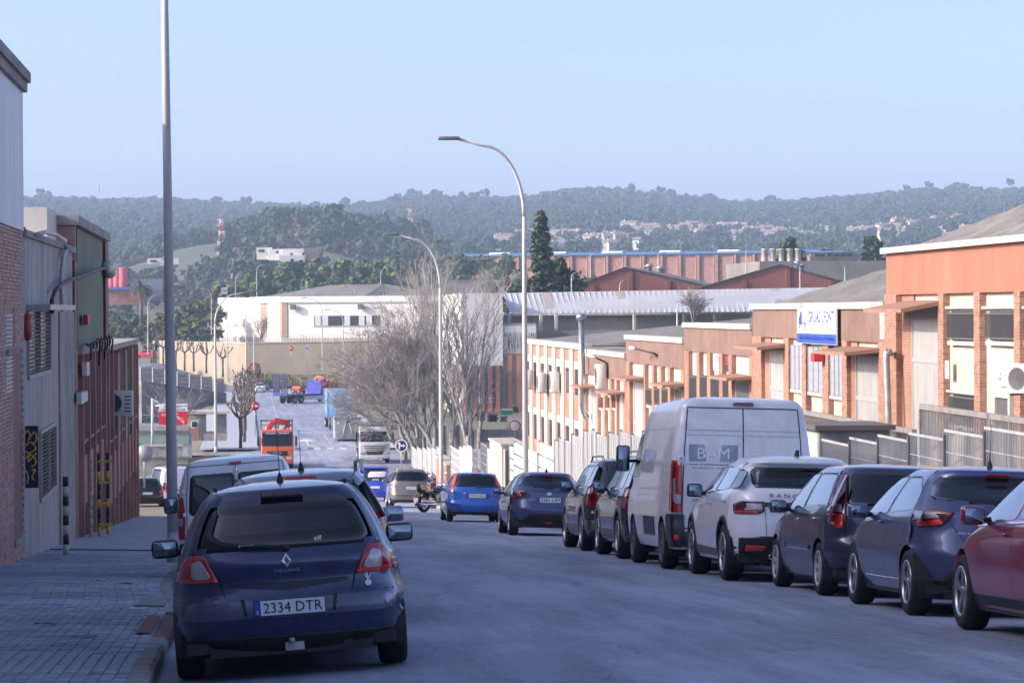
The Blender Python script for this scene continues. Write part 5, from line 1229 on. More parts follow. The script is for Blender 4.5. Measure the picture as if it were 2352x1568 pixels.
def silver_mpv(x, y):
    P_ = paint('silver_paint', (.30, .32, .36), .5, .3)
    c = Car('parked_car', label='silver estate car with roof rails parked between the dark blue hatchback and the white van', L=4.43, W=1.757, H=1.545, wb=2.708, ro=.86,
        rear=[(.2, .12), (.35, .03), (.5, 0), (.62, .03), (.66, .07), (1.0, .10), (1.12, .16), (1.4, .36), (1.46, .42), (1.5, .5)],
        front=[(.2, .12), (.45, 0), (.6, .03), (.75, .2), (.9, .7), (1.0, 1.15), (1.1, 1.3), (1.4, 1.95), (1.5, 2.2)],
        width=[(.2, .80), (.35, .86), (.55, .878), (.8, .872), (1.0, .835), (1.1, .80), (1.3, .70), (1.44, .62), (1.5, .55)],
        rc=[(.2, .32), (1.0, .26), (1.5, .16)], bow=.10, taper=.05, dome=.055, r=.31, paintm=P_, **car_at(x, y))
    c.window('rear', [(-.68, 1.08), (.68, 1.08), (.58, 1.41), (-.58, 1.41)], DGLASS, .06, name='rear_window', rnd_=.04)
    std_front(c, 1.05, 1.42, .64, .54)
    c.window('side', [(-.62, 1.04), (-.12, 1.02), (-.12, 1.4), (-.42, 1.4)], DGLASS, .03); c.window('side', [(-.06, 1.02), (.9, 1.0), (.9, 1.41), (-.06, 1.41)], DGLASS, .03); c.window('side', [(.96, 1.0), (2.0, .97), (1.4, 1.4), (.96, 1.41)], SGLASS, .03)
    c.body(); c.wheels(); c.interior(.58)
    for sg in (-1, 1):
        f = lambda q: [(sg*a, b) for a, b in q]
        l = c.patch('tail_light', 'rear', f([(.83, .72), (.825, .98), (.755, 1.09), (.66, 1.08), (.63, .95), (.66, .72)]), REDL, .012, rnd_=.02)
        c.patch('amber_lens', 'rear', f([(.815, .86), (.81, .96), (.66, .96), (.65, .86)]), AMBL, .016, l, skirt=.006)
        c.patch('clear_lens', 'rear', f([(.815, .76), (.82, .80), (.655, .80), (.66, .76)]), CLRL, .016, l, skirt=.006)
    c.seams([('rear', [(-.63, .95), (-.66, .72), (-.62, .62), (.62, .62), (.66, .72), (.63, .95)]), ('side', [(.93, .3), (.93, 1.4)]), ('side', [(2.0, .3), (2.05, 1.0)])])
    c.plate(.72, '', off=.02); c.patch('high_brake_light', 'rear', [(-.17, 1.425), (.17, 1.425), (.165, 1.465), (-.165, 1.465)], REDL, .014)
    c.patch('bumper_strip', 'rear', [(-.8, .5), (.8, .5), (.8, .55), (-.8, .55)], BLACKP, .012, nx=16)
    c.mirrors(1.85, 1.02, None, (.22, .16, .1)); c.rails(-.55, 1.35, .60, 1.50, None, .085); c.antenna(-.1, .33, .15, .03); c.handles([(.05, .93), (1.05, .91)])
    return c.root

def white_combi(x, y):
    P_ = paint('white_van_paint', (.76, .77, .79), 0, .35)
    c = Car('parked_van', label='white high-roofed small van with tinted rear glass parked beside the tall lamp post', L=4.39, W=1.83, H=1.83, wb=2.755, ro=.72, cat='van',
        rear=[(.22, .08), (.35, .01), (.5, 0), (.58, .03), (.62, .06), (1.0, .07), (1.4, .12), (1.65, .22), (1.72, .28), (1.78, .36)],
        front=[(.22, .1), (.45, 0), (.65, .04), (.85, .25), (1.0, .7), (1.1, .95), (1.5, 1.5), (1.7, 1.9), (1.78, 2.1)],
        width=[(.22, .84), (.4, .9), (.6, .915), (.9, .91), (1.1, .89), (1.4, .835), (1.6, .775), (1.7, .73), (1.78, .66)],
        rc=[(.2, .2), (1.0, .16), (1.78, .16)], bow=.06, taper=.03, dome=.055, r=.32, style='plain', paintm=P_, **car_at(x, y, 0, 2.75))
    c.window('rear', [(-.72, 1.0), (-.02, 1.0), (-.02, 1.58), (-.66, 1.58)], DGLASS, .05, name='rear_window', rnd_=.05); c.window('rear', [(.02, 1.0), (.72, 1.0), (.66, 1.58), (.02, 1.58)], DGLASS, .05, name='rear_window', rnd_=.05)
    std_front(c, 1.15, 1.65, .72, .62); c.window('side', [(1.1, 1.0), (2.05, 1.0), (1.6, 1.58), (1.1, 1.58)], SGLASS, .03)
    c.body(); c.wheels()
    for sg in (-1, 1):
        f = lambda q: [(sg*a, b) for a, b in q]
        l = c.patch('tail_light', 'rear', f([(.885, .68), (.885, 1.05), (.85, 1.28), (.78, 1.27), (.765, 1.0), (.80, .66)]), REDL, .014, rnd_=.03)
        c.patch('clear_lens', 'rear', f([(.88, .86), (.875, .97), (.80, .97), (.81, .86)]), CLRL, .018, l, skirt=.006)
    c.seams([('rear', [(0, .62), (0, 1.72)]), ('rear', [(-.76, .64), (-.74, 1.2), (-.68, 1.70), (.68, 1.70), (.74, 1.2), (.76, .64), (-.76, .64)])], wd=.01)
    c.patch('high_brake_light', 'rear', [(-.09, 1.69), (.09, 1.69), (.088, 1.72), (-.088, 1.72)], REDL, .02)
    c.patch('rear_bumper', 'rear', roundpoly([(-.87, .28), (.87, .28), (.87, .6), (-.87, .6)], .03), BLACKP, .02, nx=16); c.plate(.75, '', x=-.35)
    for zz in (1.02, 1.35): h = MB(); h.rbox(-.80, -.75, c.rear_y(-.78, zz)-.03, c.rear_y(-.78, zz)+.02, zz-.03, zz+.03, .01); h.build('door_hinge', [P_], c.root)
    c.mirrors(1.95, 1.15, BLACKP, (.22, .24, .1), .06)
    return c.root

def micra(x, y, txt, label, name='parked_car', col=(.07, .085, .18)):
    P_ = paint('slate_blue_paint', col, .45, .28)
    c = Car(name, label=label, group=ROWG, L=3.999, W=1.743, H=1.455, wb=2.525, ro=.62,
        rear=[(.2, .14), (.35, .06), (.48, .01), (.58, 0), (.7, .03), (.85, .07), (.98, .08), (1.05, .14), (1.12, .24), (1.33, .52), (1.37, .50), (1.41, .55)],
        front=[(.2, .1), (.45, 0), (.6, .02), (.75, .15), (.9, .6), (1.0, .95), (1.1, 1.15), (1.3, 1.6), (1.41, 1.9)],
        width=[(.2, .78), (.35, .84), (.6, .872), (.85, .862), (.95, .838), (1.03, .80), (1.15, .73), (1.3, .63), (1.37, .57), (1.41, .52)],
        rc=[(.2, .38), (.9, .36), (1.1, .26), (1.4, .16)], bow=.12, taper=.05, dome=.05, r=.315, tw=.205, style='five', paintm=P_, **car_at(x, y, 0, 2.525))
    c.window('rear', [(-.62, 1.06), (0, 1.045), (.62, 1.06), (.66, 1.15), (.56, 1.34), (-.56, 1.34), (-.66, 1.15)], GLASS, .075, name='rear_window', rnd_=.04)
    std_front(c, 1.06, 1.36, .62, .52)
    c.window('side', [(-.02, 1.02), (.32, 1.0), (.95, .97), (.95, 1.34), (.45, 1.34), (.1, 1.2)], SGLASS, .03); c.window('side', [(1.0, .97), (1.95, .935), (1.6, 1.2), (1.3, 1.34), (1.0, 1.345)], SGLASS, .03)
    c.body(); c.wheels(); c.interior(.55)
    for sg in (-1, 1):
        f = lambda q: [(sg*a, b) for a, b in q]
        l = c.patch('tail_light', 'rear', f([(.80, .85), (.815, .93), (.79, 1.0), (.70, 1.025), (.50, 1.0), (.56, .92), (.62, .87)]), DREDL, .014, rnd_=.015)
        c.patch('red_reflector', 'rear', f([(.79, .855), (.80, .90), (.63, .93), (.60, .885)]), REDB, .018, l, skirt=.006)
        c.patch('clear_lens', 'rear', f([(.80, .92), (.785, .985), (.66, .985), (.63, .945)]), CLRL, .018, l, skirt=.006)
        c.patch('tail_light', 'R' if sg > 0 else 'L', [(-.42, .88), (-.06, .99), (-.22, 1.015), (-.4, 1.0)], DREDL, .012, rnd_=.01)
    c.seams([('rear', [(-.56, .92), (-.36, .63), (.36, .63), (.56, .92)]), ('rear', [(-.34, .93), (-.36, .99), (.36, .99), (.34, .93)]), ('side', [(.97, .3), (.975, 1.0)]), ('side', [(1.95, .28), (2.0, .95)]), ('side', [(.0, 1.0), (.2, .75), (.36, .6), (.40, .3)])])
    c.patch('bumper_insert', 'rear', [(-.55, .40), (.55, .40), (.62, .34), (.48, .50), (-.48, .50), (-.62, .34)], BLACKP, .008, nx=16); c.patch('lower_valance', 'rear', [(-.76, .2), (.76, .2), (.78, .36), (-.78, .36)], BLACKP, .006, nx=16)
    c.patch('fog_light', 'rear', [(-.07, .27), (.07, .27), (.09, .32), (-.09, .32)], REDL, .014)
    c.plate(.80, txt); c.badge(.95, 'ringbar', .045); c.lettering('MICRA', 'rear', -.40, .80, .022, .15, CHROME, name='model_lettering')
    c.patch('high_brake_light', 'rear', [(-.12, 1.355), (.12, 1.355), (.12, 1.372), (-.12, 1.372)], REDL, .012)
    c.mirrors(1.72, .98, P_, (.2, .15, .1), .07); c.antenna(.2, .35, .5); c.handles([(1.15, .88)])
    c.patch('fuel_flap', 'L', roundpoly([(-.1, .72), (.08, .72), (.08, .9), (-.1, .9)], .08), P_, .002, skirt=.004)
    s_ = MB()
    for sg in (-1, 1): s_.tube([(sg*c.side_x(y_, .33), y_, .33) for y_ in [i*.15 for i in range(3, 15)]], .008, 5)
    s_.build('sill_trim', [CHROME], c.root)
    return c.root

def civic(x, y):
    P_ = paint('ink_blue_paint', (.03, .036, .075), .4, .28)
    c = Car('parked_car', label='dark ink-blue hatchback with tall vertical red tail lights and window deflectors beside the white SUV', group=ROWG, L=4.285, W=1.695, H=1.495, wb=2.68, ro=.78,
        rear=[(.2, .14), (.35, .05), (.5, 0), (.62, .02), (.66, .05), (.9, .07), (1.05, .12), (1.35, .40), (1.4, .44), (1.45, .52)],
        front=[(.2, .1), (.45, 0), (.6, .03), (.75, .2), (.9, .8), (1.0, 1.0), (1.3, 1.6), (1.45, 2.0)],
        width=[(.2, .77), (.35, .83), (.6, .848), (.85, .845), (1.0, .81), (1.1, .765), (1.3, .66), (1.4, .59), (1.45, .53)],
        rc=[(.2, .32), (1.0, .24), (1.45, .16)], bow=.11, taper=.045, dome=.05, r=.30, tw=.19, style='hub', paintm=P_, **car_at(x, y, 0, 2.68))
    c.window('rear', [(-.64, 1.02), (.64, 1.02), (.55, 1.40), (-.55, 1.40)], GLASS, .05, name='rear_window', rnd_=.04); std_front(c, 1.05, 1.40, .62, .53)
    c.window('side', [(-.30, 1.02), (.88, .98), (.88, 1.38), (.0, 1.38)], SGLASS, .035); c.window('side', [(.94, .98), (2.05, .93), (1.5, 1.28), (1.3, 1.38), (.94, 1.385)], SGLASS, .035)
    c.body(); c.wheels(); c.interior(.55)
    for sg in (-1, 1):
        f = lambda q: [(sg*a, b) for a, b in q]
        l = c.patch('tail_light', 'rear', f([(.80, .80), (.81, .95), (.72, 1.15), (.60, 1.40), (.555, 1.40), (.64, 1.0), (.655, .76), (.72, .74)]), DREDL, .014, rnd_=.02, nz=12)
        c.patch('red_reflector', 'rear', f([(.79, .82), (.80, .92), (.67, .92), (.675, .78), (.73, .76)]), REDB, .018, l, skirt=.006); c.patch('clear_lens', 'rear', f([(.80, .94), (.76, 1.02), (.68, 1.02), (.68, .94)]), CLRL, .018, l, skirt=.006)
        c.patch('tail_light', 'R' if sg > 0 else 'L', [(-.60, .78), (-.50, .86), (-.46, 1.04), (-.38, 1.36), (-.48, 1.36), (-.62, 1.02)], DREDL, .012, rnd_=.02, nz=12)
    c.seams([('rear', [(-.64, 1.0), (-.655, .66), (.655, .66), (.64, 1.0)]), ('side', [(.91, .3), (.91, 1.0)]), ('side', [(2.0, .28), (2.05, .95)]), ('side', [(-.68, .63), (-.35, .64), (-.3, .66)])])
    c.patch('lower_valance', 'rear', [(-.7, .2), (.7, .2), (.74, .3), (-.74, .3)], BLACKP, .006, nx=16); c.plate(.8, '')
    for sd in ('L', 'R'): c.patch('door_rub_strip', sd, [(.45, .50), (1.9, .50), (1.9, .55), (.45, .55)], P_, .016, nx=14)
    c.mirrors(1.82, .98, P_, (.2, .15, .1), .07); c.handles([(.15, .86), (1.12, .84)], CHROME)
    return c.root

def suv(x, y, label, P_, H=1.72, W=1.85, L=4.64, wb=2.71, rnd_light=True, clad=None, rails=True, mirror=None, wst='five'):
    c = Car('parked_suv', label=label, group=ROWG, cat='car', L=L, W=W, H=H, wb=wb, ro=.88,
        rear=[(.28, .14), (.4, .04), (.55, 0), (.68, .03), (.72, .06), (1.0, .09), (1.12, .14), (H-.17, .42), (H-.1, .46), (H-.05, .55)],
        front=[(.28, .1), (.5, 0), (.7, .02), (.9, .2), (1.0, .7), (1.1, 1.05), (1.25, 1.3), (H-.15, 1.85), (H-.05, 2.15)],
        width=[(.28, W/2-.08), (.42, W/2-.02), (.7, W/2), (.95, W/2-.015), (1.1, W/2-.06), (1.25, W/2-.12), (H-.2, W/2-.23), (H-.1, W/2-.29), (H-.05, W/2-.36)],
        rc=[(.2, .32), (1.0, .28), (H, .18)], bow=.10, taper=.045, zb=.26, dome=.055, r=.365, tw=.23, style=wst, paintm=P_, **car_at(x, y, 0, wb))
    zt = H-.14
    c.window('rear', [(-W/2+.2, 1.12), (W/2-.2, 1.12), (W/2-.33, zt), (-W/2+.33, zt)], DGLASS, .05, name='rear_window', rnd_=.05); std_front(c, 1.22, zt, .7, .56)
    c.window('side', [(-.62, 1.16), (-.12, 1.13), (-.12, zt), (-.38, zt)], SGLASS, .03); c.window('side', [(-.07, 1.13), (.85, 1.11), (.85, zt), (-.07, zt)], SGLASS, .03); c.window('side', [(.91, 1.11), (1.95, 1.08), (1.45, zt-.02), (.91, zt)], SGLASS, .03)
    c.body(); c.wheels(); c.interior(.7)
    for sg in (-1, 1):
        f = lambda q: [(sg*a, b) for a, b in q]; a = W/2
        l = c.patch('tail_light', 'rear', f([(a-.05, .80), (a-.045, 1.0), (a-.09, 1.14), (a-.2, 1.13), (a-.27, 1.0), (a-.26, .85), (a-.18, .78)]), REDL, .014, rnd_=.05)
        if rnd_light:
            cc = [(sg*(a-.155+.072*math.cos(2*math.pi*i/16)), .96+.072*math.sin(2*math.pi*i/16)) for i in range(16)]
            c.patch('clear_lens', 'rear', cc, CLRL, .022, l, skirt=.008)
        c.patch('tail_light', 'R' if sg > 0 else 'L', [(-.78, .82), (-.60, .90), (-.56, 1.08), (-.66, 1.12), (-.78, 1.10)], REDL, .012, rnd_=.03)
    if clad: c.flare(.07, clad)
    c.seams([('rear', [(-a+.27, 1.1), (-a+.26, .72), (a-.26, .72), (a-.27, 1.1)]), ('side', [(.88, .35), (.88, 1.1)]), ('side', [(1.95, .35), (2.0, 1.08)])])
    c.patch('bumper_cladding', 'rear', [(-a+.06, .28), (a-.06, .28), (a-.04, .55), (-a+.04, .55)], clad or BLACKP, .012, nx=16)
    for sd in ('L', 'R'): c.patch('sill_cladding', sd, [(.44, .30), (wb-.44, .30), (wb-.46, .46), (.46, .46)], clad or BLACKP, .012, nx=14)
    if rails: c.rails(-.45, 1.5, W/2-.36, H-.05, None, .075)
    c.mirrors(1.82, 1.14, mirror or P_, (.2, .2, .12), .07); c.handles([(.02, 1.0), (1.05, .98)], P_); c.plate(.85, '')
    return c.root

def evoque(x, y):
    P_ = paint('pearl_white_paint', (.72, .73, .76), 0, .3, dust=.06)
    c = Car('parked_suv', label='white sloping-roofed SUV parked close behind the tall white BAM van', group=ROWG, cat='car', L=4.37, W=1.90, H=1.62, wb=2.66, ro=.82,
        rear=[(.26, .16), (.4, .05), (.55, 0), (.7, .01), (.95, .04), (1.1, .07), (1.18, .12), (1.25, .20), (1.47, .44), (1.51, .36), (1.55, .42)],
        front=[(.26, .1), (.5, 0), (.7, .02), (.9, .2), (1.0, .7), (1.12, 1.15), (1.25, 1.4), (1.45, 1.85), (1.56, 2.2)],
        width=[(.26, .88), (.42, .93), (.7, .952), (.95, .94), (1.12, .90), (1.2, .855), (1.35, .77), (1.48, .70), (1.56, .60)],
        rc=[(.2, .30), (1.1, .30), (1.6, .2)], bow=.10, taper=.05, zb=.26, dome=.05, r=.365, tw=.24, style='ten', paintm=P_, **car_at(x, y, 0, 2.66))
    c.window('rear', [(-.66, 1.19), (.66, 1.19), (.64, 1.40), (.6, 1.46), (-.6, 1.46), (-.64, 1.40)], GLASS, .06, name='rear_window', rnd_=.05); std_front(c, 1.2, 1.5, .7, .58)
    for (q, g) in (([(-.58, 1.20), (-.1, 1.17), (-.1, 1.43), (-.5, 1.42)], DGLASS), ([(-.05, 1.17), (.85, 1.13), (.85, 1.47), (-.05, 1.44)], SGLASS), ([(.91, 1.13), (1.95, 1.08), (1.4, 1.45), (.91, 1.475)], SGLASS)): c.window('side', q, g, .03)
    c.body(); c.wheels(); c.interior(.68)
    for sg in (-1, 1):
        f = lambda q: [(sg*a, b) for a, b in q]
        l = c.patch('tail_light', 'rear', f([(.875, .86), (.875, .98), (.80, 1.02), (.52, 1.02), (.52, .90), (.60, .86)]), DREDL, .014, rnd_=.02)
        c.patch('clear_lens', 'rear', f([(.74, .90), (.74, .99), (.56, .99), (.56, .92)]), CLRL, .018, l, skirt=.006); c.patch('red_reflector', 'rear', f([(.86, .87), (.86, .90), (.62, .895), (.62, .87)]), REDB, .018, l, skirt=.006)
        c.patch('fog_light', 'rear', f([(.74, .40), (.74, .47), (.5, .47), (.54, .41)]), REDB, .024)
    c.patch('tailgate_bar', 'rear', [(-.52, .955), (.52, .955), (.52, 1.01), (-.52, 1.01)], BLACKP, .012, nx=14)
    c.lettering('R A N G E  R O V E R', 'rear', 0, 1.095, .05, .92, mat('grey_lettering', (.22, .23, .25), .4, .6), .01, 'model_lettering', True); c.lettering('EVOQUE', 'rear', -.36, .89, .032, .2, mat('dark_lettering', (.05, .05, .055), .4, .6), .008, 'model_lettering', True)
    c.seams([('rear', [(-.52, .90), (-.50, .58), (.50, .58), (.52, .90)]), ('side', [(.88, .35), (.88, 1.13)]), ('side', [(1.95, .35), (2.0, 1.08)])])
    c.patch('lower_bumper', 'rear', [(-.86, .27), (.86, .27), (.90, .56), (.55, .585), (-.55, .585), (-.90, .56)], BLACKP, .014, nx=18); c.patch('skid_plate', 'rear', [(-.36, .26), (.36, .26), (.44, .40), (-.44, .40)], mat('grey_trim', (.10, .10, .11), .5), .024, nx=12)
    for sg in (-1, 1):
        ex = MB(); ex.lathe([(.035, 0), (.042, -.02), (.042, -.05), (.03, -.05), (.03, .02)], 14, 'y', (sg*.42, c.yr(.34)+.04, .33)); ex.build('exhaust', [CHROME], c.root)
    c.flare(.055, BLACKP)
    for sd in ('L', 'R'): c.patch('sill_trim', sd, [(.46, .30), (2.2, .30), (2.2, .42), (.46, .40)], mat('grey_trim', (.10, .10, .11), .5), .014, nx=14)
    c.plate(.77, '', off=.015); c.mirrors(1.75, 1.14, BLACKP, (.2, .18, .12), .07); c.handles([(.0, 1.02), (1.05, .99)], P_); c.antenna(-.05, fin=True)
    c.wiper([(0, 1.43), (.2, 1.42), (.3, 1.40)])
    return c.root

def focus_red(x, y):
    P_ = paint('deep_red_paint', (.30, .010, .045), .35, .28)
    c = Car('parked_car', label='deep red family car with alloy wheels at the near end of the right-hand row', group=ROWG, L=4.36, W=1.823, H=1.484, wb=2.648, ro=.82,
        rear=[(.2, .14), (.35, .05), (.5, 0), (.62, .02), (.9, .06), (1.02, .12), (1.35, .48), (1.43, .55)],
        front=[(.2, .1), (.45, 0), (.6, .03), (.75, .25), (.88, .7), (1.0, 1.15), (1.1, 1.3), (1.35, 1.9), (1.43, 2.2)],
        width=[(.2, .82), (.35, .88), (.55, .905), (.8, .91), (.93, .89), (1.02, .84), (1.2, .74), (1.35, .64), (1.43, .55)],
        rc=[(.2, .34), (1.0, .3), (1.45, .18)], bow=.12, taper=.05, dome=.05, r=.33, tw=.215, style='five', paintm=P_, **car_at(x, y, 0, 2.648))
    c.window('rear', [(-.66, 1.03), (.66, 1.03), (.55, 1.38), (-.55, 1.38)], GLASS, .05, name='rear_window'); std_front(c, 1.06, 1.39, .66, .54)
    c.window('side', [(-.1, 1.0), (.88, .98), (.88, 1.37), (.3, 1.36)], SGLASS, .03); c.window('side', [(.94, .98), (2.1, .93), (1.5, 1.28), (1.3, 1.37), (.94, 1.38)], SGLASS, .03)
    c.body(); c.wheels(); c.interior(.55)
    for sg in (-1, 1): c.patch('tail_light', 'rear', [(sg*a, b) for a, b in [(.84, .82), (.83, .95), (.7, 1.0), (.52, .98), (.56, .86)]], REDL, .012, rnd_=.02)
    c.seams([('side', [(.91, .3), (.91, 1.0)]), ('side', [(2.02, .28), (2.08, .93)]), ('rear', [(-.56, .9), (-.5, .62), (.5, .62), (.56, .9)])]); c.plate(.8, '')
    for sd in ('L', 'R'):
        c.patch('waist_trim', sd, [(-.05, .972), (2.08, .905), (2.08, .92), (-.05, .987)], CHROME, .010, nx=18, nz=2); c.patch('sill_trim', sd, [(.42, .25), (2.23, .25), (2.23, .33), (.42, .33)], BLACKP, .012, nx=14)
    c.mirrors(1.78, 1.0, P_, (.2, .16, .11), .08); c.handles([(.1, .86), (1.1, .85)], P_)
    for sg in (-1, 1):
        b = MB(); x_ = sg*(c.side_x(1.78, 1.0)+.18); b.rbox(x_-.05, x_+.05, 1.722, 1.735, .945, .985, .008); b.build('mirror_indicator', [CLRL], c.root)
    return c.root

def fiesta(x, y):
    P_ = paint('bright_blue_paint', (.035, .12, .46), .4, .3)
    c = Car('parked_car', label='bright blue small hatchback with plate 4159 DKK beside the black motorcycle', group=ROWG, L=3.92, W=1.683, H=1.463, wb=2.486, ro=.63,
        rear=[(.22, .1), (.35, .02), (.5, 0), (.575, .01), (.60, .05), (.9, .07), (1.02, .11), (1.36, .32), (1.42, .40)],
        front=[(.22, .1), (.45, 0), (.6, .03), (.75, .15), (.9, .6), (1.0, .95), (1.1, 1.1), (1.35, 1.6), (1.42, 1.9)],
        width=[(.22, .79), (.35, .83), (.6, .842), (.85, .838), (.98, .80), (1.1, .75), (1.3, .64), (1.38, .59), (1.42, .54)],
        rc=[(.2, .26), (1.0, .2), (1.45, .14)], bow=.10, taper=.045, zb=.22, dome=.045, r=.295, tw=.185, style='hub', paintm=P_, **car_at(x, y, 0, 2.486))
    c.window('rear', [(-.63, 1.03), (.63, 1.03), (.53, 1.39), (-.53, 1.39)], GLASS, .035, name='rear_window', rnd_=.03); std_front(c, 1.05, 1.38, .62, .53)
    c.window('side', [(-.25, 1.0), (.85, .97), (.85, 1.36), (.1, 1.36)], SGLASS, .03); c.window('side', [(.91, .97), (1.9, .93), (1.4, 1.3), (.91, 1.37)], SGLASS, .03)
    c.body(); c.wheels(); c.interior(.55)
    for sg in (-1, 1):
        f = lambda q: [(sg*a, b) for a, b in q]
        l = c.patch('tail_light', 'rear', f([(.76, .85), (.745, 1.0), (.66, 1.22), (.585, 1.41), (.535, 1.41), (.60, 1.15), (.645, 1.0), (.65, .85)]), REDB, .012, rnd_=.015, nz=14)
        c.patch('clear_lens', 'rear', f([(.745, .95), (.71, 1.07), (.632, 1.07), (.65, .95)]), mat('smoke_lens', (.14, .04, .05), .2, coat=.6), .016, l, skirt=.005)
        c.patch('reflector', 'rear', f([(.72, .40), (.72, .43), (.57, .43), (.57, .40)]), REDB, .012)
    c.seams([('rear', [(-.645, .9), (-.62, .64), (-.55, .60), (.55, .60), (.62, .64), (.645, .9)]), ('side', [(.88, .3), (.88, .98)]), ('side', [(1.88, .28), (1.92, .93)])])
    c.patch('plate_recess', 'rear', [(-.36, .70), (.36, .70), (.38, .86), (-.38, .86)], P_, .004); c.plate(.765, '4159 DKK'); c.badge(.945, 'oval', .055); c.wiper([(.02, 1.02), (.2, 1.05), (.33, 1.05)])
    c.patch('high_brake_light', 'rear', [(-.13, 1.40), (.13, 1.40), (.12, 1.418), (-.12, 1.418)], REDL, .012)
    c.patch('lower_valance', 'rear', [(-.7, .22), (.7, .22), (.74, .29), (-.74, .29)], BLACKP, .004, nx=14); c.mirrors(1.62, .97, P_, (.2, .14, .1), .06); c.handles([(.1, .86)], P_)
    for sd in ('L', 'R'): c.patch('door_rub_strip', sd, [(.4, .54), (1.95, .54), (1.95, .58), (.4, .58)], BLACKP, .012, nx=14)
    return c.root

def verso(x, y):
    P_ = paint('warm_grey_paint', (.20, .185, .165), .45, .3)
    c = Car('parked_car', label='warm grey people carrier with plate 1669 FFH standing beyond the motorcycle', group=ROWG, L=4.36, W=1.77, H=1.66, wb=2.75, ro=.76,
        rear=[(.24, .1), (.38, .02), (.52, 0), (.62, .03), (.66, .06), (1.0, .09), (1.12, .13), (1.5, .36), (1.56, .40), (1.61, .48)],
        front=[(.24, .1), (.45, 0), (.65, .03), (.85, .3), (1.0, .8), (1.15, 1.1), (1.5, 1.8), (1.6, 2.1)],
        width=[(.24, .81), (.4, .87), (.65, .885), (.95, .875), (1.1, .83), (1.3, .75), (1.5, .66), (1.56, .62), (1.61, .56)],
        rc=[(.2, .3), (1.0, .25), (1.6, .16)], bow=.10, taper=.045, zb=.22, dome=.05, r=.315, paintm=P_, **car_at(x, y, R(0), 2.75))
    c.window('rear', [(-.66, 1.12), (.66, 1.12), (.57, 1.52), (-.57, 1.52)], DGLASS, .04, name='rear_window', rnd_=.07); std_front(c, 1.15, 1.52, .66, .55)
    c.window('side', [(-.5, 1.08), (.88, 1.04), (.88, 1.5), (-.3, 1.5)], SGLASS, .03); c.window('side', [(.94, 1.04), (2.0, 1.0), (1.4, 1.45), (.94, 1.5)], SGLASS, .03)
    c.body(); c.wheels(); c.interior(.6)
    for sg in (-1, 1):
        f = lambda q: [(sg*a, b) for a, b in q]
        l = c.patch('tail_light', 'rear', f([(.82, .82), (.82, 1.0), (.76, 1.16), (.70, 1.15), (.67, 1.0), (.67, .86), (.74, .8)]), CLRL, .012, rnd_=.03); c.patch('red_reflector', 'rear', f([(.81, .90), (.80, 1.0), (.69, 1.0), (.69, .92)]), REDL, .016, l, skirt=.005)
    c.seams([('rear', [(-.67, 1.0), (-.62, .66), (.62, .66), (.67, 1.0)]), ('rear', [(-.83, .60), (.83, .60)]), ('side', [(.91, .3), (.91, 1.05)])]); c.plate(.83, '1669 FFH'); c.badge(1.02, 'ellipses', .055)
    c.patch('bumper_strip', 'rear', [(-.8, .5), (.8, .5), (.8, .53), (-.8, .53)], BLACKP, .01, nx=16); c.patch('high_brake_light', 'rear', [(-.12, 1.545), (.12, 1.545), (.12, 1.56), (-.12, 1.56)], REDL, .012)
    c.mirrors(1.85, 1.1, P_, (.2, .15, .1), .07); c.rails(-.4, 1.3, .58, 1.60, None, .07); c.antenna(.1, .12); c.patch('lower_valance', 'rear', [(-.76, .24), (.76, .24), (.78, .33), (-.78, .33)], BLACKP, .006, nx=14)
    return c.root

def simple_car(name, loc, rot, label, P_, kind='saloon', front_plate='', rear_plate='', group=None, cat='car', L=4.3, W=1.72, H=1.42):
    """distant cars: full body, glass, lights and wheels"""
    tail = {'saloon': [(.2, .12), (.5, 0), (.8, .05), (.93, .12), (1.0, .6), (H-.12, 1.1), (H-.05, 1.4)], 'hatch': [(.2, .12), (.5, 0), (.9, .08), (1.0, .15), (H-.12, .5), (H-.05, .6)], 'van': [(.2, .08), (.5, 0), (1.0, .03), (H-.2, .10), (H-.05, .25)]}[kind]
    k = .56 if kind != 'van' else .75
    c = Car(name, loc, 0, label, L=L, W=W, H=H, wb=2.55, ro=.8, rear=tail, front=[(.2, .1), (.45, 0), (.6, .04), (.75, .25), (.9, .9), (1.0, 1.15), (H-.12, 1.75), (H-.05, 2.0)],
        width=[(.2, W/2-.07), (.35, W/2-.02), (.65, W/2), (.88, W/2-.03), (1.0, W/2-.07), (H-.12, W/2*k+.12), (H-.05, W/2*k+.05)], rc=[(.2, .28), (1.4, .18)], bow=.1, taper=.05, dome=.045, r=.3, style='hub', paintm=P_, rot=rot, group=group, cat=cat)
    c.window('rear', [(-.6, 1.02), (.6, 1.02), (.52, H-.1), (-.52, H-.1)], DGLASS, .03, name='rear_window'); std_front(c, 1.02, H-.1, .64, .54)
    if kind != 'van': c.window('side', [(.0, .97), (.85, .96), (.85, H-.1), (.3, H-.1)], DGLASS, .03)
    c.window('side', [(.92, .97), (1.9, .95), (1.4, H-.12), (.92, H-.1)], DGLASS, .03)
    c.body(); c.wheels(); std_lights_front(c)
    c.both('tail_light', 'rear', [(.8, .7), (.8, .9), (.62, .92), (.6, .72)] if kind != 'van' else [(.83, .7), (.82, 1.15), (.72, 1.15), (.70, .72)], REDL, .012)
    c.plate(.7, rear_plate); c.plate(.42, front_plate, 'front'); c.mirrors(1.7, .98, P_, (.18, .13, .1), .06)
    c.seams([('side', [(.88, .3), (.88, .98)]), ('rear', [(-.6, .75), (-.55, .6), (.55, .6), (.6, .75)])])
    return c

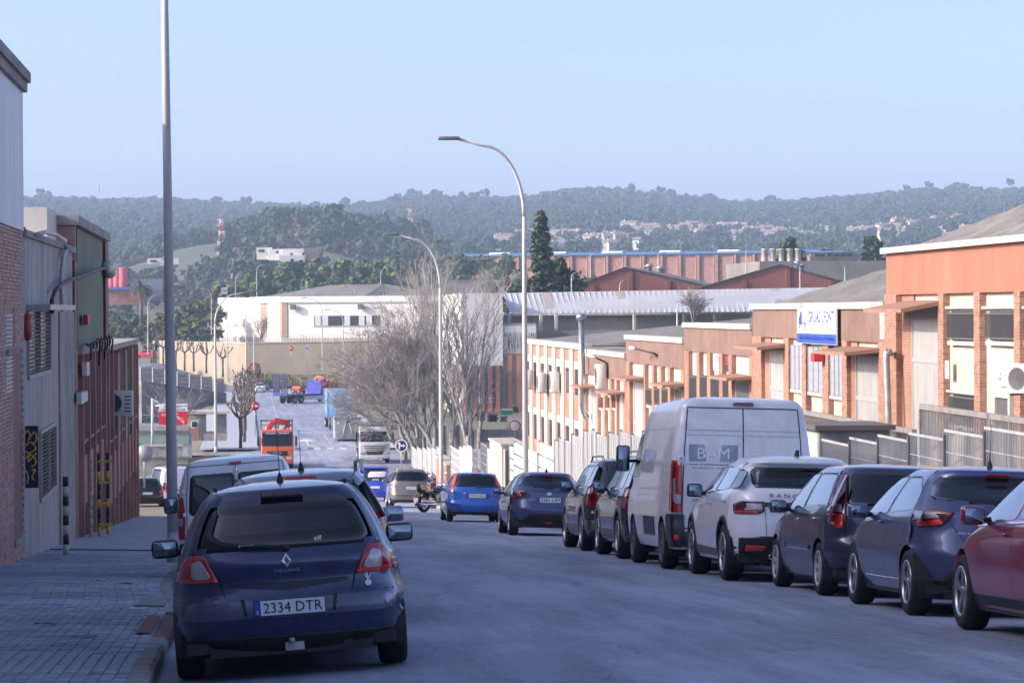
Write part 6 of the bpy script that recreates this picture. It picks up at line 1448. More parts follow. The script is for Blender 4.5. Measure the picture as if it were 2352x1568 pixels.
def jumper(x, y):
    P_ = paint('white_panel_paint', (.70, .71, .74), 0, .38, dust=.16)
    c = Car('delivery_van', label='tall white panel van lettered BAM on its rear doors', group=ROWG, cat='van', L=5.10, W=2.05, H=2.50, wb=3.15, ro=1.015,
        rear=[(.3, .06), (.45, 0), (.62, .0), (.66, .04), (1.0, .05), (1.5, .06), (2.0, .10), (2.3, .15), (2.38, .15), (2.42, .18)],
        front=[(.3, .1), (.55, 0), (.75, .02), (1.0, .15), (1.2, .55), (1.4, .75), (2.0, 1.25), (2.3, 1.55), (2.42, 1.9)],
        width=[(.3, .95), (.45, 1.0), (.8, 1.025), (1.2, 1.025), (1.5, 1.015), (2.0, .955), (2.25, .915), (2.36, .88), (2.42, .80)],
        rc=[(.3, .16), (1.0, .10), (2.45, .12)], bow=.04, taper=.012, zb=.3, dome=.07, r=.345, tw=.215, style='plain', paintm=P_, clear=.07, **car_at(x, y, 0, 3.15))
    std_front(c, 1.4, 2.05, .86, .76, DGLASS); c.window('side', [(2.45, 1.32), (3.25, 1.28), (2.8, 1.95), (2.45, 1.98)], DGLASS, .04)
    c.body(); c.wheels()
    for sg in (-1, 1):
        f = lambda q: [(sg*a, b) for a, b in q]
        l = c.patch('tail_light', 'rear', f([(1.0, .82), (1.0, 1.5), (.965, 1.56), (.87, 1.56), (.86, .82)]), REDL, .022, rnd_=.03, nz=12)
        c.patch('clear_lens', 'rear', f([(.985, 1.0), (.985, 1.3), (.955, 1.3), (.95, 1.08), (.88, 1.06), (.88, .95), (.94, .94)]), CLRL, .027, l, skirt=.006); c.patch('red_reflector', 'rear', f([(.99, 1.46), (.97, 1.54), (.885, 1.54), (.885, 1.46)]), REDB, .026, l, skirt=.006)
        c.patch('tail_light', 'R' if sg > 0 else 'L', [(-.955, .83), (-.83, .83), (-.84, 1.3), (-.90, 1.56), (-.955, 1.56)], REDL, .014, rnd_=.03)
        c.patch('corner_bumper', 'rear', f([(1.0, .34), (1.01, .80), (.83, .80), (.83, .34)]), mat('grey_bumper', (.035, .036, .045), .5), .03, rnd_=.03, nz=8)
        c.patch('corner_bumper', 'R' if sg > 0 else 'L', roundpoly([(-.95, .34), (-.62, .34), (-.52, .50), (-.50, .72), (-.58, .80), (-.95, .80)], .04), mat('grey_bumper', (.035, .036, .045), .5), .02)
        c.patch('reflector', 'rear', f([(.95, .44), (.95, .50), (.89, .50), (.89, .44)]), REDB, .036)
    c.patch('rear_step', 'rear', [(-.83, .36), (.83, .36), (.83, .55), (-.83, .55)], mat('grey_bumper', (.035, .036, .045), .5), .05, nx=14)
    c.seams([('rear', [(0, .60), (0, 2.30)]), ('rear', [(-.86, .60), (-.855, 1.2), (-.83, 1.8), (-.79, 2.31), (.79, 2.31), (.83, 1.8), (.855, 1.2), (.86, .60), (-.86, .6)])], wd=.016)
    c.seams([('rear', [(-.83, 1.99), (-.02, 1.99)]), ('rear', [(.02, 1.99), (.83, 1.99)]), ('rear', [(-.83, 1.92), (-.02, 1.92)]), ('rear', [(.02, 1.92), (.83, 1.92)])], mat('door_rib_shade', (.42, .43, .46), .5), 'rear_rib_shade', .012)  # flat grey lines paint in the shade of the pressed door ribs
    c.seams([('side', [(2.34, .4), (2.34, 2.1)]), ('side', [(2.34, 1.15), (-.6, 1.15)]), ('side', [(1.35, .42), (1.35, 2.05)]), ('side', [(-.7, 2.02), (2.5, 2.02)])], mat('door_rib_shade', (.42, .43, .46), .5), 'side_rib_shade', .014)  # same painted rib shade, drawn as flat lines along the sides
    for sd in ('L', 'R'): c.patch('side_step_panel', sd, [(.75, .46), (1.85, .46), (1.85, .74), (.75, .74)], mat('grey_bumper', (.035, .036, .045), .5), .014, nx=10)
    for sd in ('L', 'R'): c.patch('side_rub_strip', sd, [(.5, 1.0), (2.5, 1.0), (2.5, 1.06), (.5, 1.06)], P_, .012, nx=10)
    c.patch('high_brake_light', 'rear', [(-.15, 2.345), (.15, 2.345), (.14, 2.385), (-.14, 2.385)], DREDL, .024)
    LB = mat('van_blue_print', (.16, .18, .33), .5)
    lo = MB()                                    # striped block with the letters left out in white
    for i in range(19):
        z = 1.545+i*.0128
        lo.add([c.Pn('rear', a, zz, .004) for a, zz in ((-.775, z), (-.075, z), (-.075, z+.0075), (-.775, z+.0075))], [(0, 1, 2, 3)])
    lo.build('striped_logo', [LB], c.root); c.lettering('BAM', 'rear', -.425, 1.662, .15, .45, mat('white_print', (.78, .79, .82), .4), .016, 'logo_letters')
    c.lettering('BANDES I ACCESSORIS PER MAQUINÀRIA, S.L.', 'rear', -.42, 1.505, .026, .70, PTEXT, .006, 'company_lettering', True); c.lettering('bamsl@bamsl.net - www.bamsl.net', 'rear', -.42, 1.455, .032, .60, PTEXT, .006, 'company_lettering')
    c.badge(1.12, 'chevrons', .075, -.58); c.lettering('CITROËN', 'rear', -.58, 1.0, .04, .27, mat('dark_lettering', (.05, .05, .055), .4, .6), .008, 'brand_lettering', True)
    c.patch('door_handle', 'rear', [(-.70, .86), (-.42, .86), (-.42, .92), (-.70, .92)], BLACKP, .02); c.plate(.72, '', x=-.36)
    for sg in (-1, 1):
        for zz in (1.55, .98):
            if zz < 1 and sg < 0: pass
            h = MB(); xx = sg*.885; yy = c.rear_y(xx, zz); h.rbox(xx-.05, xx+.05, yy-.035, yy+.03, zz-.07, zz+.07, .02)
            h.lathe([(.001, 0), (.02, 0), (.02, -.045), (.001, -.045)], 10, 'y', (xx, yy, zz+.035), m=1); h.lathe([(.001, 0), (.02, 0), (.02, -.045), (.001, -.045)], 10, 'y', (xx, yy, zz-.035), m=1)
            if zz > 1: h.build('door_hinge', [P_, GALV], c.root)
    c.mirrors(3.0, 1.6, BLACKP, (.20, .40, .14), .12)
    return c.root
# ================================================================ the parked vehicles
megane(.36, 22.95); silver_mpv(.60, 28.9); white_combi(-.02, 43.8)
focus_red(7.12, 23.0)
micra(7.21, 28.4, '', 'dark slate-blue hatchback with boomerang tail lights parked behind the deep red car')
civic(7.25, 33.2); evoque(7.02, 37.9); jumper(6.98, 42.7)
suv(6.9, 48.0, 'black SUV with round tail lamps half hidden by the white BAM van', paint('black_paint', (.012, .013, .018), .3, .25), clad=mat('grey_cladding', (.16, .16, .165), .5, var=.15, scale=5))
suv(6.88, 53.2, 'dark grey SUV with silver roof rail next to the zinc sheet fence', paint('graphite_paint', (.035, .037, .045), .5, .28), H=1.67, W=1.82, L=4.5, wb=2.65, rnd_light=False, clad=mat('grey_cladding', (.16, .16, .165), .5, var=.15, scale=5), mirror=BLACKP)
micra(6.78, 67.2, '3381 LRP', 'dark slate-blue hatchback with plate 3381 LRP in front of the white slatted gates')
fiesta(6.72, 87.6); verso(6.95, 126.5)
# blue van and red car beyond the people carrier, cars on the left side yard
def on(u, v, zf=None): p = ground_at(u, v, zf); return p
p = at(858, 1122, 150); bv = simple_car('parked_van', loc_on_road(p.x, p.y), road_rot(p.x, p.y, 0, 2.5), 'bright blue small van with white logo on its rear doors beyond the grey people carrier', paint('van_blue_paint', (.03, .07, .50), .1, .35), 'van', group=ROWG, cat='van', L=3.9, W=1.72, H=1.75)
bv.lettering('LIFTING', 'rear', .05, 1.08, .09, .34, SWHITE, .012, 'logo_lettering', True); bv.patch('logo_patch', 'rear', roundpoly([(-.35, 1.2), (.55, 1.22), (.6, 1.5), (-.25, 1.48)], .1), SWHITE, .008)
p = at(905, 1100, 166); simple_car('parked_car', loc_on_road(p.x+.3, p.y), road_rot(p.x, p.y, R(-62), 2.5), 'faded red hatchback parked across the end of the row by the bare earth', paint('faded_red_paint', (.22, .03, .025), .1, .45), 'hatch', L=3.9, H=1.4)
def zyard(x, y): return zroad(-1.0, y)-.012-.018*max(0, -1-x)
p = at(338, 1178, 150); simple_car('parked_car', (p.x, p.y, zyard(p.x, p.y)), (R(-2.5), 0, R(3)), 'black estate car with a silver plate at the corner of the last left building', paint('black_paint', (.012, .013, .018), .3, .25), 'hatch', rear_plate='9652 FKR', L=4.2, H=1.5)
p = at(385, 1172, 158); wv = simple_car('parked_van', (p.x, p.y, zyard(p.x, p.y)), (R(-2), 0, R(-64)), 'white van with roof rack and red lettering beyond the black estate car', paint('white_van_paint', (.62, .63, .65), 0, .35), 'van', cat='van', L=4.6, W=1.8, H=1.95)
for sd in ('L', 'R'): wv.lettering('TECNO', sd, -.05, .78, .34, 1.5, SRED, .012, 'side_lettering', True)
wv.rails(-.5, 1.6, .62, 1.93, BLACKP, .12)
for (u, v, D, rz, lab, m_, kind) in ((597, 902, 455, 180, 'white saloon car with its nose towards the dip under the pollarded trees', paint('white_car_paint', (.66, .67, .68), 0, .35), 'saloon'), (605, 893, 462, 180, 'dark blue-grey saloon car close behind the white saloon', paint('dusk_paint', (.03, .04, .06), .3, .3), 'saloon')):
    p = at(u, v, D); p.z = zroad(p.x, p.y); simple_car('parked_car', p, (0, 0, R(rz)), lab, m_, kind, L=4.4, H=1.42)
p = at(352, 822, 500); simple_car('parked_car', (p.x, p.y, p.z), (0, 0, R(75)), 'bright red car on the upper street behind the pollarded trees', paint('bright_red_paint', (.50, .02, .03), .1, .3), 'hatch')
p = at(447, 760, 560); simple_car('parked_van', (p.x, p.y, p.z), (0, 0, R(-80)), 'long white van parked beside the white building', paint('white_van_paint', (.62, .63, .65), 0, .35), 'van', cat='van', L=5.6, W=2.0, H=2.5)

# ---------------------------------------------------------------- lorries
def wheel_pair(par, y, r, x, w=.3):
    tm, rm = wheel_mesh(r, w, 'truck')
    for sg in (-1, 1):
        o = link('wheel', tm, par, (sg*x, y, r)); o.rotation_euler = (0, 0, 0 if sg < 0 else math.pi); link('rim', rm, o)
def lorry_cab(par, P_, h=2.9, dep=2.0, grille='man', visor=None, text=None):
    """cab facing -y with its front at y = 0; width 2.48"""
    prof = [(.06, .42), (0, .55), (.0, 1.1), (.04, 1.62), (.10, 1.78), (.36, h-.35), (.55, h-.08), (.8, h), (dep, h+.02), (dep, .95), (1.75, .95), (1.65, .55), (1.5, .42)]
    bm = bmesh.new(); n = len(prof); vs1 = [bm.verts.new((-1.22, *p)) for p in prof]; vs2 = [bm.verts.new((1.22, *p)) for p in prof]
    bm.faces.new(vs1); bm.faces.new(vs2[::-1])
    for i in range(n): bm.faces.new((vs1[i], vs2[i], vs2[(i+1) % n], vs1[(i+1) % n]))
    bmesh.ops.recalc_face_normals(bm, faces=bm.faces[:]); bmesh.ops.bevel(bm, geom=[e for e in bm.edges if abs(e.verts[0].co.x-e.verts[1].co.x) < .01], offset=.09, segments=3, affect='EDGES', profile=.6)
    me = bpy.data.meshes.new('cab'); bm.to_mesh(me); bm.free(); me.materials.append(P_)
    for q in me.polygons: q.use_smooth = True
    link('cab', me, par)
    ws = lambda z: .10+(.36-.10)*(z-1.78)/(h-.35-1.78)-.012
    z0, z1 = 1.74, h-.38
    m = MB(); m.grid(lambda x, z: (x, ws(z)+.03*abs(x)**2-.03, z), [-1.12+2.24*i/8 for i in range(9)], [z0+(z1-z0)*i/4 for i in range(5)]); m.build('windscreen', [FRIT], par)
    m = MB(); m.rbox(-1.16, 1.16, ws(z1)-.06, ws(z1)+.35, z1, z1+.22, .04); m.build('sun_visor', [visor or P_], par)
    if text: t = MB(); add_text(t, text, .15, 1.75, lambda x, z: Vector((x, ws(z1)-.068, z1+.11+z)), 0, True); t.build('visor_lettering', [SWHITE], par)
    for sg in (-1, 1):
        m = MB(); m.rbox(sg*1.23, sg*1.25, .55, 1.35, 1.75, h-.45, .01, seg=1); m.build('side_window', [FRIT], par)
        m = MB(); m.rbox(min(sg*1.34, sg*1.52), max(sg*1.34, sg*1.52), .1, .28, 1.75, 2.45, .04); m.tube([(sg*1.2, .3, 2.5), (sg*1.42, .2, 2.5), (sg*1.42, .2, 1.7), (sg*1.2, .3, 1.7)], .02, 6); m.build('wing_mirror', [BLACKP], par)
        m = MB(); m.rbox(min(sg*.72, sg*1.16), max(sg*.72, sg*1.16), -.03, .08, .70, .92, .03); m.build('headlight', [CLRL], par)
    m = MB(); m.rbox(-1.23, 1.23, -.05, .14, .40, .68, .05); m.build('bumper', [P_ if grille != 'volvo' else BLACKP], par)
    if grille == 'man':
        m = MB(); m.rbox(-.78, .78, -.02, .05, 1.0, 1.36, .03); m.build('grille', [BLACKP], par); t = MB(); add_text(t, 'MAN', .16, .62, lambda x, z: Vector((x, -.028, 1.22+z)), 0, True); t.build('brand_lettering', [CHROME], par)
    else:
        m = MB(); m.prism([(-.85, 1.38), (.85, 1.38), (.6, .72), (-.6, .72)], -.03, .05, 'y') if grille == 'daf' else m.rbox(-.85, .85, -.02, .06, .95, 1.5, .03); m.build('grille', [BLACKP], par)
        for k in range(3): m = MB(); m.rbox(-.9+.05*k, .9-.05*k, -.05, .03, 1.28-.14*k, 1.33-.14*k, .01, seg=1); m.build('grille_bar', [P_ if grille == 'daf' else CHROME], par)
        if grille == 'daf': m = MB(); m.rbox(-1.0, 1.0, -.04, .02, 1.42, 1.62, .03); m.build('grille_panel', [P_], par)
    m = MB(); m.box(-.26, .26, -.065, -.05, .44, .55); m.build('license_plate', [PLATE], par)
def red_crane(par, y, z, w=2.2):
    """folded loader crane across the chassis behind the cab"""
    RC = mat('crane_red', (.42, .02, .03), .35, var=.15, scale=3, coat=.4)
    for k, (a, b, r) in enumerate((((-.9, y, z), (-.2, y-.1, z+1.0), .2), ((-.2, y-.1, z+1.0), (1.0, y, z+.75), .22), ((1.0, y+.1, z+.7), (.2, y+.3, z-.2), .16))):
        m = MB(); A_, B_ = Vector(a), Vector(b); M = Matrix.Translation((A_+B_)/2) @ (B_-A_).to_track_quat('X', 'Z').to_matrix().to_4x4(); L_ = (B_-A_).length; m.rbox(-L_/2, L_/2, -r*.8, r*.8, -r, r, .03, M=M); m.build('crane_boom', [RC], par)
    m = MB(); m.box(-.2, .2, y-.2, y+.2, .9, z+.1); m.build('crane_column', [RC], par)
def chassis(par, y0, y1, axles, r=.5):
    m = MB(); m.box(-.45, .45, y0, y1, .72, 1.0); m.build('chassis', [BLACKP], par)
    for y in axles: wheel_pair(par, y, r, 1.05)
def gpos(u, v, D, zf=zroad): p = at(u, v, D); return Vector((p.x, p.y, zf(p.x, p.y)))
ORG = paint('orange_lorry_paint', (.62, .10, .018), .1, .3)
p = gpos(637, 1060, 226); mt_ = empty('crane_lorry', p, 0, 'orange crane lorry coming up the dip with red folded crane and tall grey racks', 'lorry')
lorry_cab(mt_, ORG, 2.95, 2.0, 'man', mat('navy_visor', (.06, .02, .06), .4), 'GRUAS J. MARIN'); red_crane(mt_, 2.6, 2.6); chassis(mt_, 1.0, 8.6, (1.4, 6.2, 7.5))
for x0, x1 in ((-1.24, -.06), (.06, 1.24)):
    m = MB(); m.box(x0, x1, 3.3, 3.36, 1.1, 3.62)
    f_ = MB()
    for (a, b, c, d) in ((x0, x1, 3.50, 3.62), (x0, x0+.1, 1.1, 3.62), (x1-.1, x1, 1.1, 3.62), (x0, x1, 3.2, 3.26)): f_.box(a, b, 3.2, 3.3, c, d)
    f_.build('rack_frame', [mat('rack_grey', (.18, .18, .19), .6, .3)], mt_)
m = MB(); m.box(-1.24, 1.24, 3.0, 8.8, 1.0, 1.14); m.build('load_bed', [BLACKP], mt_)
for x in (-.8, .8): m = MB(); m.lathe([(.06, 0), (.06, .08), (.001, .13)], 10, 'z', (x, .7, 2.97)); m.build('beacon', [AMBL], mt_)
WHT = paint('white_lorry_paint', (.60, .59, .57), 0, .45, dust=.25)
p = gpos(861, 1052, 236, lambda x, y: zroad(9, y)); df = empty('tipper_lorry', p, 0, 'white tipper lorry parked facing uphill beside the bare earth', 'lorry'); lorry_cab(df, WHT, 2.9, 1.9, 'daf'); chassis(df, 1.0, 7.6, (1.4, 5.4, 6.7))
m = MB(); m.box(-1.2, 1.2, 2.2, 7.8, 1.15, 2.9); m.build('tipper_body', [mat('dark_steel', (.06, .06, .06), .6, .4, var=.3, scale=2)], df); m = MB(); m.box(-1.1, 1.1, 1.2, 2.3, 2.9, 3.05); m.build('body_canopy', [MATS['dark_steel']], df)
p = gpos(582, 884, 470); vo = empty('crane_lorry', p, 0, 'orange-red lorry with chrome grille parked far up the street by the lawn', 'lorry'); lorry_cab(vo, paint('red_orange_paint', (.55, .05, .02), .1, .3), 3.3, 2.2, 'volvo', None, 'GRUAS MARIN'); red_crane(vo, 2.9, 3.0); chassis(vo, 1.0, 8.6, (1.4, 6.2, 7.5)); m = MB(); m.box(-1.24, 1.24, 3.4, 9, 1.1, 1.9); m.build('load_bed', [ORG], vo)
# blue flatbed with upright ramp and a red forklift
fb = empty('flatbed_lorry', gpos(700, 908, 402), R(-42), 'blue flatbed lorry with upright lattice ramp carrying a red forklift', 'lorry')
BLU = paint('lorry_blue_paint', (.03, .05, .38), .1, .35, dust=.2)
def cab_simple(par, y, P_):
    prof = [(0, .6), (0, 3.0), (1.5, 3.05), (1.85, 2.9), (2.15, 1.8), (2.2, .6)]
    m = MB(); m.prism([(y+a, b) for a, b in prof], -1.22, 1.22, 'x'); m.build('cab', [P_], par)
    for sg in (-1, 1): m = MB(); m.prism([(y+.5, 1.75), (y+.5, 2.6), (y+1.7, 2.6), (y+2.0, 1.75)], sg*1.225, sg*1.235, 'x'); m.build('side_window', [FRIT], par)
cab_simple(fb, 3.6, ORG); chassis(fb, -4.6, 4.2, (-3.3, -2.0, 4.4)); m = MB(); m.box(-1.25, 1.25, -5.0, 2.3, 1.05, 1.25); m.build('load_bed', [BLU], fb); m = MB(); m.box(-1.25, 1.25, 1.9, 2.3, 1.25, 3.0); m.build('headboard', [BLU], fb)
for sg in (-1, 1):
    m = MB()
    for i in range(5): x = sg*(.15+.26*i); m.box(x-.03, x+.03, -5.0, -4.9, 1.2, 4.0)
    for i in range(7): z = 1.3+.44*i; m.box(min(sg*.12, sg*1.24), max(sg*.12, sg*1.24), -5.02, -4.92, z-.03, z+.04)
    m.box(min(sg*.12, sg*1.24), max(sg*.12, sg*1.24), -4.95, -4.93, 1.5, 3.6, 1) if sg < 0 else None
    m.build('loading_ramp', [mat('ramp_navy', (.02, .025, .10), .5, .2), mat('ramp_navy', (.02, .025, .10), .5)], fb)
m = MB(); m.box(.7, 1.2, -1.4, 2.6, .45, .95); m.build('side_tank', [SWHITE], fb)
red_crane(fb, 2.9, 2.4)
fk = empty('forklift', fb.location+Vector((0, 0, 1.26))+Matrix.Rotation(R(-42), 3, 'Z') @ Vector((0, -1.4, 0)), R(-42+90), 'small red forklift loaded on the blue flatbed', 'forklift')
m = MB(); m.rbox(-.5, .5, -.9, .6, .3, 1.0, .08); m.build('body', [mat('forklift_red', (.50, .04, .02), .4)], fk); m = MB()
for x in (-.45, .45):
    for y in (-.6, .5): m.tube([(x, y, .9), (x*.9, y*.8, 2.1)], .04, 6)
m.box(-.5, .5, -.6, .55, 2.08, 2.14); m.build('overhead_guard', [BLACKP], fk); m = MB(); m.box(-.35, -.25, .65, .75, .1, 2.2); m.box(.25, .35, .65, .75, .1, 2.2); m.build('mast', [BLACKP], fk)
tm, rm = wheel_mesh(.3, .2, 'truck')
for x in (-.5, .5):
    for y in (-.6, .45): o = link('wheel', tm, fk, (x, y, .3)); o.rotation_euler = (0, 0, 0 if x < 0 else math.pi); link('rim', rm, o)
# blue box trailer and grey container
p = gpos(779, 985, 312); tr = empty('box_trailer', p, 0, 'sky-blue box semi-trailer standing without its tractor behind the grey container', 'trailer')
TB = paint('trailer_blue', (.16, .36, .62), 0, .5, dust=.2); m = MB(); m.rbox(-1.27, 1.27, 0, 13.2, 1.25, 4.05, .04, seg=1); m.build('box_body', [TB], tr)
for x in (-1.2, 1.2): m = MB(); m.box(x-.06, x+.06, -.02, .04, 1.25, 4.05); m.build('corner_post', [TB], tr)
m = MB(); m.rbox(-.35, .3, -.3, 0, 1.5, 2.2, .04); m.build('front_unit', [mat('unit_grey', (.12, .15, .2), .5)], tr); m = MB()
for x in (-.45, .45): m.tube([(x, -.1, 1.35), (x*.8, -.12, 2.5)], .03, 6)
m.build('air_hoses', [GALV], tr); m = MB(); m.box(-.5, .5, 0, 12.6, .95, 1.24); m.build('chassis', [BLACKP], tr)
for x in (-.9, .9): m = MB(); m.box(x-.08, x+.08, 1.6, 1.8, .02, 1.2); m.build('landing_leg', [BLACKP], tr)
for y in (8.6, 9.9, 11.2): wheel_pair(tr, y, .5, 1.05)
p = gpos(799, 1020, 284); ct = empty('open_container', p, R(0), 'grey steel roll-off container marked B3 with blue rim', 'container'); CG = mat('container_grey', (.30, .31, .33), .6, .15, var=.2, scale=1.5)
m = MB(); m.box(-1.2, 1.2, 0, 6, .22, .3); m.box(-1.2, -1.12, 0, 6, .3, 2.3); m.box(1.12, 1.2, 0, 6, .3, 2.3); m.box(-1.12, 1.12, 5.92, 6, .3, 2.3); m.box(-1.12, 1.12, 0, .07, .3, 2.3); m.build('tub', [CG], ct); m = MB(); m.box(-1.27, 1.27, -.05, .1, 2.05, 2.28); m.build('rim', [mat('rim_blue', (.06, .10, .26), .6)], ct)
for sg in (-1, 1): m = MB(); m.tube([(sg*.15, -.06, 1.8), (sg*.55, -.12, .35)], .07, 6); m.build('hook_brace', [CG], ct); m = MB(); m.tube([(sg*1.18, 0, .85), (sg*.4, -.08, .9)], .04, 6); m.build('side_brace', [CG], ct)
m = MB(); m.box(-.18, .18, -.1, .0, 1.75, 1.95); m.build('hook_bar', [BLACKP], ct); t = MB(); add_text(t, 'B3', .26, .36, lambda x, z: Vector((.65+x, -.008, 1.72+z)), 0, True); t.build('lettering', [PTEXT], ct); m = MB(); m.box(-1.0, -.82, -.012, 0, 1.6, 1.85); m.build('yellow_label', [mat('yellow_notice', (.75, .68, .15), .5)], ct)
for x in (-.9, .9): m = MB(); m.tube([(x-.06, .3, .12), (x+.06, .3, .12)], .12, 10); m.build('roller', [BLACKP], ct)
p = gpos(490, 1036, 226); lt = empty('low_trailer', p, R(80), 'low dark flatbed trailer with stacked frames on the cross street', 'trailer'); m = MB(); m.box(-1.1, 1.1, -2.6, 2.6, .55, .75); m.build('deck', [BLACKP], lt)
for y in (-.5, .6): wheel_pair(lt, y, .34, .95, .22)
for k in range(4): m = MB(); m.box(-.9+.4*k, -.7+.4*k, -2.2, 2.2, .78+.05*(k % 2), 1.0+.1*(k % 2)); m.build('frame_bar', [mat('rust_dark', (.10, .07, .05), .8, var=.4, scale=4)], lt)

# ---------------------------------------------------------------- motorcycle
p = ground_at(975, 1176); mo = empty('motorcycle', p, R(-38), 'black cruiser motorcycle with orange indicators leaning beside the bright blue car', 'motorcycle', rot=(0, R(-9), R(-42)))
BK = paint('moto_black', (.012, .012, .014), .2, .2)
def mwheel(y, r, w):
    t = MB(); t.lathe([(r-.11, -w*.35), (r-.09, -w/2), (r-.03, -w/2), (r, -w*.2), (r, w*.2), (r-.03, w/2), (r-.09, w/2), (r-.11, w*.35)], 28, 'x', (0, y, r)); o = t.build('wheel', [RUBBER], mo)
    q = MB(); q.lathe([(r-.10, -.03), (r-.125, -.02), (r-.125, .02), (r-.10, .03)], 24, 'x', (0, y, r)); q.lathe([(.001, -.06), (.05, -.05), (.05, .05), (.001, .06)], 12, 'x', (0, y, r))
    for i in range(10): a = 2*math.pi*i/10; q.tube([(.02*(-1)**i, y+.04*math.cos(a), r+.04*math.sin(a)), (0, y+(r-.12)*math.cos(a), r+(r-.12)*math.sin(a))], .006, 5)
    q.build('rim', [CHROME], o)
mwheel(0, .33, .17); mwheel(1.62, .34, .12)
def fender(y, r, a0, a1, w, nm):
    m = MB(); n = 12; m.grid(lambda x, a: (x*w, y+r*math.cos(a), .33+r*math.sin(a)-.03*abs(x)*2*.5), [-.5, -.25, 0, .25, .5], [a0+(a1-a0)*i/n for i in range(n+1)]); m.build(nm, [BK], mo)
fender(0, .39, R(35), R(190), .2, 'rear_fender'); fender(1.62, .38, R(20), R(150), .15, 'front_fender')
m = MB(); ell(m, Matrix.Translation((0, .95, .80)) @ Matrix.Rotation(R(8), 4, 'X'), .16, .34, .15); m.build('fuel_tank', [BK], mo); m = MB(); ell(m, Matrix.Translation((0, .42, .68)), .17, .30, .09); ell(m, Matrix.Translation((0, .02, .78)), .12, .22, .07); m.build('seat', [mat('moto_leather', (.02, .02, .02), .6)], mo); m = MB(); m.tube([(0, -.12, .80), (0, -.18, 1.06)], [.10, .07], 10); m.build('backrest', [MATS['moto_leather']], mo)
m = MB(); m.rbox(-.2, .2, .55, 1.05, .28, .66, .06); m.lathe([(.001, -.26), (.11, -.25), (.11, .25), (.001, .26)], 14, 'x', (0, .85, .42)); m.build('engine', [mat('engine_metal', (.18, .18, .19), .35, .8)], mo)
for sg in (-1, 1):
    m = MB(); m.tube([(sg*.09, 1.62, .34), (sg*.10, 1.30, 1.0)], .027, 8); m.build('fork', [CHROME], mo); m = MB(); m.tube([(0, 1.25, 1.02), (sg*.3, 1.15, 1.12), (sg*.40, .95, 1.06)], .014, 8); m.build('handlebar', [CHROME], mo)
    m = MB(); m.tube([(sg*.3, 1.15, 1.12), (sg*.36, 1.12, 1.30)], .007, 6); m.rbox(sg*.38-.07, sg*.38+.07, 1.08, 1.11, 1.28, 1.39, .03); m.build('mirror', [CHROME], mo); m = MB(); ell(m, Matrix.Translation((sg*.2, -.30, .62)), .045, .04, .035); m.tube([(0, -.26, .62), (sg*.2, -.29, .62)], .01, 6); m.build('indicator', [AMBL], mo)
m = MB(); m.tube([(.2, .7, .3), (.22, .4, .26), (.22, -.45, .30)], [.035, .04, .055], 10); m.tube([(.2, .6, .36), (.24, .3, .36), (.24, -.35, .42)], [.03, .035, .05], 10); m.build('exhaust', [CHROME], mo); m = MB(); m.box(-.1, .1, -.42, -.40, .42, .56); m.build('license_plate', [PLATE], mo); m = MB(); ell(m, Matrix.Translation((0, -.36, .66)), .06, .04, .04); m.build('tail_light', [REDB], mo); m = MB(); ell(m, Matrix.Translation((0, 1.42, .95)), .1, .1, .1); m.build('headlamp', [CHROME], mo); m = MB(); m.tube([(0, .25, .55), (0, .9, .55), (0, 1.25, .95)], .03, 8); m.tube([(0, 0, .33), (0, .6, .35)], .03, 8); m.build('frame', [BLACKP], mo)
# ================================================================ street furniture and the middle distance
STEEL = mat('lamp_steel', (.46, .45, .43), .55, .1, var=.18, scale=1.2, stretch=(1, 1, .3))
def street_lamp(u, vb, D, H, reach, ang, label, group=None, rb=.10, rt=.05, bend=2.2, base=None, tilt=0.):
    """tapered column bending over into an arm with a flat lantern; ang: heading of the arm"""
    p = at(u, vb, D); z0 = base if base is not None else p.z
    r = empty('street_lamp', (p.x, p.y, z0), ang, label, 'street lamp', group)
    m = MB(); m.tube([(tilt*h, 0, h) for h in [0, H*.15, H*.3, H*.5, H*.7, H-bend]], [rb, rb*.95, rb*.9, rb*.78, rb*.68, rb*.6], 12)
    pts = [(tilt*H+reach*.62*(1-math.cos(a)), 0, H-bend+bend*.92*math.sin(a)) for a in [R(90)*i/9 for i in range(10)]]+[(tilt*H+reach, 0, H+.02)]
    m.tube(pts, [rb*.6]*3+[rb*.5]*4+[rt]*4, 10); m.tube([(0, 0, 0), (0, 0, .5)], [rb*1.25, rb*1.05], 12); m.build('column', [STEEL], r)
    m = MB(); x = tilt*H+reach; m.rbox(x-.05, x+.62, -.14, .14, H-.02, H+.09, .04); m.build('lantern', [mat('lantern_grey', (.16, .165, .17), .5, .3)], r)
    return r
LG = 'bent steel street lamps along the street'
street_lamp(398, 1290, 49.5, 12.4, 2.7, R(0), 'thick steel street lamp column beside the white high-roofed van', LG, .092, .05, 2.4, tilt=-.008)
street_lamp(1208, 1195, 93, 11.85, 2.05, R(180), 'tall bent street lamp rising in front of the white slatted gates', LG, .10, .045, 2.4)
street_lamp(1014, 1150, 136, 12.1, 1.95, R(180), 'bent street lamp rising before the bare poplars next to the brick gate posts', LG, .10, .045, 2.4)
FL = 'small bent street lamps in the far part of the street'
street_lamp(496, 1040, 222, 12.0, 2.7, R(0), 'bent street lamp at the far side of the cross street near the small kiosk', LG, .12, .045, 2.4)
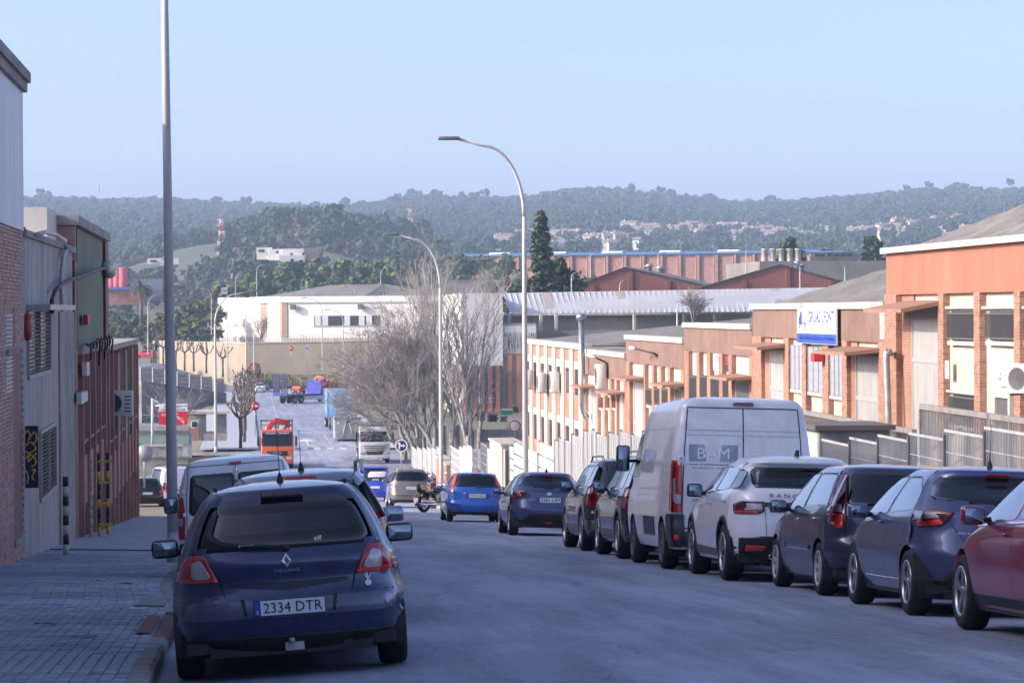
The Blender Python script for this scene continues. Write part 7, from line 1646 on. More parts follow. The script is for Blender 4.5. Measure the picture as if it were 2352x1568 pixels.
for (u, vb, D, vt, du) in ((523, 878, 420, 684, 1), (566, 890, 415, 698, 1), (584, 912, 395, 730, 1), (741, 850, 430, 684, -1), (789, 862, 420, 711, -1), (907, 870, 400, 707, -1), (340, 815, 480, 676, 1), (486, 770, 540, 662, -1), (700+175, 700, 640, 614, 1), (590, 690, 640, 608, 1), (541, 690, 640, 630, 1), (983, 690, 700, 597, -1), (815, 730, 560, 660, -1)):
    p = at(u, vb, D); H = (vb-vt)*D/FPX; street_lamp(u, vb, D, H, min(2.6, H*.22), R(0) if du > 0 else R(180), 'distant bent street lamp among the roofs and pollarded trees', FL, .10, .04, min(2.0, H*.2))
for (u, vb, D, vt, du) in ((1357, 640, 420, 580, 1), (1511, 650, 420, 580, 1), (1313, 680, 300, 626, 1), (1424, 680, 300, 645, 1), (1838, 670, 300, 605, -1), (1941, 670, 300, 606, -1), (1714, 615, 420, 562, -1), (1556, 735, 190, 695, 1)):
    H = (vb-vt)*D/FPX+1.5; street_lamp(u, vb+1.5*FPX/D, D, H, H*.12, R(0) if du > 0 else R(180), 'slim street lamp standing among the warehouse roofs', 'slim lamps among the warehouses', .08, .035, .6)
def round_sign(u, vb, vt, D, r, face, label, name='road_sign', cat='road sign', rz=0., bar=None, rim=None):
    p0, p1 = at(u, vb, D), at(u, vt, D); o = empty(name, p0, rz, label, cat); h = p1.z-p0.z
    m = MB(); m.tube([(0, 0, 0), (0, 0, h+r)], .035 if r < .8 else .06, 8); m.build('post', [GALV], o); m = MB(); m.lathe([(.001, -.05), (r, -.05), (r, -.035), (.001, -.035)], 28, 'y', (0, 0, h)); m.build('disc', [face], o)
    if rim: m = MB(); m.lathe([(r*.80, -.056), (r*.98, -.056)], 28, 'y', (0, 0, h)); m.build('rim', [rim], o)
    if bar: m = MB(); m.box(-r*.7, r*.7, -.058, -.052, h-r*.17, h+r*.17); m.build('bar', [bar], o)
    return o, h
round_sign(586, 1000, 932, 272, .42, SRED, 'red no-entry sign with a white bar on the lamp post before the crossing', bar=SWHITE)
round_sign(669, 840, 800, 470, .36, SRED, 'small red no-entry sign in front of the long retaining wall', bar=SWHITE)
o, h = round_sign(922, 1095, 1023, 165, .36, mat('sign_navy', (.02, .03, .10), .5), 'round dark mandatory sign with white straight-or-right arrows', rim=SWHITE)
m = MB()
for pts in (((-.14, -.2), (-.07, -.2), (-.07, .08), (-.02, .08), (-.105, .22), (-.19, .08), (-.14, .08)), ((-.07, -.04), (.1, -.04), (.1, -.1), (.24, .0), (.1, .1), (.1, .04), (-.07, .04))): m.add([(a, -.06, h+b) for a, b in pts], [tuple(range(7))])
m.build('arrows', [SWHITE], o)
round_sign(1183, 1030, 978, 205, .42, SWHITE, 'round white prohibition sign with red rim beside the strip-fronted unit', rim=SRED)
o, h = round_sign(332, 1120, 1040, 128, .36, mat('sign_back_grey', (.34, .36, .40), .5, .3), 'round grey sign back at the end of the left row of buildings', rz=0); 
round_sign(355, 835, 787, 505, .38, mat('sign_cream', (.55, .47, .33), .6), 'pale round sign back among the pollarded trees')
for (u, vb, vt, D, c, lab, w, hh) in ((1165, 1010, 945, 205, (.05, .30, .12), 'small green street-name sign on a thin post beside the yard', .75, .42), (706, 842, 798, 470, (.10, .28, .55), 'small blue parking sign in front of the long retaining wall', .55, .5)):
    p0, p1 = at(u, vb, D), at(u, vt, D); o = empty('road_sign', p0, 0, lab, 'road sign'); m = MB(); m.tube([(0, 0, 0), (0, 0, p1.z-p0.z)], .03, 6); m.build('post', [GALV], o); m = MB(); m.box(-w/2, w/2, -.04, -.02, p1.z-p0.z-hh/2, p1.z-p0.z+hh/2); m.build('plate', [mat('plate_%d' % int(u), c, .5)], o); m = MB(); m.box(-w/2, w/2, -.046, -.04, p1.z-p0.z+hh/2-.12, p1.z-p0.z+hh/2-.0); m.build('upper_band', [SWHITE], o)
# hanging restaurant sign on its gallows post
D = 205; p = at(350, 1020, D); rs = empty('restaurant_sign', p, 0, 'hanging red and white restaurant sign on a pale gallows post', 'sign'); WP = mat('pale_post', (.55, .57, .62), .5)
def rl(u, v): q = at(u, v, D); return Vector((q.x-p.x, q.y-p.y, q.z-p.z))
a, b, c, d = rl(350, 1020), rl(350, 915), rl(434, 932), rl(362, 930)
m = MB(); m.tube([a, b], .09, 8); m.build('post', [WP], rs); m = MB(); m.tube([rl(350, 916), rl(372, 930)], .05, 6); m.tube([rl(356, 931), c], .05, 6); m.build('gallows_arm', [WP], rs)
x0, x1, z0, z1 = rl(365.5, 975).x, rl(431, 975).x, rl(400, 975).z, rl(400, 927).z; y0 = rl(400, 950).y; zm = z0+(z1-z0)*.64
m = MB(); m.box(x0, x1, y0-.08, y0+.08, zm, z1); m.build('white_board', [SWHITE], rs); m = MB(); m.box(x0, x1, y0-.08, y0+.08, z0, zm-.01); m.build('red_board', [mat('cola_red', (.62, .02, .03), .4)], rs)
for (t, a_, b_, hh, ww) in (('BAR REST', .5, .87, .10, .62), ("L'EMBAIXADOR", .5, .72, .10, .88)): q = MB(); add_text(q, t, hh*(z1-z0), ww*(x1-x0), lambda x, z, a_=a_, b_=b_: Vector((x0+(x1-x0)*a_+x, y0-.086, z0+(z1-z0)*b_+z)), 0, True); q.build('lettering', [PTEXT], rs)
q = MB(); add_text(q, 'Coca-Cola', .14*(z1-z0), .40*(x1-x0), lambda x, z: Vector((x0+(x1-x0)*.28+x+z*.25, y0-.086, z0+(z1-z0)*.5+z)), 0, True); add_text(q, 'Coca-Cola', .17*(z1-z0), .5*(x1-x0), lambda x, z: Vector((x0+(x1-x0)*.74+x*.6+z*.4, y0-.086, z0+(z1-z0)*.3+z-x*.55)), 0, True); q.build('cola_lettering', [SWHITE], rs)
# kiosk, sheet-metal shed, walls on the left beyond the side yard
def bxp(mb, u0, u1, v0, v1, D, dep, m=0):
    a, b = at(u0, v1, D), at(u1, v0, D); mb.box(a.x, b.x, a.y, a.y+dep, a.z, b.z, m)
sh = empty('metal_shed', at(390, 1040, 232), 0, 'long pale green-grey corrugated shed behind the restaurant sign', 'shed')
m = MB(); a, b = at(313, 1060, 225), at(433, 930, 225); yy = a.x
while yy < b.x: m.box(yy, yy+.28, a.y-.03*(int((yy-a.x)/.3) % 2), a.y+.3, a.z, b.z-2.1); yy += .3
tag(P0(m.build('corrugated_wall', [mat('shed_sheet', (.40, .42, .43), .6, .1, var=.2, scale=.8, stretch=(3, 1, .4))]), sh), kind='stuff'); m = MB(); m.box(a.x-.2, b.x, a.y-.2, a.y+9, b.z-2.1, b.z-1.9); m.box(a.x, b.x, a.y-.12, a.y+.3, b.z-2.9, b.z-2.1, 1); P0(m.build('roof', [ROOFG, mat('shed_green', (.22, .30, .24), .7)]), sh)
ks = empty('kiosk', at(470, 1020, 262), 0, 'flat-roofed concrete kiosk with white window and notice board by the first pollarded tree', 'kiosk')
for (nm, u0, u1, v0, v1, D, dep, mt) in (('wall', 434, 520, 952, 1010, 264, 4, CONC), ('roof', 430, 527, 945, 951, 262.5, 6, COPE), ('brick_base', 436, 456, 984, 1012, 263.5, .3, OBRICK), ('window', 437, 456, 965, 983, 263.6, .2, SWHITE), ('pane', 441, 452, 968, 980, 263.4, .2, GRILL), ('notice_board', 474, 493, 951, 990, 262, .1, SWHITE), ('gate', 462, 474, 966, 1012, 262, .12, mat('iron_bars', (.16, .155, .15), .5, .5)), ('low_wall', 468, 520, 995, 1012, 262, .3, CONC)):
    m = MB(); bxp(m, u0, u1, v0, v1, D, dep); P0(m.build(nm, [mt]), ks)
for (u0, u1, v0, v1, D, lab) in ((318, 432, 1046, 1068, 175, 'rough concrete block wall behind the parked black estate car'), (330, 418, 1020, 1034, 200, 'low white-capped wall beneath the restaurant sign')):
    r_ = empty('block_wall', at(u0, v1, D), 0, lab, 'wall'); m = MB(); bxp(m, u0, u1, v0+6, v1+25, D, .3); P0(m.build('blocks', [CONC]), r_); m = MB(); bxp(m, u0-2, u1+2, v0, v0+6, D-.1, .5); P0(m.build('cap', [COPE if D > 180 else CONC]), r_)
# curved retaining wall with mesh fence (in shade) below the pollarded trees
rw = empty('retaining_wall', at(430, 950, 360), 0, 'tall grey retaining wall topped by dark mesh fence panels', 'wall')
ra, rb_ = at(325, 866, 390), at(520, 900, 402); zr = -7.4
ra.z = rb_.z = 0; mdir = (rb_-ra).normalized(); nrm_ = Vector((mdir.y, -mdir.x, 0)); Lr = (rb_-ra).length
Mr = Matrix(((mdir.x, nrm_.x, 0, ra.x), (mdir.y, nrm_.y, 0, ra.y), (0, 0, 1, 0), (0, 0, 0, 1)))
m = MB(); m.prism([(0, -13.6), (Lr, -13.6), (Lr, zr-2.0), (0, zr)], -.5, 0, 'y', M=Mr); P0(m.build('concrete', [mat('wall_concrete', (.26, .255, .25), .9, var=.25, scale=.4, bump=.1, dirt=.4)]), rw)
for k in range(7):
    m = MB(); L0, L1 = Lr*k/7, Lr*(k+1)/7; zz = zr-.30*k-.12
    for i in range(int((L1-L0)/.16)): m.box(L0+i*.16, L0+i*.16+.10, -.28, -.24, zz+.0, zz+1.9, M=Mr)
    for h in (.35, .9, 1.4): m.box(L0, L1, -.30, -.22, zz+h, zz+h+.05, M=Mr)
    tag(P0(m.build('mesh_panel', [mat('fence_dark', (.10, .105, .12), .6, .2)]), rw), kind='stuff'); m = MB(); m.box(L0, L0+.08, -.32, -.2, zz-.2, zz+2.0, M=Mr); P0(m.build('post', [GALV]), rw)
m = MB(); m.box(-45, -5.2, 292, 392, -13.6, -12.9); tag(m.build('lower_yard', [ASPH2]), kind='structure')
m = MB(); m.grid(lambda x, y: (x, y, (-10.62 if x > -5 else -10.6+min(1, (-5-x)/9)*2.9+min(1, max(0, -14-x)/40)*1.2)+(y-402)*.006), [-70, -50, -34, -24, -18, -14, -11, -8, -5, -3.9], rng(402.6, 505, 8)); tag(m.build('upper_street', [ASPH2]), kind='structure')
# ochre retaining wall, lawn, white building
def wall_line(name, label, pts, zt, zb, mts, th=.6, cap=True):
    r = empty(name, (pts[0][0], pts[0][1], zb), 0, label, 'wall')
    for k, (a, b) in enumerate(zip(pts, pts[1:])):
        A_, B_ = Vector((a[0], a[1], 0)), Vector((b[0], b[1], 0)); d_ = (B_-A_).normalized(); n_ = Vector((-d_.y, d_.x, 0)); m = MB(); za, zb_ = zt[k], zt[k+1]
        q = [A_, B_, B_+n_*th, A_+n_*th]; m.add([Vector((p.x, p.y, zb)) for p in q]+[Vector((q[0].x, q[0].y, za)), Vector((q[1].x, q[1].y, zb_)), Vector((q[2].x, q[2].y, zb_)), Vector((q[3].x, q[3].y, za))], [(0, 3, 2, 1), (4, 5, 6, 7), (0, 1, 5, 4), (1, 2, 6, 5), (2, 3, 7, 6), (3, 0, 4, 7)]); P0(m.build('face', [mts]), r)
        if cap: m = MB(); q = [A_-n_*.12, B_-n_*.12, B_+n_*(th+.1), A_+n_*(th+.1)]; zz = [za, zb_, zb_, za]; m.add([Vector((p.x, p.y, z_)) for p, z_ in zip(q, zz)]+[Vector((p.x, p.y, z_+.18)) for p, z_ in zip(q, zz)], [(0, 3, 2, 1), (4, 5, 6, 7), (0, 1, 5, 4), (1, 2, 6, 5), (2, 3, 7, 6), (3, 0, 4, 7)]); P0(m.build('cap', [COPE]), r)
    return r
OCH = mat('ochre_render', (.37, .31, .22), .92, col2=(.30, .26, .20), scale=.25, bump=.15, bscale=3, dirt=.3)
q0, q1, q2 = at(366, 785, 515), at(566, 789, 488), at(1010, 778, 486)
wall_line('ochre_wall', 'long ochre retaining wall below the white building', [(q0.x, q0.y), (q1.x, q1.y), (q2.x, q2.y)], [at(366, 785, 515).z, at(566, 789, 488).z, at(900, 781, 486).z], -12, OCH)
LAWN = mat('winter_lawn', (.13, .13, .055), .95, col2=(.19, .165, .085), scale=.25, bump=.5, bscale=3)
def zl_(x, y): return zroad(2, y)+max(0, (y-466))*.10
lw_ = MB(); a, b = at(585, 866, 472), at(960, 850, 476); lw_.grid(lambda t, s_: (a.x+(b.x-a.x)*t, a.y+s_*20+1.5*math.sin(t*6), -10.4+s_*2.3+.25*noise.noise(Vector((t*14, s_*4, 3)))), [i/40 for i in range(41)], [i/8 for i in range(9)]); tag(lw_.build('lawn', [LAWN]), kind='structure')
gm = MB()
for i in range(5200):
    t, s_ = rnd(), rnd(); x = a.x+(b.x-a.x)*t; y = a.y+s_*20+1.5*math.sin(t*6); z = -10.4+s_*2.3+.25*noise.noise(Vector((t*14, s_*4, 3))); h = ru(.12, .38); w = .1; an = ru(0, 3); gm.add([(x-w*math.cos(an), y-w*math.sin(an), z), (x+w*math.cos(an), y+w*math.sin(an), z), (x+ru(-.15, .15), y, z+h)], [(0, 1, 2)], i % 2)
tag(gm.build('lawn_grass', [mat('grass_green', (.12, .14, .04), .9), mat('grass_dry', (.22, .19, .09), .9)]), 'rough winter grass on the slope below the ochre wall', 'grass', kind='stuff')
WB = mat('white_building_render', (.74, .72, .68), .9, var=.06, scale=.25, bump=.05, dirt=.12); TB_ = mat('tan_brick_strip', (.36, .25, .18), .9, var=.15, scale=.8)
wb_ = empty('white_building', at(700, 775, 560), 0, 'broad white industrial building with tan corner strips and long windows on the terrace', 'building')
c0, c1, c2 = at(505, 780, 585), at(650, 780, 545), at(1260, 772, 536); zb_ = at(650, 776, 545).z-.5; zt_ = at(650, 681, 545).z
def facade_fn(A_, B_):
    A2, B2 = Vector((A_.x, A_.y, 0)), Vector((B_.x, B_.y, 0)); d_ = (B2-A2).normalized(); n_ = Vector((d_.y, -d_.x, 0)); L_ = (B2-A2).length
    def f(nm, t0, t1, z0, z1, o0, o1, mt):
        m = MB(); q = [A2+d_*(L_*t0)+n_*o0, A2+d_*(L_*t1)+n_*o0, A2+d_*(L_*t1)+n_*o1, A2+d_*(L_*t0)+n_*o1]
        m.add([Vector((p.x, p.y, z0)) for p in q]+[Vector((p.x, p.y, z1)) for p in q], [(0, 1, 2, 3), (7, 6, 5, 4), (0, 4, 5, 1), (1, 5, 6, 2), (2, 6, 7, 3), (3, 7, 4, 0)]); return P0(m.build(nm, [mt]), wb_)
    return f
m = MB(); pl_ = [c0, c1, c2, c2+Vector((8, 45, 0)), c0+Vector((4, 50, 0))]; m.prism([(p.x, p.y) for p in pl_], zb_-6, zt_-.9, 'z'); P0(m.build('wall', [WB]), wb_)
fl_, fr_ = facade_fn(c0, c1), facade_fn(c1, c2); Hh = zt_-zb_
for f in (fl_, fr_): f('parapet', 0, 1, zt_-1.1, zt_, -.3, .35, WB); f('plinth', 0, 1, zb_-.3, zb_+.5, -.3, .25, COPE)
for t0, t1 in ((.0, .03), (.67, .76)): fl_('tan_strip', t0, t1, zb_+.5, zt_-1.1, -.2, .12, TB_)
fl_('tan_strip', .955, 1.0, zb_+.5, zt_-1.1, -.2, .12, TB_); fr_('tan_strip', 0, .018, zb_+.5, zt_-1.1, -.2, .12, TB_)
fl_('window', .16, .43, zb_+Hh*.30, zb_+Hh*.52, -.1, .06, mat('shutter_grey', (.42, .41, .38), .6)); fl_('window_frame', .29, .30, zb_+Hh*.30, zb_+Hh*.52, 0, .1, COPE)
zw0, zw1 = zb_+Hh*.33, zb_+Hh*.56
for (t0, t1, n) in ((.12, .37, 9), (.52, .80, 10)):
    fr_('window', t0, t1, zw0, zw1, -.1, .05, GRILL); fr_('window_frame', t0-.003, t1+.003, zw0-.15, zw0, 0, .14, COPE)
    for i in range(n):
        if rnd() < .72: w = (t1-t0)/n; fr_('blind', t0+w*(i+.12), t0+w*(i+.9), zw0+.05, zw1-.02, .05, .08, mat('blind_white', (.5, .5, .5), .7))
for t in (.033, .29, .55): fr_('floodlight', t, t+.02, zb_+Hh*.70, zb_+Hh*.82, .35, 1.0, mat('flood_dark', (.10, .095, .09), .6))
for (t0, t1, f) in ((.1, 1.0, fl_),): pass
rf = MB(); zc = zt_-.5
def hip(mb, A_, B_, dep, rise):
    u = (B_-A_).normalized(); n_ = Vector((-u.y, u.x, 0)); L_ = (B_-A_).length; k = min(dep*.5, L_*.45)
    Q = [A_, B_, B_+n_*dep, A_+n_*dep]; R1 = A_+u*k+n_*dep*.5+Vector((0, 0, rise)); R2 = B_-u*k+n_*dep*.5+Vector((0, 0, rise)); N_ = 44
    def strip(a0, a1, b0, b1):
        vv = []
        for i in range(N_+1): t = i/N_; vv += [a0.lerp(a1, t)+Vector((0, 0, .10 if i % 2 else 0)), b0.lerp(b1, t)+Vector((0, 0, .10 if i % 2 else 0))]
        mb.add(vv, [(2*i, 2*i+2, 2*i+3, 2*i+1) for i in range(N_)])
    strip(Q[0], Q[1], R1, R2); strip(Q[1], Q[2], R2, R2); strip(Q[2], Q[3], R2, R1); strip(Q[3], Q[0], R1, R1)
cc = lambda p, dx, dy: Vector((p.x+dx, p.y+dy, zc))
hip(rf, cc(c0, 4, 3), cc(c1, 14, 3), 26, 2.8); P0(rf.build('hipped_roof', [ROOFG]), wb_); rf = MB(); hip(rf, cc(c1, 15, 3), cc(c2, -2, 2), 26, 3.4); P0(rf.build('hipped_roof', [ROOFG]), wb_)
m = MB(); bxp(m, 640, 665, 668, 676, 590, 1.0); 
r_ = empty('roof_sign', at(514, 680, 590), 0, 'small cream rooftop board with blue lettering on the white building', 'sign'); m = MB(); bxp(m, 508, 522, 660, 675, 590, .2); P0(m.build('board', [COPE]), r_); m = MB(); bxp(m, 509, 510, 675, 684, 590, .1); bxp(m, 520, 521, 675, 684, 590, .1); P0(m.build('legs', [GALV]), r_); q = MB(); c_ = at(515, 667.5, 589.9); add_text(q, 'ISTEM', .55, .95, lambda x, z: Vector((c_.x+x, c_.y-.05, c_.z+z)), 0, True); P0(q.build('lettering', [SBLUE]), r_)
# fence on the terrace edge
tf = empty('terrace_fence', at(700, 776, 520), 0, 'low grey picket fence along the terrace edge of the white building', 'fence'); m = MB()
for (A_, B_) in ((at(512, 784, 505), at(640, 784, 495)), (at(640, 784, 495), at(905, 779, 488))):
    n = int((B_-A_).length/.55)
    for i in range(n): q = A_.lerp(B_, i/n); m.box(q.x-.03, q.x+.03, q.y-.03, q.y+.03, q.z-.3, q.z+1.0)
tag(P0(m.build('pickets', [mat('iron_bars', (.16, .155, .15), .5, .5)]), tf), kind='stuff')
# ---- right middle distance: company hall, white-roofed shed, gabled warehouses, blue-roofed factory
ch = empty('company_hall', at(1130, 930, 262), 0, 'white and terracotta company hall with faded black lettering behind the bare trees', 'building')
TERR = mat('terracotta_panel', (.42, .20, .13), .9, var=.15, scale=.5); 
def obox(par, nm, mt, u0, u1, v0, v1, D, dep): m = MB(); bxp(m, u0, u1, v0, v1, D, dep); return P0(m.build(nm, [mt]), par)
obox(ch, 'wall', CREAM, 1062, 1156, 700, 960, 262.2, 30); obox(ch, 'upper_panel', WHITEW, 1060, 1155, 673, 840, 261.8, 29); obox(ch, 'side_wall', CREAM, 1155.5, 1232, 742, 960, 262.6, 24); obox(ch, 'lettering_band', WHITEW, 1155.5, 1232, 748, 812, 262.3, 20)
for k in range(5): obox(ch, 'terracotta_strip', TERR, 1066+k*18, 1076+k*18, 842, 945, 261.9, .3); obox(ch, 'blue_pipe' if k % 2 else 'window_strip', mat('slot_dark', (.04, .045, .06), .4), 1077+k*18, 1081+k*18, 842, 935, 261.8, .3)
for k in range(3): obox(ch, 'terracotta_strip', TERR, 1166+k*22, 1176+k*22, 814, 945, 262.3, .3)
q = MB(); c_ = at(1196, 787, 262.1); add_text(q, 'COMPANYIA INTERNACIONAL', 1.9, 3.2, lambda x, z: Vector((c_.x+x+.1, c_.y-.1, c_.z+z)), 0, True); P0(q.build('lettering', [mat('faded_black', (.10, .10, .10), .8)]), ch)
ws_ = empty('white_roofed_shed', at(1500, 740, 270), 0, 'long low shed with a sloping white ribbed metal roof behind the stepped units', 'building')
a, b = at(1172, 720, 262), at(1975, 714, 285); t0_, t1_ = at(1157, 673, 276), at(1960, 659, 300); vv = []; N_ = 66; WR = mat('white_metal_roof', (.58, .57, .55), .5, .15, var=.1, scale=.5, stretch=(1, .2, 1)); 
m = MB(); m.add([a, b, t1_, t0_], [(0, 1, 2, 3)]); P0(m.build('roof', [WR]), ws_)
for i in range(N_+1):
    t = i/N_; p, q = a.lerp(b, t), t0_.lerp(t1_, t); m = MB(); m.box(-.05, .05, 0, (q-p).length*.97, 0, .06, M=Matrix.Translation(p) @ (q-p).to_track_quat('Y', 'Z').to_matrix().to_4x4()); P0(m.build('roof_rib', [WR]), ws_)
for t in (.10, .30, .52, .75):
    p0, p1, q0, q1 = a.lerp(b, t), a.lerp(b, t+.022), t0_.lerp(t1_, t), t0_.lerp(t1_, t+.022); up = Vector((0, -.02, .06)); m = MB(); m.add([p0.lerp(q0, .2)+up, p1.lerp(q1, .2)+up, p1.lerp(q1, .97)+up, p0.lerp(q0, .97)+up], [(0, 1, 2, 3)]); P0(m.build('skylight', [mat('rooflight_tan', (.42, .36, .30), .6)]), ws_)
obox(ws_, 'wall', mat('shed_block', (.40, .40, .41), .9, var=.15, scale=1), 1158, 1960, 720, 790, 284, 3); obox(ws_, 'eaves_beam', WHITEW, 1158, 1960, 714, 725, 283.5, .5)
for u in (1168, 1240, 1275, 1455, 1570, 1640, 1725): obox(ws_, 'pillar', WHITEW, u, u+6, 722, 760, 283, .5)
def gable(label, u0, ua, u1, va, v0, v1, D, dep, mt, ridge_dx=12):
    r = empty('gabled_warehouse', at(ua, 700, D), 0, label, 'building', None); A_, T_, B_ = at(u0, v0, D), at(ua, va, D), at(u1, v1, D); A0, B0 = at(u0, 720, D), at(u1, 720, D)
    m = MB(); off = Vector((ridge_dx, dep, 0)); P4 = [Vector((A_.x, A_.y, A0.z)), Vector((B_.x, B_.y, A0.z)), B_, T_, A_]; m.add(P4+[p+off for p in P4], [(0, 1, 2, 3, 4), (5, 9, 8, 7, 6), (1, 6, 7, 2), (0, 4, 9, 5)]); P0(m.build('wall', [mt]), r)
    for (e0, e1) in ((A_, T_), (B_, T_)):
        n = 30; up = Vector((0, 0, .15)); vv = []; ext = (e0-e1).normalized()*.5
        for i in range(n+1): o = off*(i/n)-off.normalized()*.3; k = Vector((0, 0, .08 if i % 2 else 0)); vv += [e0+ext+o+up+k, e1+o+up+k]
        m = MB(); m.add(vv, [(2*i, 2*i+1, 2*i+3, 2*i+2) for i in range(n)]); m.add([e0+ext+up, e1+up, e1-up, e0+ext-up], [(0, 1, 2, 3)]); P0(m.build('roof_slope', [ROOFG]), r)
    for t in (.25, .5, .75):
        p = A_.lerp(B_, t); zz = (A_.lerp(T_, t*2).z if t < .5 else T_.lerp(B_, t*2-1).z)-.4; m = MB(); m.box(p.x-.25, p.x+.25, p.y-.2, p.y+.1, A0.z, zz); P0(m.build('pilaster', [mt]), r)
    for t in (.3, .62):
        p = T_+off*t+Vector((1.5, 0, 0)); m = MB(); m.lathe([(.35, -.6), (.35, .4), (.7, .45), (.1, .8)], 10, 'z', p); P0(m.build('roof_vent', [GALV]), r)
DKR = mat('dark_red_render', (.21, .085, .065), .9, var=.15, scale=.4, dirt=.3)
gable('dark red gabled warehouse next to the tall ivy-clad conifer', 1275, 1436, 1622, 616, 676, 657, 350, 55, DKR); gable('dark red gabled warehouse with roof vents behind the white-roofed shed', 1610, 1792, 2010, 609, 662, 668, 345, 55, DKR)
fa = empty('blue_roofed_factory', at(1500, 600, 620), 0, 'very long brick factory with piers and a bright blue metal roof', 'building'); FB = brickmat('factory_brick', (.34, .17, .125), (.30, .145, .105), (.3, .22, .18), 1.2, .35)
A_, B_ = at(1110, 640, 800), at(1905, 632, 770); zt_f = at(1118, 589, 800).z; d_ = (B_-A_); d_.z = 0; Lf = d_.length; d_.normalize(); Mf = Matrix(((d_.x, -d_.y, 0, A_.x), (d_.y, d_.x, 0, A_.y), (0, 0, 1, 0), (0, 0, 0, 1)))
m = MB(); m.box(-8, Lf+3, 0, 40, -12, zt_f, M=Mf); P0(m.build('wall', [FB]), fa); BR = mat('blue_metal_roof', (.07, .17, .38), .45, .25, var=.12, scale=.15)
m = MB(); m.box(-9, Lf+4, -1.0, 41, zt_f, zt_f+.35, M=Mf); m.build
m.add([Mf @ Vector(q) for q in ((-9, 4, zt_f+.36), (Lf-4, 4, zt_f+.36), (Lf-4, 10, zt_f+1.0), (-9, 10, zt_f+1.0), (-9, 40, zt_f+1.0), (Lf-4, 40, zt_f+1.0))], [(0, 1, 2, 3), (3, 2, 5, 4)]); P0(m.build('roof', [BR]), fa)
for k in range(20): m = MB(); x = Lf*k/19.0; m.box(x-.35, x+.35, -.7, .1, -9, zt_f-.3, M=Mf); P0(m.build('brick_pier', [FB]), fa); m = MB(); m.box(x-.9, x-.75, -.25, -.1, -9, zt_f-.2, M=Mf); P0(m.build('downpipe', [COPE]), fa)
for k in range(6): m = MB(); x = Lf*(k+.3)/6; m.rbox(x-3, x+3, -.2, 2.5, zt_f+.36, zt_f+1.0, .3, M=Mf); P0(m.build('roof_hood', [WHITEW]), fa)
gb = empty('grey_annex', at(1900, 620, 430), 0, 'grey flat-roofed annex carrying cylindrical vents and air conditioners', 'building'); GC = mat('annex_concrete', (.22, .205, .19), .9, var=.2, scale=.3, dirt=.4); obox(gb, 'wall', GC, 1745, 2060, 598, 680, 430, 30)
obox(gb, 'upper_block', GC, 1860, 1960, 588, 600, 436, 12)
for k in range(5): m = MB(); p = at(1773+k*19.5, 600, 425); m.lathe([(.45, 0), (.45, 1.7), (.52, 1.72), (.52, 1.9), (.001, 1.9)], 14, 'z', (p.x, p.y+6, p.z)); P0(m.build('roof_vent', [COPE]), gb)
for k in range(6): obox(gb, 'roof_unit', mat('ac_dark', (.04, .04, .045), .6), 1872+k*15, 1882+k*15, 582, 589, 434, 1.5)
# far left: blue-roofed plant with red tanks
pt = empty('red_tank_plant', at(260, 690, 640), 0, 'distant plant with pink-red tank tops and a pale blue roof', 'building'); obox(pt, 'wall', FB, 236, 330, 664, 700, 640, 20); obox(pt, 'roof', BR, 234, 300, 659, 665, 638, 22)
RT = mat('tank_red', (.60, .10, .14), .5)
for k in range(4): m = MB(); p = at(242+k*13, 660, 645); m.lathe([(2.2/2, 0), (2.2/2, 2.6), (.001, 3.0)], 14, 'z', p); P0(m.build('tank', [RT]), pt)
for k in range(4): m = MB(); p = at(242+k*13, 640, 652); m.lathe([(1.05, 0), (1.05, 2.2), (.001, 2.6)], 14, 'z', p); P0(m.build('tank', [RT]), pt)
obox(pt, 'rear_block', mat('blue_grey_wall', (.20, .22, .27), .8), 300, 372, 640, 690, 655, 12)
hb = empty('hillside_house', at(660, 590, 900), 0, 'white cubic modern house with a brown wing on the hillside', 'house')
for (u0, u1, v0, v1, mt, nm, D) in ((590, 625, 568, 596, WHITEW, 'wall', 900), (618, 660, 572, 598, WHITEW, 'wall', 896), (648, 698, 571, 600, WHITEW, 'wall', 892), (640, 700, 586, 612, WHITEW, 'wall', 888), (692, 733, 569, 596, mat('brown_render', (.24, .16, .13), .9), 'brown_wing', 902)): obox(hb, nm, mt, u0, u1, v0, v1, D, 8)
for (u0, u1, v0, v1, D) in ((594, 608, 573, 579, 899.5), (634, 640, 576, 582, 895.5), (667, 673, 581, 586, 887.5), (694, 699, 580, 586, 891.5)): obox(hb, 'window', GRILL, u0, u1, v0, v1, D, .3)
hb2 = empty('hillside_house', at(370, 600, 900), 0, 'low white flat house among grey scrub on the hillside', 'house')
for (u0, u1, v0, v1) in ((338, 370, 593, 607), (395, 410, 593, 607), (366, 398, 597, 610)): obox(hb2, 'wall', WHITEW, u0, u1, v0, v1, 900+u0*.01, 8)
obox(hb2, 'window', GRILL, 345, 360, 597, 602, 903, .3)
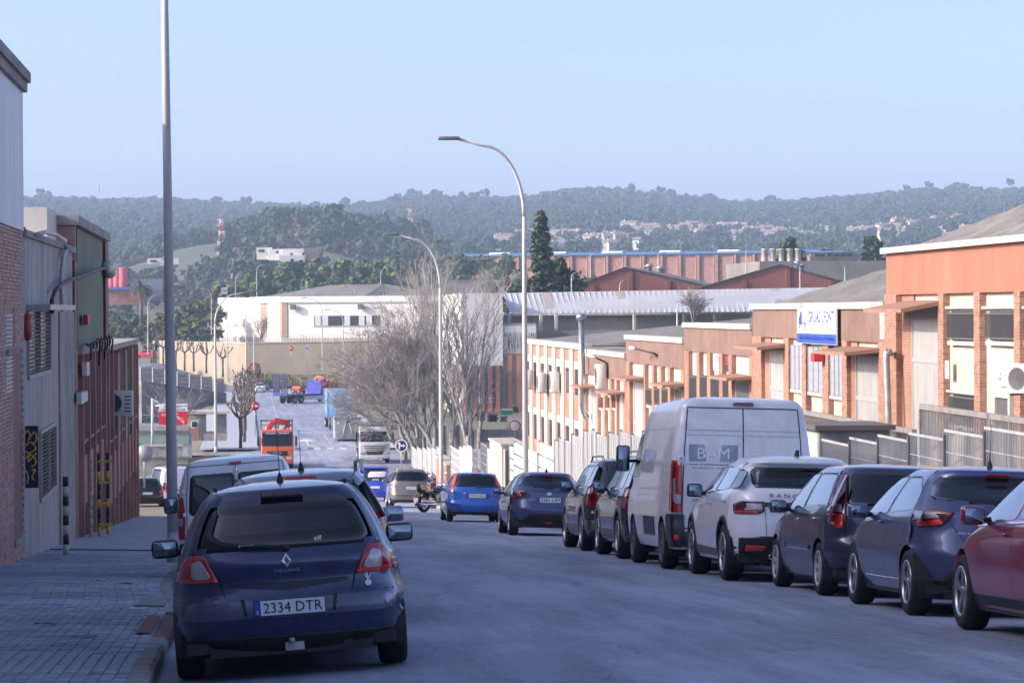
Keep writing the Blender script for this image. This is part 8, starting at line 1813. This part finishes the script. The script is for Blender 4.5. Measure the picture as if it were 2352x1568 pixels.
# yard beyond the strip-fronted unit: parapet wall, crates, gate posts
yw = empty('yard_wall', at(1150, 1000, 208), 0, 'stained concrete parapet wall across the yard beside the bare trees', 'wall'); obox(yw, 'face', CONC, 1085, 1215, 985, 1016, 212, .4)
rc = empty('ramp_slab', at(1150, 1000, 200), 0); 
for k, (u, v, w, h, lab) in enumerate(((1105, 955, 26, 22, 'rusty wire crate stack in the yard'), (1135, 960, 24, 18, 'dark skip of scrap metal in the yard'), (1160, 962, 20, 14, 'pile of grey scrap frames in the yard'), (1133, 920, 14, 12, 'wooden pallet stack against the company hall'), (1185, 940, 16, 18, 'brown metal bin beside the strip-fronted unit'))):
    r_ = empty('scrap_crate', at(u, v+h/2, 222), 0, lab, 'crate'); p0, p1 = at(u-w/2, v+h/2, 222), at(u+w/2, v-h/2, 222); M_ = mat('scrap_%d' % k, ((.10, .07, .05), (.05, .05, .055), (.14, .13, .12), (.20, .15, .10), (.10, .06, .045))[k], .8, var=.4, scale=3)
    for i in range(5): m = MB(); zz = p0.z+(p1.z-p0.z)*i/5; m.box(p0.x+ru(0, .2), p1.x-ru(0, .2), p0.y+ru(0, .3), p0.y+2.2, zz+.02, zz+(p1.z-p0.z)/5-.03); P0(m.build('slat', [M_]), r_)
bpy.data.objects.remove(rc)
# ================================================================ trees and plants
def grow(mb, p, d, L, r, lev, spec, out):
    """one branch as a bending tube; children spring along it"""
    n = 4 if lev < 2 else 3 if lev < 3 else 2
    pts = [p.copy()]; dirs = []; q = p.copy(); dd = d.normalized()
    for i in range(n):
        dd = (dd+Vector((ru(-1, 1), ru(-1, 1), ru(-.6, 1)+spec['up']))*spec['wig']).normalized(); q = q+dd*(L/n); pts.append(q.copy()); dirs.append(dd.copy())
    sides = (7, 5, 4, 3, 3, 3)[lev]
    mb.tube(pts, [max(spec['rmin'], r*(1-.62*i/n)) for i in range(n+1)], sides, 0, cap=False)
    if lev >= spec['levels']: return
    k = spec['kids'][lev]
    for j in range(k):
        t = spec['from'][lev]+(1-spec['from'][lev])*(j+rnd())/k; i = min(n-1, int(t*n)); f = t*n-i; b = pts[i].lerp(pts[i+1], f)
        ax = dirs[i].orthogonal().normalized(); ax.rotate(Quaternion(dirs[i], ru(0, 6.283))); nd = dirs[i].copy(); nd.rotate(Quaternion(ax, spec['ang'][lev]*ru(.7, 1.3)))
        grow(mb, b, nd, L*spec['len'][lev]*ru(.7, 1.2)*(1-.35*t), r*spec['rad']*(1-.4*t), lev+1, spec, out)
BARK = mat('pale_bark', (.33, .315, .30), .9, var=.35, scale=1.5); BARK2 = mat('grey_twig_bark', (.29, .275, .265), .9, var=.3, scale=1.2); BARKD = mat('dark_bark', (.12, .10, .085), .95, var=.4, scale=2, bump=.3)
POP = dict(up=.55, wig=.16, levels=3, kids=(13, 7, 5), ang=(R(27), R(30), R(36)), len=(.55, .5, .5), rad=.5, rmin=.009); POP['from'] = (.12, .2, .15)
SPR = dict(up=.10, wig=.26, levels=4, kids=(11, 9, 8, 6), ang=(R(48), R(48), R(45), R(45)), len=(.72, .6, .52, .5), rad=.48, rmin=.0085); SPR['from'] = (.18, .25, .2, .15)
def ztree(x, y): return zroad(9, y)+.2
PT = [(965, 1035, 206, 620, 0), (985, 1030, 209, 640, 0), (1002, 1034, 204, 600, 0), (1020, 1030, 210, 588, 0), (1036, 1034, 203, 640, 0), (1052, 1028, 208, 598, 0), (1068, 1032, 205, 650, 0), (1084, 1030, 209, 665, 0), (1100, 1030, 212, 640, 0), (1075, 1030, 200, 780, 0)]
for k, (u, vb, D, vt, s) in enumerate(PT):
    b = at(u, vb, D); H = (vb-vt)*D/FPX; r = empty('poplar_tree', b, 0, 'slender leafless poplar with pale upright branches behind the fence at the street bottom', 'tree', 'leafless poplars at the street bottom'); random.seed(40+k)
    m = MB(); grow(m, Vector((0, 0, -.3)), Vector((ru(-.08, .08), ru(-.05, .05), 1)), H*.82, .13, 0, POP, None); P_ = m.build('branches', [BARK], r)
    t = MB(); t.tube([(0, 0, -.5), (0, 0, H*.12)], [.17, .13], 7); t.build('trunk', [BARK], r)
for k, (u, vb, D, vt) in enumerate(((945, 1035, 205, 725), (960, 1038, 203, 705), (930, 1040, 209, 760), (975, 1035, 207, 715), (1000, 1032, 201, 760))):
    b = at(u, vb, D); H = (vb-vt)*D/FPX; r = empty('bare_tree', b, 0, 'wide leafless tree with a dense haze of fine grey twigs over the lorries', 'tree', 'wide leafless trees over the lorries'); random.seed(80+k)
    m = MB(); grow(m, Vector((0, 0, -.3)), Vector((-.42-.1*(k % 3), -.1, 1)), H*.74, .15, 0, SPR, None); m.build('branches', [BARK2], r); t = MB(); t.tube([(0, 0, -.5), (-.05, 0, H*.1)], [.2, .15], 7); t.build('trunk', [BARK2], r)
# pollarded planes: knuckled limbs without twigs
def pollard(loc, H, label, group, seed):
    random.seed(seed); r = empty('pollarded_tree', loc, ru(0, 6), label, 'tree', group); t = MB(); h0 = H*.48; t.tube([(0, 0, -.2), (.03, 0, h0*.5), (0, .03, h0)], [.17, .14, .17], 8); t.build('trunk', [BARKD], r)
    m = MB()
    for j in range(6):
        a = 2*math.pi*j/6+ru(-.3, .3); p = Vector((0, 0, h0-.05)); d = Vector((math.cos(a), math.sin(a), .55)).normalized(); pts = [p.copy()]
        for i in range(5): p = p+d*H*.085; pts.append(p.copy()); d = (d+Vector((ru(-.45, .45), ru(-.45, .45), .42))).normalized()
        m.tube(pts, [.10, .075, .085, .06, .08, .05], 6)
        for _ in range(3):
            q = pts[random.randrange(2, 6)]; e = (d+Vector((ru(-1, 1), ru(-1, 1), ru(-.1, .8)))).normalized(); m.tube([q, q+e*.22, q+e*.42+Vector((0, 0, .12))], [.055, .06, .035], 5)
    m.build('limbs', [BARKD], r)
for k in range(12):
    y = 269+k*13.5; pollard((-.35+ru(-.25, .25)+.006*(y-269), y, zroad(-1, y)+.12), 5.6, 'knuckled pollarded plane tree on the far left pavement', 'pollarded planes along the far pavement', 200+k)
for k, (u, v, D) in enumerate(((404, 838, 470), (424, 840, 468), (445, 842, 466), (474, 846, 462), (512, 855, 452), (352, 822, 490), (375, 828, 482))):
    b = at(u, v+8, D); pollard(b, 5.6, 'knuckled pollarded plane tree before the sunlit ochre wall', 'pollarded planes before the ochre wall', 230+k)
b = at(405, 1000, 235); m = MB(); random.seed(5); S2 = dict(SPR); S2['levels'] = 3; r = empty('bare_shrub', b, 0, 'small leafless bush with pale stems behind the restaurant sign', 'shrub')
for j in range(14): a = ru(0, 6.28); grow(m, Vector((ru(-.5, .5), ru(-.5, .5), 0)), Vector((math.cos(a)*.6, math.sin(a)*.6, 1)), ru(2, 3.6), .03, 1, S2, None)
m.build('stems', [BARK], r)
# evergreen crowns made of leaf clumps
def leafmat(name, c): 
    if name in MATS: return MATS[name]
    m = mat(name, c, .75, var=.55, scale=.9, lo=.3, hi=.7, spec=.2); return m
PINEG = [leafmat('pine_green_%d' % i, c) for i, c in enumerate(((.085, .125, .04), (.06, .095, .032), (.115, .15, .05)))]
CEDG = [leafmat('cedar_green_%d' % i, c) for i, c in enumerate(((.065, .10, .06), (.045, .072, .048), (.085, .12, .07)))]
BUSHG = [leafmat('bush_green_%d' % i, c) for i, c in enumerate(((.06, .085, .03), (.045, .065, .025), (.10, .125, .04)))]
YELG = [leafmat('autumn_%d' % i, c) for i, c in enumerate(((.40, .32, .06), (.34, .30, .09), (.22, .22, .06)))]
def clump(mb, c, rx, ry, rz, n, size, seed=0):
    """leaf-sized faces spread through a lumpy ellipsoid, denser towards its skin"""
    for _ in range(n):
        v = Vector((random.gauss(0, 1), random.gauss(0, 1), random.gauss(0, 1))).normalized(); k = rnd()**.45
        k *= .78+.45*noise.noise(v*2.1+Vector((seed, seed*.7, 0)))
        p = Vector((c[0]+v.x*rx*k, c[1]+v.y*ry*k, c[2]+v.z*rz*k)); nn = (v+Vector((ru(-.8, .8), ru(-.8, .8), ru(-.4, .9)))).normalized(); a = nn.orthogonal().normalized(); a.rotate(Quaternion(nn, ru(0, 6.28))); b = nn.cross(a); s = size*ru(.6, 1.4)
        mb.add([p-a*s-b*s*.5, p+a*s*.3-b*s*.8, p+a*s+b*s*.4, p-a*s*.2+b*s*.9], [(0, 1, 2, 3)], random.randrange(3))
def crown_tree(name, loc, H, W, label, group, mats, n=1800, size=.32, lobes=9, flat=.45, trunk=.3, seed=0, bark=None, depth=None):
    random.seed(300+seed); r = empty(name, loc, 0, label, 'tree', group); zc = H*(1-flat*.5); m = MB(); hz = H*flat*.5
    for j in range(lobes):
        a = 2*math.pi*j/lobes*1.618*2; rr = W*.36*math.sqrt((j+.5)/lobes)*1.15; c = (rr*math.cos(a), rr*math.sin(a), zc+hz*ru(-.55, .45)-.25*hz*(rr/W)**2); q = W*ru(.17, .27); clump(m, c, q, q, q*min(1.0, flat*1.7)*ru(.75, 1.1), n//lobes, size, seed+j)
    m.build('crown', mats, r); t = MB(); t.tube([(0, 0, -.5), (ru(-.3, .3), ru(-.3, .3), H*.4), (ru(-.4, .4), 0, zc)], [trunk, trunk*.8, trunk*.4], 7)
    for j in range(5): a = ru(0, 6.28); t.tube([(0, 0, H*.5), (W*.3*math.cos(a), W*.3*math.sin(a), zc-hz*.2)], [trunk*.4, trunk*.15], 5)
    t.build('trunk', [bark or BARKD], r); return r
UG = 'umbrella pines behind the white building'; UL = 'broad dark umbrella pine in the belt behind the white building'
k = 0
for (u, v, w, D) in ((560, 640, 9, 700), (600, 628, 10, 690), (645, 612, 11, 705), (690, 602, 12, 700), (735, 598, 11, 710), (780, 600, 11, 695), (820, 598, 10, 705), (860, 596, 11, 700), (900, 592, 11, 710), (945, 588, 12, 700), (990, 584, 11, 705), (1035, 582, 12, 715), (1080, 582, 12, 700), (1125, 592, 11, 690), (1160, 612, 10, 680), (620, 645, 9, 660), (680, 638, 10, 655), (745, 636, 10, 660), (830, 634, 10, 655), (915, 630, 10, 660), (1000, 625, 10, 655), (1070, 628, 10, 650), (530, 655, 8, 690)):
    t = at(u, v, D); zb = -8.; crown_tree('umbrella_pine', (t.x, t.y, zb), (t.z-zb)*1.13, w, UL, UG, PINEG, 2300, .52, 10, .55, .3, k); k += 1
for (u, v, w, D, lab) in ((425, 668, 7.5, 560, 'rounded pine crown left of the tall sign board, lit from the side'), (462, 655, 9, 565, 'large rounded pine crown beside the white building'), (500, 668, 6, 640, 'smaller rounded pine crown touching the white building'), (455, 700, 8, 555, 'low bushy pine below the large rounded crown')):
    t = at(u, v, D); zb = -9.; crown_tree('stone_pine', (t.x, t.y, zb), t.z-zb, w, lab, None, PINEG, 2200, .30, 11, .75, .3, 40+k); k += 1
for (u, v, w, D, lab, mt) in ((255, 700, 7, 590, 'dark rounded broadleaf tree below the pink-red tanks', BUSHG), (300, 695, 8, 585, 'dark broadleaf tree to the right of the pink-red tanks', BUSHG), (355, 690, 6, 580, 'brownish autumn tree beside the palm', [BUSHG[0], YELG[2], BUSHG[1]]), (275, 725, 7, 570, 'low dark thicket under the palm', BUSHG), (345, 730, 6, 565, 'low leafy thicket beside the big lamp column', BUSHG), (420, 750, 3.2, 540, 'clipped yellow-green shrub on the wall', [BUSHG[2], BUSHG[0], YELG[2]]), (385, 757, 3.0, 540, 'small yellow-green shrub on the wall', [BUSHG[2], BUSHG[0], YELG[2]]), (435, 760, 3, 538, 'round green shrub in front of the long white van', BUSHG), (1300, 620, 12, 420, 'broad dark cedar behind the first dark red warehouse', CEDG), (1340, 630, 9, 430, 'grey-green cedar between the warehouses and the factory', CEDG), (1460, 595, 7, 560, 'yellow-leaved tree in front of the brick factory wall near the first warehouse', YELG), (1575, 590, 7, 570, 'tall yellow-leaved tree before the brick factory piers', YELG), (1505, 612, 8, 520, 'dark shrubby tree behind the warehouse ridge', CEDG), (1160, 612, 6, 420, 'dark young pine beside the lamp post and factory end', CEDG)):
    t = at(u, v, D); zb = -9. if D > 500 else t.z-9; zb = t.z-3.2 if w < 4 else zb; crown_tree('leafy_tree' if w > 4 else 'shrub', (t.x, t.y, zb), t.z-zb, w, lab, None, mt, 1300 if mt is not YELG else 420, .26 if w < 4 else .33, 9, .8, .22, 90+k); k += 1
def conifer(loc, H, W, label, mats, seed, layers=22, droop=-.12, size=.3, per=70):
    random.seed(500+seed); r = empty('cedar_tree', loc, 0, label, 'tree'); t = MB(); t.tube([(0, 0, -.5), (0, 0, H*.5), (.1, 0, H)], [.32, .2, .03], 8); m = MB()
    for j in range(layers):
        f = j/layers; z = H*(.12+.86*f); rad = W*.5*(1-f)**.75*ru(.75, 1.15)+.25
        for b in range(6 if f < .8 else 4):
            a = ru(0, 6.28); e = Vector((math.cos(a), math.sin(a), droop+ru(-.1, .18))); L = rad*ru(.6, 1.1); t.tube([(0, 0, z), tuple(Vector((0, 0, z))+e*L)], [.06, .02], 4)
            for q in range(per//6):
                s = (q+rnd())/(per//6); p = Vector((0, 0, z))+e*L*(.25+.75*s); clump(m, p, .35+.12*rad, .35+.12*rad, .22, 2, size, seed+j)
    t.build('trunk', [BARKD], r); m.build('crown', mats, r)
b = at(1243, 690, 318); conifer(b, (690-478)*318/FPX, 2.7, 'tall thin ivy-clad conifer with ragged drooping tip', CEDG, 1, 26, -.10, .22, 110)
m = MB(); random.seed(77)
for j in range(26): clump(m, (0, 0, .3*j), .62-.012*j, .62-.012*j, .35, 60, .13, j)
o = m.build('ivy', [leafmat('ivy_green', (.05, .09, .025)), leafmat('ivy_green_2', (.07, .11, .03)), leafmat('ivy_green', (.05, .09, .025))], loc=b); tag(o, 'dense ivy column wrapping the tall thin conifer trunk', 'ivy')
b = at(1285, 690, 322); conifer(b, 4.6, 6.5, 'blue-green cedar with spreading layered boughs beside the ivy-clad conifer', CEDG, 2, 14, -.05, .3, 120)
for (u, vt, vb, D, W, lab) in ((1815, 543, 640, 440, 6.5, 'dark cedar with flat layered boughs before the blue factory roof'), (2003, 540, 640, 450, 7.0, 'broad dark cedar next to the orange building edge')):
    b = at(u, vb, D); conifer(b, (vb-vt)*D/FPX, W, lab, CEDG, int(u), 16, -.02, .36, 130)
# palm
b = at(325, 745, 570); r = empty('palm_tree', b, 0, 'feathery palm rising from the thicket left of the tall lamp column', 'palm'); H = (745-660)*570/FPX; m = MB(); m.tube([(0, 0, 0), (0, 0, H)], [.4, .3], 8); m.build('trunk', [BARKD], r); m = MB(); random.seed(9)
for j in range(34):
    a = ru(0, 6.28); el = ru(-.3, 1.2); L = ru(2.2, 3.0); q = Vector((0, 0, H)); d = Vector((math.cos(a)*math.cos(el), math.sin(a)*math.cos(el), math.sin(el))); sd = d.cross(Vector((0, 0, 1))).normalized()
    for i in range(9):
        q2 = q+d*L/9; d = (d+Vector((0, 0, -.16))).normalized()
        for sg in (-1, 1): m.add([q, q2, q2+sd*sg*.55*(1-i/11)+d*.25-Vector((0, 0, .15)), q+sd*sg*.4*(1-i/11)], [(0, 1, 2, 3)], i % 3)
        q = q2
m.build('fronds', [leafmat('palm_%d' % i, c) for i, c in enumerate(((.10, .12, .06), (.07, .09, .045), (.14, .15, .08)))], r)
for k, (u, v, D, h) in enumerate(((600, 780, 500, 5.5), (1125, 700, 300, 4.5), (1592, 738, 175, 2.2))):       # small bare bushes
    b = at(u, v, D); random.seed(60+k); r = empty('bare_shrub', b, 0, ('leafless bush against the corner of the white building', 'leafless sapling before the white-roofed shed', 'leafless scrub behind the roof lamp', 'thin leafless scrub behind the stepped roofs')[k], 'shrub'); m = MB()
    for j in range(9): a = ru(0, 6.28); grow(m, Vector((0, 0, 0)), Vector((math.cos(a)*.5, math.sin(a)*.5, 1)), h*ru(.5, .8), .05, 1, S2, None)
    m.build('stems', [BARKD if k == 0 else BARK2], r)
# ================================================================ hills, forest, hillside houses, haze
VR = pchip([(-400, 440), (50, 456), (200, 462), (400, 468), (600, 478), (760, 480), (860, 478), (945, 462), (1100, 464), (1200, 466), (1280, 452), (1350, 447), (1450, 453), (1560, 466), (1700, 478), (1850, 476), (2000, 466), (2140, 454), (2352, 452), (2800, 445)])
VS = pchip([(-400, 640), (100, 632), (240, 612), (400, 566), (500, 540), (600, 510), (700, 497), (800, 500), (900, 520), (1000, 560), (1100, 606), (1250, 640), (2800, 660)])
DR, D0 = 2500., 760.
def hz(u, D):
    zr = (709-VR(u))*DR/FPX+CAM_Z; t = max(0, min(1.15, (D-D0)/(DR-D0))); tt = t if t < 1 else 1-(t-1)*.6
    base = -7+(zr+7)*tt**1.12
    zs = (709-VS(u))*1300/FPX; sp = zs*math.exp(-((D-1300)/290)**2) if zs > 0 else 0
    z = max(base, sp-2) + 3.0*math.exp(-abs(base-sp)/8) if sp > 2 else base
    n = noise.noise(Vector((u*.006, D*.0045, 1.7)))*7*min(1, t*3)*max(0, 1-t*.85)+noise.noise(Vector((u*.02, D*.012, 5)))*2.2*min(1, t*3)*max(.2, 1-t)
    return z+n
def hp(u, D): d = ray(u, 709); q = CP+d*D; return Vector((q.x, q.y, hz(u, D)))
m = MB(); us_ = [-500+i*40 for i in range(84)]; ds_ = [D0+i*30 for i in range(64)]
m.grid(lambda u, D: hp(u, D), us_, ds_); HILL = mat('scrub_hillside', (.13, .115, .075), .95, col2=(.06, .07, .035), scale=.012, bump=.6, bscale=.2, detail=10); tag(m.build('hills', [HILL]), kind='structure')
# tree prototypes, kept in a collection that is not linked to the scene
PC = bpy.data.collections.new('forest_kinds')
FG = [leafmat('far_pine_%d' % i, c) for i, c in enumerate(((.06, .088, .04), (.042, .066, .03), (.085, .11, .048)))]; FD = [leafmat('far_oak_%d' % i, c) for i, c in enumerate(((.10, .085, .05), (.075, .07, .04), (.12, .095, .06)))]
for k in range(6):
    random.seed(700+k); q = MB()
    if k < 4:
        for j in range(5): clump(q, (ru(-.28, .28), ru(-.28, .28), .62+ru(-.22, .28)), .30, .30, .26, 44, .10, k*7+j)
    else:
        for j in range(4): clump(q, (ru(-.3, .3), ru(-.3, .3), .35+ru(-.15, .2)), .34, .34, .28, 34, .10, k*7+j)
    q.tube([(0, 0, -.1), (0, 0, .7)], [.03, .015], 4)
    o = bpy.data.objects.new('forest_kind', q.mesh('forest_kind', FG if k < 4 else FD)); PC.objects.link(o)
def forest(name, pts, label, cat):
    me = bpy.data.meshes.new(name); me.from_pydata([p[0] for p in pts], [], [])
    for (nm, ty, idx) in (('scl', 'FLOAT', 1), ('rot', 'FLOAT', 2), ('pick', 'INT', 3)):
        a = me.attributes.new(nm, ty, 'POINT'); a.data.foreach_set('value', [p[idx] for p in pts])
    o = link(name, me); tag(o, label, cat, kind='stuff')
    g = bpy.data.node_groups.new(name, 'GeometryNodeTree'); g.interface.new_socket('Geometry', in_out='INPUT', socket_type='NodeSocketGeometry'); g.interface.new_socket('Geometry', in_out='OUTPUT', socket_type='NodeSocketGeometry')
    N = g.nodes; L = g.links; gi = N.new('NodeGroupInput'); go = N.new('NodeGroupOutput'); ci = N.new('GeometryNodeCollectionInfo'); ci.inputs['Collection'].default_value = PC; ci.inputs['Separate Children'].default_value = True; ci.inputs['Reset Children'].default_value = True
    ip = N.new('GeometryNodeInstanceOnPoints'); ip.inputs['Pick Instance'].default_value = True
    def attr(nm, ty): a = N.new('GeometryNodeInputNamedAttribute'); a.data_type = ty; a.inputs['Name'].default_value = nm; return [s for s in a.outputs if s.enabled and s.name == 'Attribute'][0]
    cx = N.new('ShaderNodeCombineXYZ'); L.new(attr('rot', 'FLOAT'), cx.inputs[2]); L.new(cx.outputs[0], ip.inputs['Rotation']); L.new(attr('scl', 'FLOAT'), ip.inputs['Scale']); L.new(attr('pick', 'INT'), ip.inputs['Instance Index']); L.new(gi.outputs[0], ip.inputs['Points']); L.new(ci.outputs[0], ip.inputs['Instance']); L.new(ip.outputs[0], go.inputs[0])
    md = o.modifiers.new('scatter', 'NODES'); md.node_group = g; return o
random.seed(11); pts = []; tries = 0
while len(pts) < 22000 and tries < 80000:
    tries += 1; u = ru(-120, 2480); D = D0+30+(DR+120-D0-30)*rnd()**.8; p = hp(u, D); v = 711-(p.z-CAM_Z)*FPX/D
    nz_ = noise.noise(Vector((u*.011, D*.006, 9)))
    if 225 < u < 505 and 1080 < D < 1300 and v > 548-.11*(u-250) and nz_ < .45: continue          # open grassy slope
    if u > 980 and 1150 < D < 1760 and rnd() < .80: continue                                     # village slopes
    if D < 1080 and rnd() < .55: continue
    dec = D < 1250 and nz_ > .0 or rnd() < .12
    s = ru(5., 8.2) if D > 1200 else ru(5., 8.)
    if rnd() < .03: s *= 1.5
    pts.append(((p.x, p.y, p.z-.3), s*(.75 if dec else 1), ru(0, 6.28), random.choice((4, 5)) if dec else random.randrange(4)))
forest('hill_forest', pts, 'pine forest covering the hazy hills on the horizon', 'forest')
# crest trees that stand out one by one
for k, (u, w, h) in enumerate(((945, 7, 7), (915, 5, 5), (1115, 9, 8), (2136, 8, 9), (2322, 7, 11), (1520, 8, 7), (95, 7, 12))):
    p = hp(u, 2480); crown_tree('crest_tree', (p.x, p.y, p.z), h+6, w*1.3, 'single tall tree breaking the hill crest', 'trees standing out on the hill crest', FG, 260, .9, 6, .55, .3, 600+k)
# houses on the far slope, each its own
HW = [mat('house_cream', (.56, .50, .43), .9), mat('house_pink', (.48, .40, .33), .9), mat('house_white', (.60, .58, .54), .9)]; HR = mat('terracotta_roof', (.27, .19, .155), .9); HWN = mat('house_window', (.05, .05, .06), .4)
random.seed(21); n = 0; kinds = []
for k in range(9):
    w, d, h = ru(8, 15), ru(7, 9), ru(5, 8); a = MB(); a.box(-w/2, w/2, 0, d, -4, h); b_ = MB(); b_.prism([(-.6, h), (d/2, h+ru(1.6, 2.4)), (d+.6, h), (d/2, h-.1)], -w/2-.5, w/2+.5, 'x'); c = MB(); c.box(-w*.3-.5, -w*.3+.5, d*.3, d*.3+.8, h, h+2.6)
    win = MB()
    for i in range(3): x = -w*.35+i*w*.33; win.box(x, x+1.3, -.06, .02, h-2.6, h-1.2)
    kinds.append((a.mesh('wall', [HW[k % 3]]), b_.mesh('roof', [HR]), c.mesh('chimney', [HW[0]]), win.mesh('windows', [HWN])))
for band, (u0, u1, v0, v1, cnt) in enumerate(((1440, 1830, 536, 556, 28), (1660, 2040, 545, 562, 20), (2030, 2352, 520, 556, 22), (1130, 1480, 548, 575, 16), (1180, 1420, 566, 585, 6))):
    for j in range(cnt):
        u = u0+(u1-u0)*(j+ru(.1, .9))/cnt; v = ru(v0, v1); lo, hi = 1000., 2100.; D = None
        for s in range(70):
            Dq = lo+(hi-lo)*s/70
            if 711-(hz(u, Dq)-CAM_Z)*FPX/Dq < v: D = Dq; break
        if not D: continue
        p = hp(u, D); kd = kinds[random.randrange(9)]; r = empty('hillside_house', p, ru(-.5, .5), 'pale terraced house with terracotta roof in the estate below the forest', 'house', 'houses of the hillside estate'); r.scale = (.78, .78, .78)
        for me, nm in zip(kd, ('wall', 'roof', 'chimney', 'windows')):
            o = link(nm, me, r)
        o['kind'] = 'stuff'
# red and white lattice pylons
PR, PW = mat('pylon_red', (.55, .06, .05), .6), mat('pylon_white', (.65, .65, .65), .6)
for k, (u, vb, vt, D, lab, strp) in enumerate(((509, 590, 492, 1150, 'red and white lattice pylon standing on the grassy slope', 1), (943, 552, 470, 1400, 'red and white lattice pylon on the wooded spur', 1), (536, 640, 596, 1000, 'small grey lattice pylon among the scrub', 0), (1388, 585, 528, 1250, 'grey lattice pylon between the estate houses', 0), (2073, 520, 482, 1900, 'pale lattice pylon on the far right slope', 0), (228, 445, 424, 2480, 'thin mast on the hill crest', 0))):
    b, t = at(u, vb, D), at(u, vt, D); H = t.z-b.z; r = empty('pylon', b, R(20), lab, 'pylon'); n = 8; w0, w1 = H*.10, H*.018
    for i in range(n):
        z0, z1 = H*i/n, H*(i+1)/n; a0, a1 = w0+(w1-w0)*i/n, w0+(w1-w0)*(i+1)/n; m = MB(); rr = max(.08, H*.004)
        cs = [(-1, -1), (1, -1), (1, 1), (-1, 1)]
        for j in range(4):
            (x, y), (x2, y2) = cs[j], cs[(j+1) % 4]; m.tube([(x*a0, y*a0, z0), (x*a1, y*a1, z1)], rr, 4); m.tube([(x*a0, y*a0, z0), (x2*a1, y2*a1, z1)], rr*.7, 4); m.tube([(x2*a0, y2*a0, z0), (x*a1, y*a1, z1)], rr*.7, 4)
        m.build('lattice_section', [(PR if i % 2 else PW) if strp else GALV], r)
    for z in (H*.72, H*.86): m = MB(); m.tube([(-H*.11, 0, z), (0, 0, z+H*.03), (H*.11, 0, z)], max(.1, H*.006), 4); m.build('cross_arm', [PW if strp else GALV], r)
# the air between
hv = bpy.data.materials.new('haze_air'); hv.use_nodes = True; N = hv.node_tree.nodes; N.remove(N['Principled BSDF']); pv = N.new('ShaderNodeVolumePrincipled'); pv.inputs['Color'].default_value = (.55, .74, 1.0, 1); pv.inputs['Density'].default_value = HAZE; pv.inputs['Anisotropy'].default_value = .0; hv.node_tree.links.new(pv.outputs[0], N['Material Output'].inputs['Volume'])
m = MB(); m.box(-1400, 1800, -120, 2850, -30, 150); o = m.build('haze', [hv]); tag(o, 'thin bluish winter haze filling the valley', 'haze', kind='stuff')
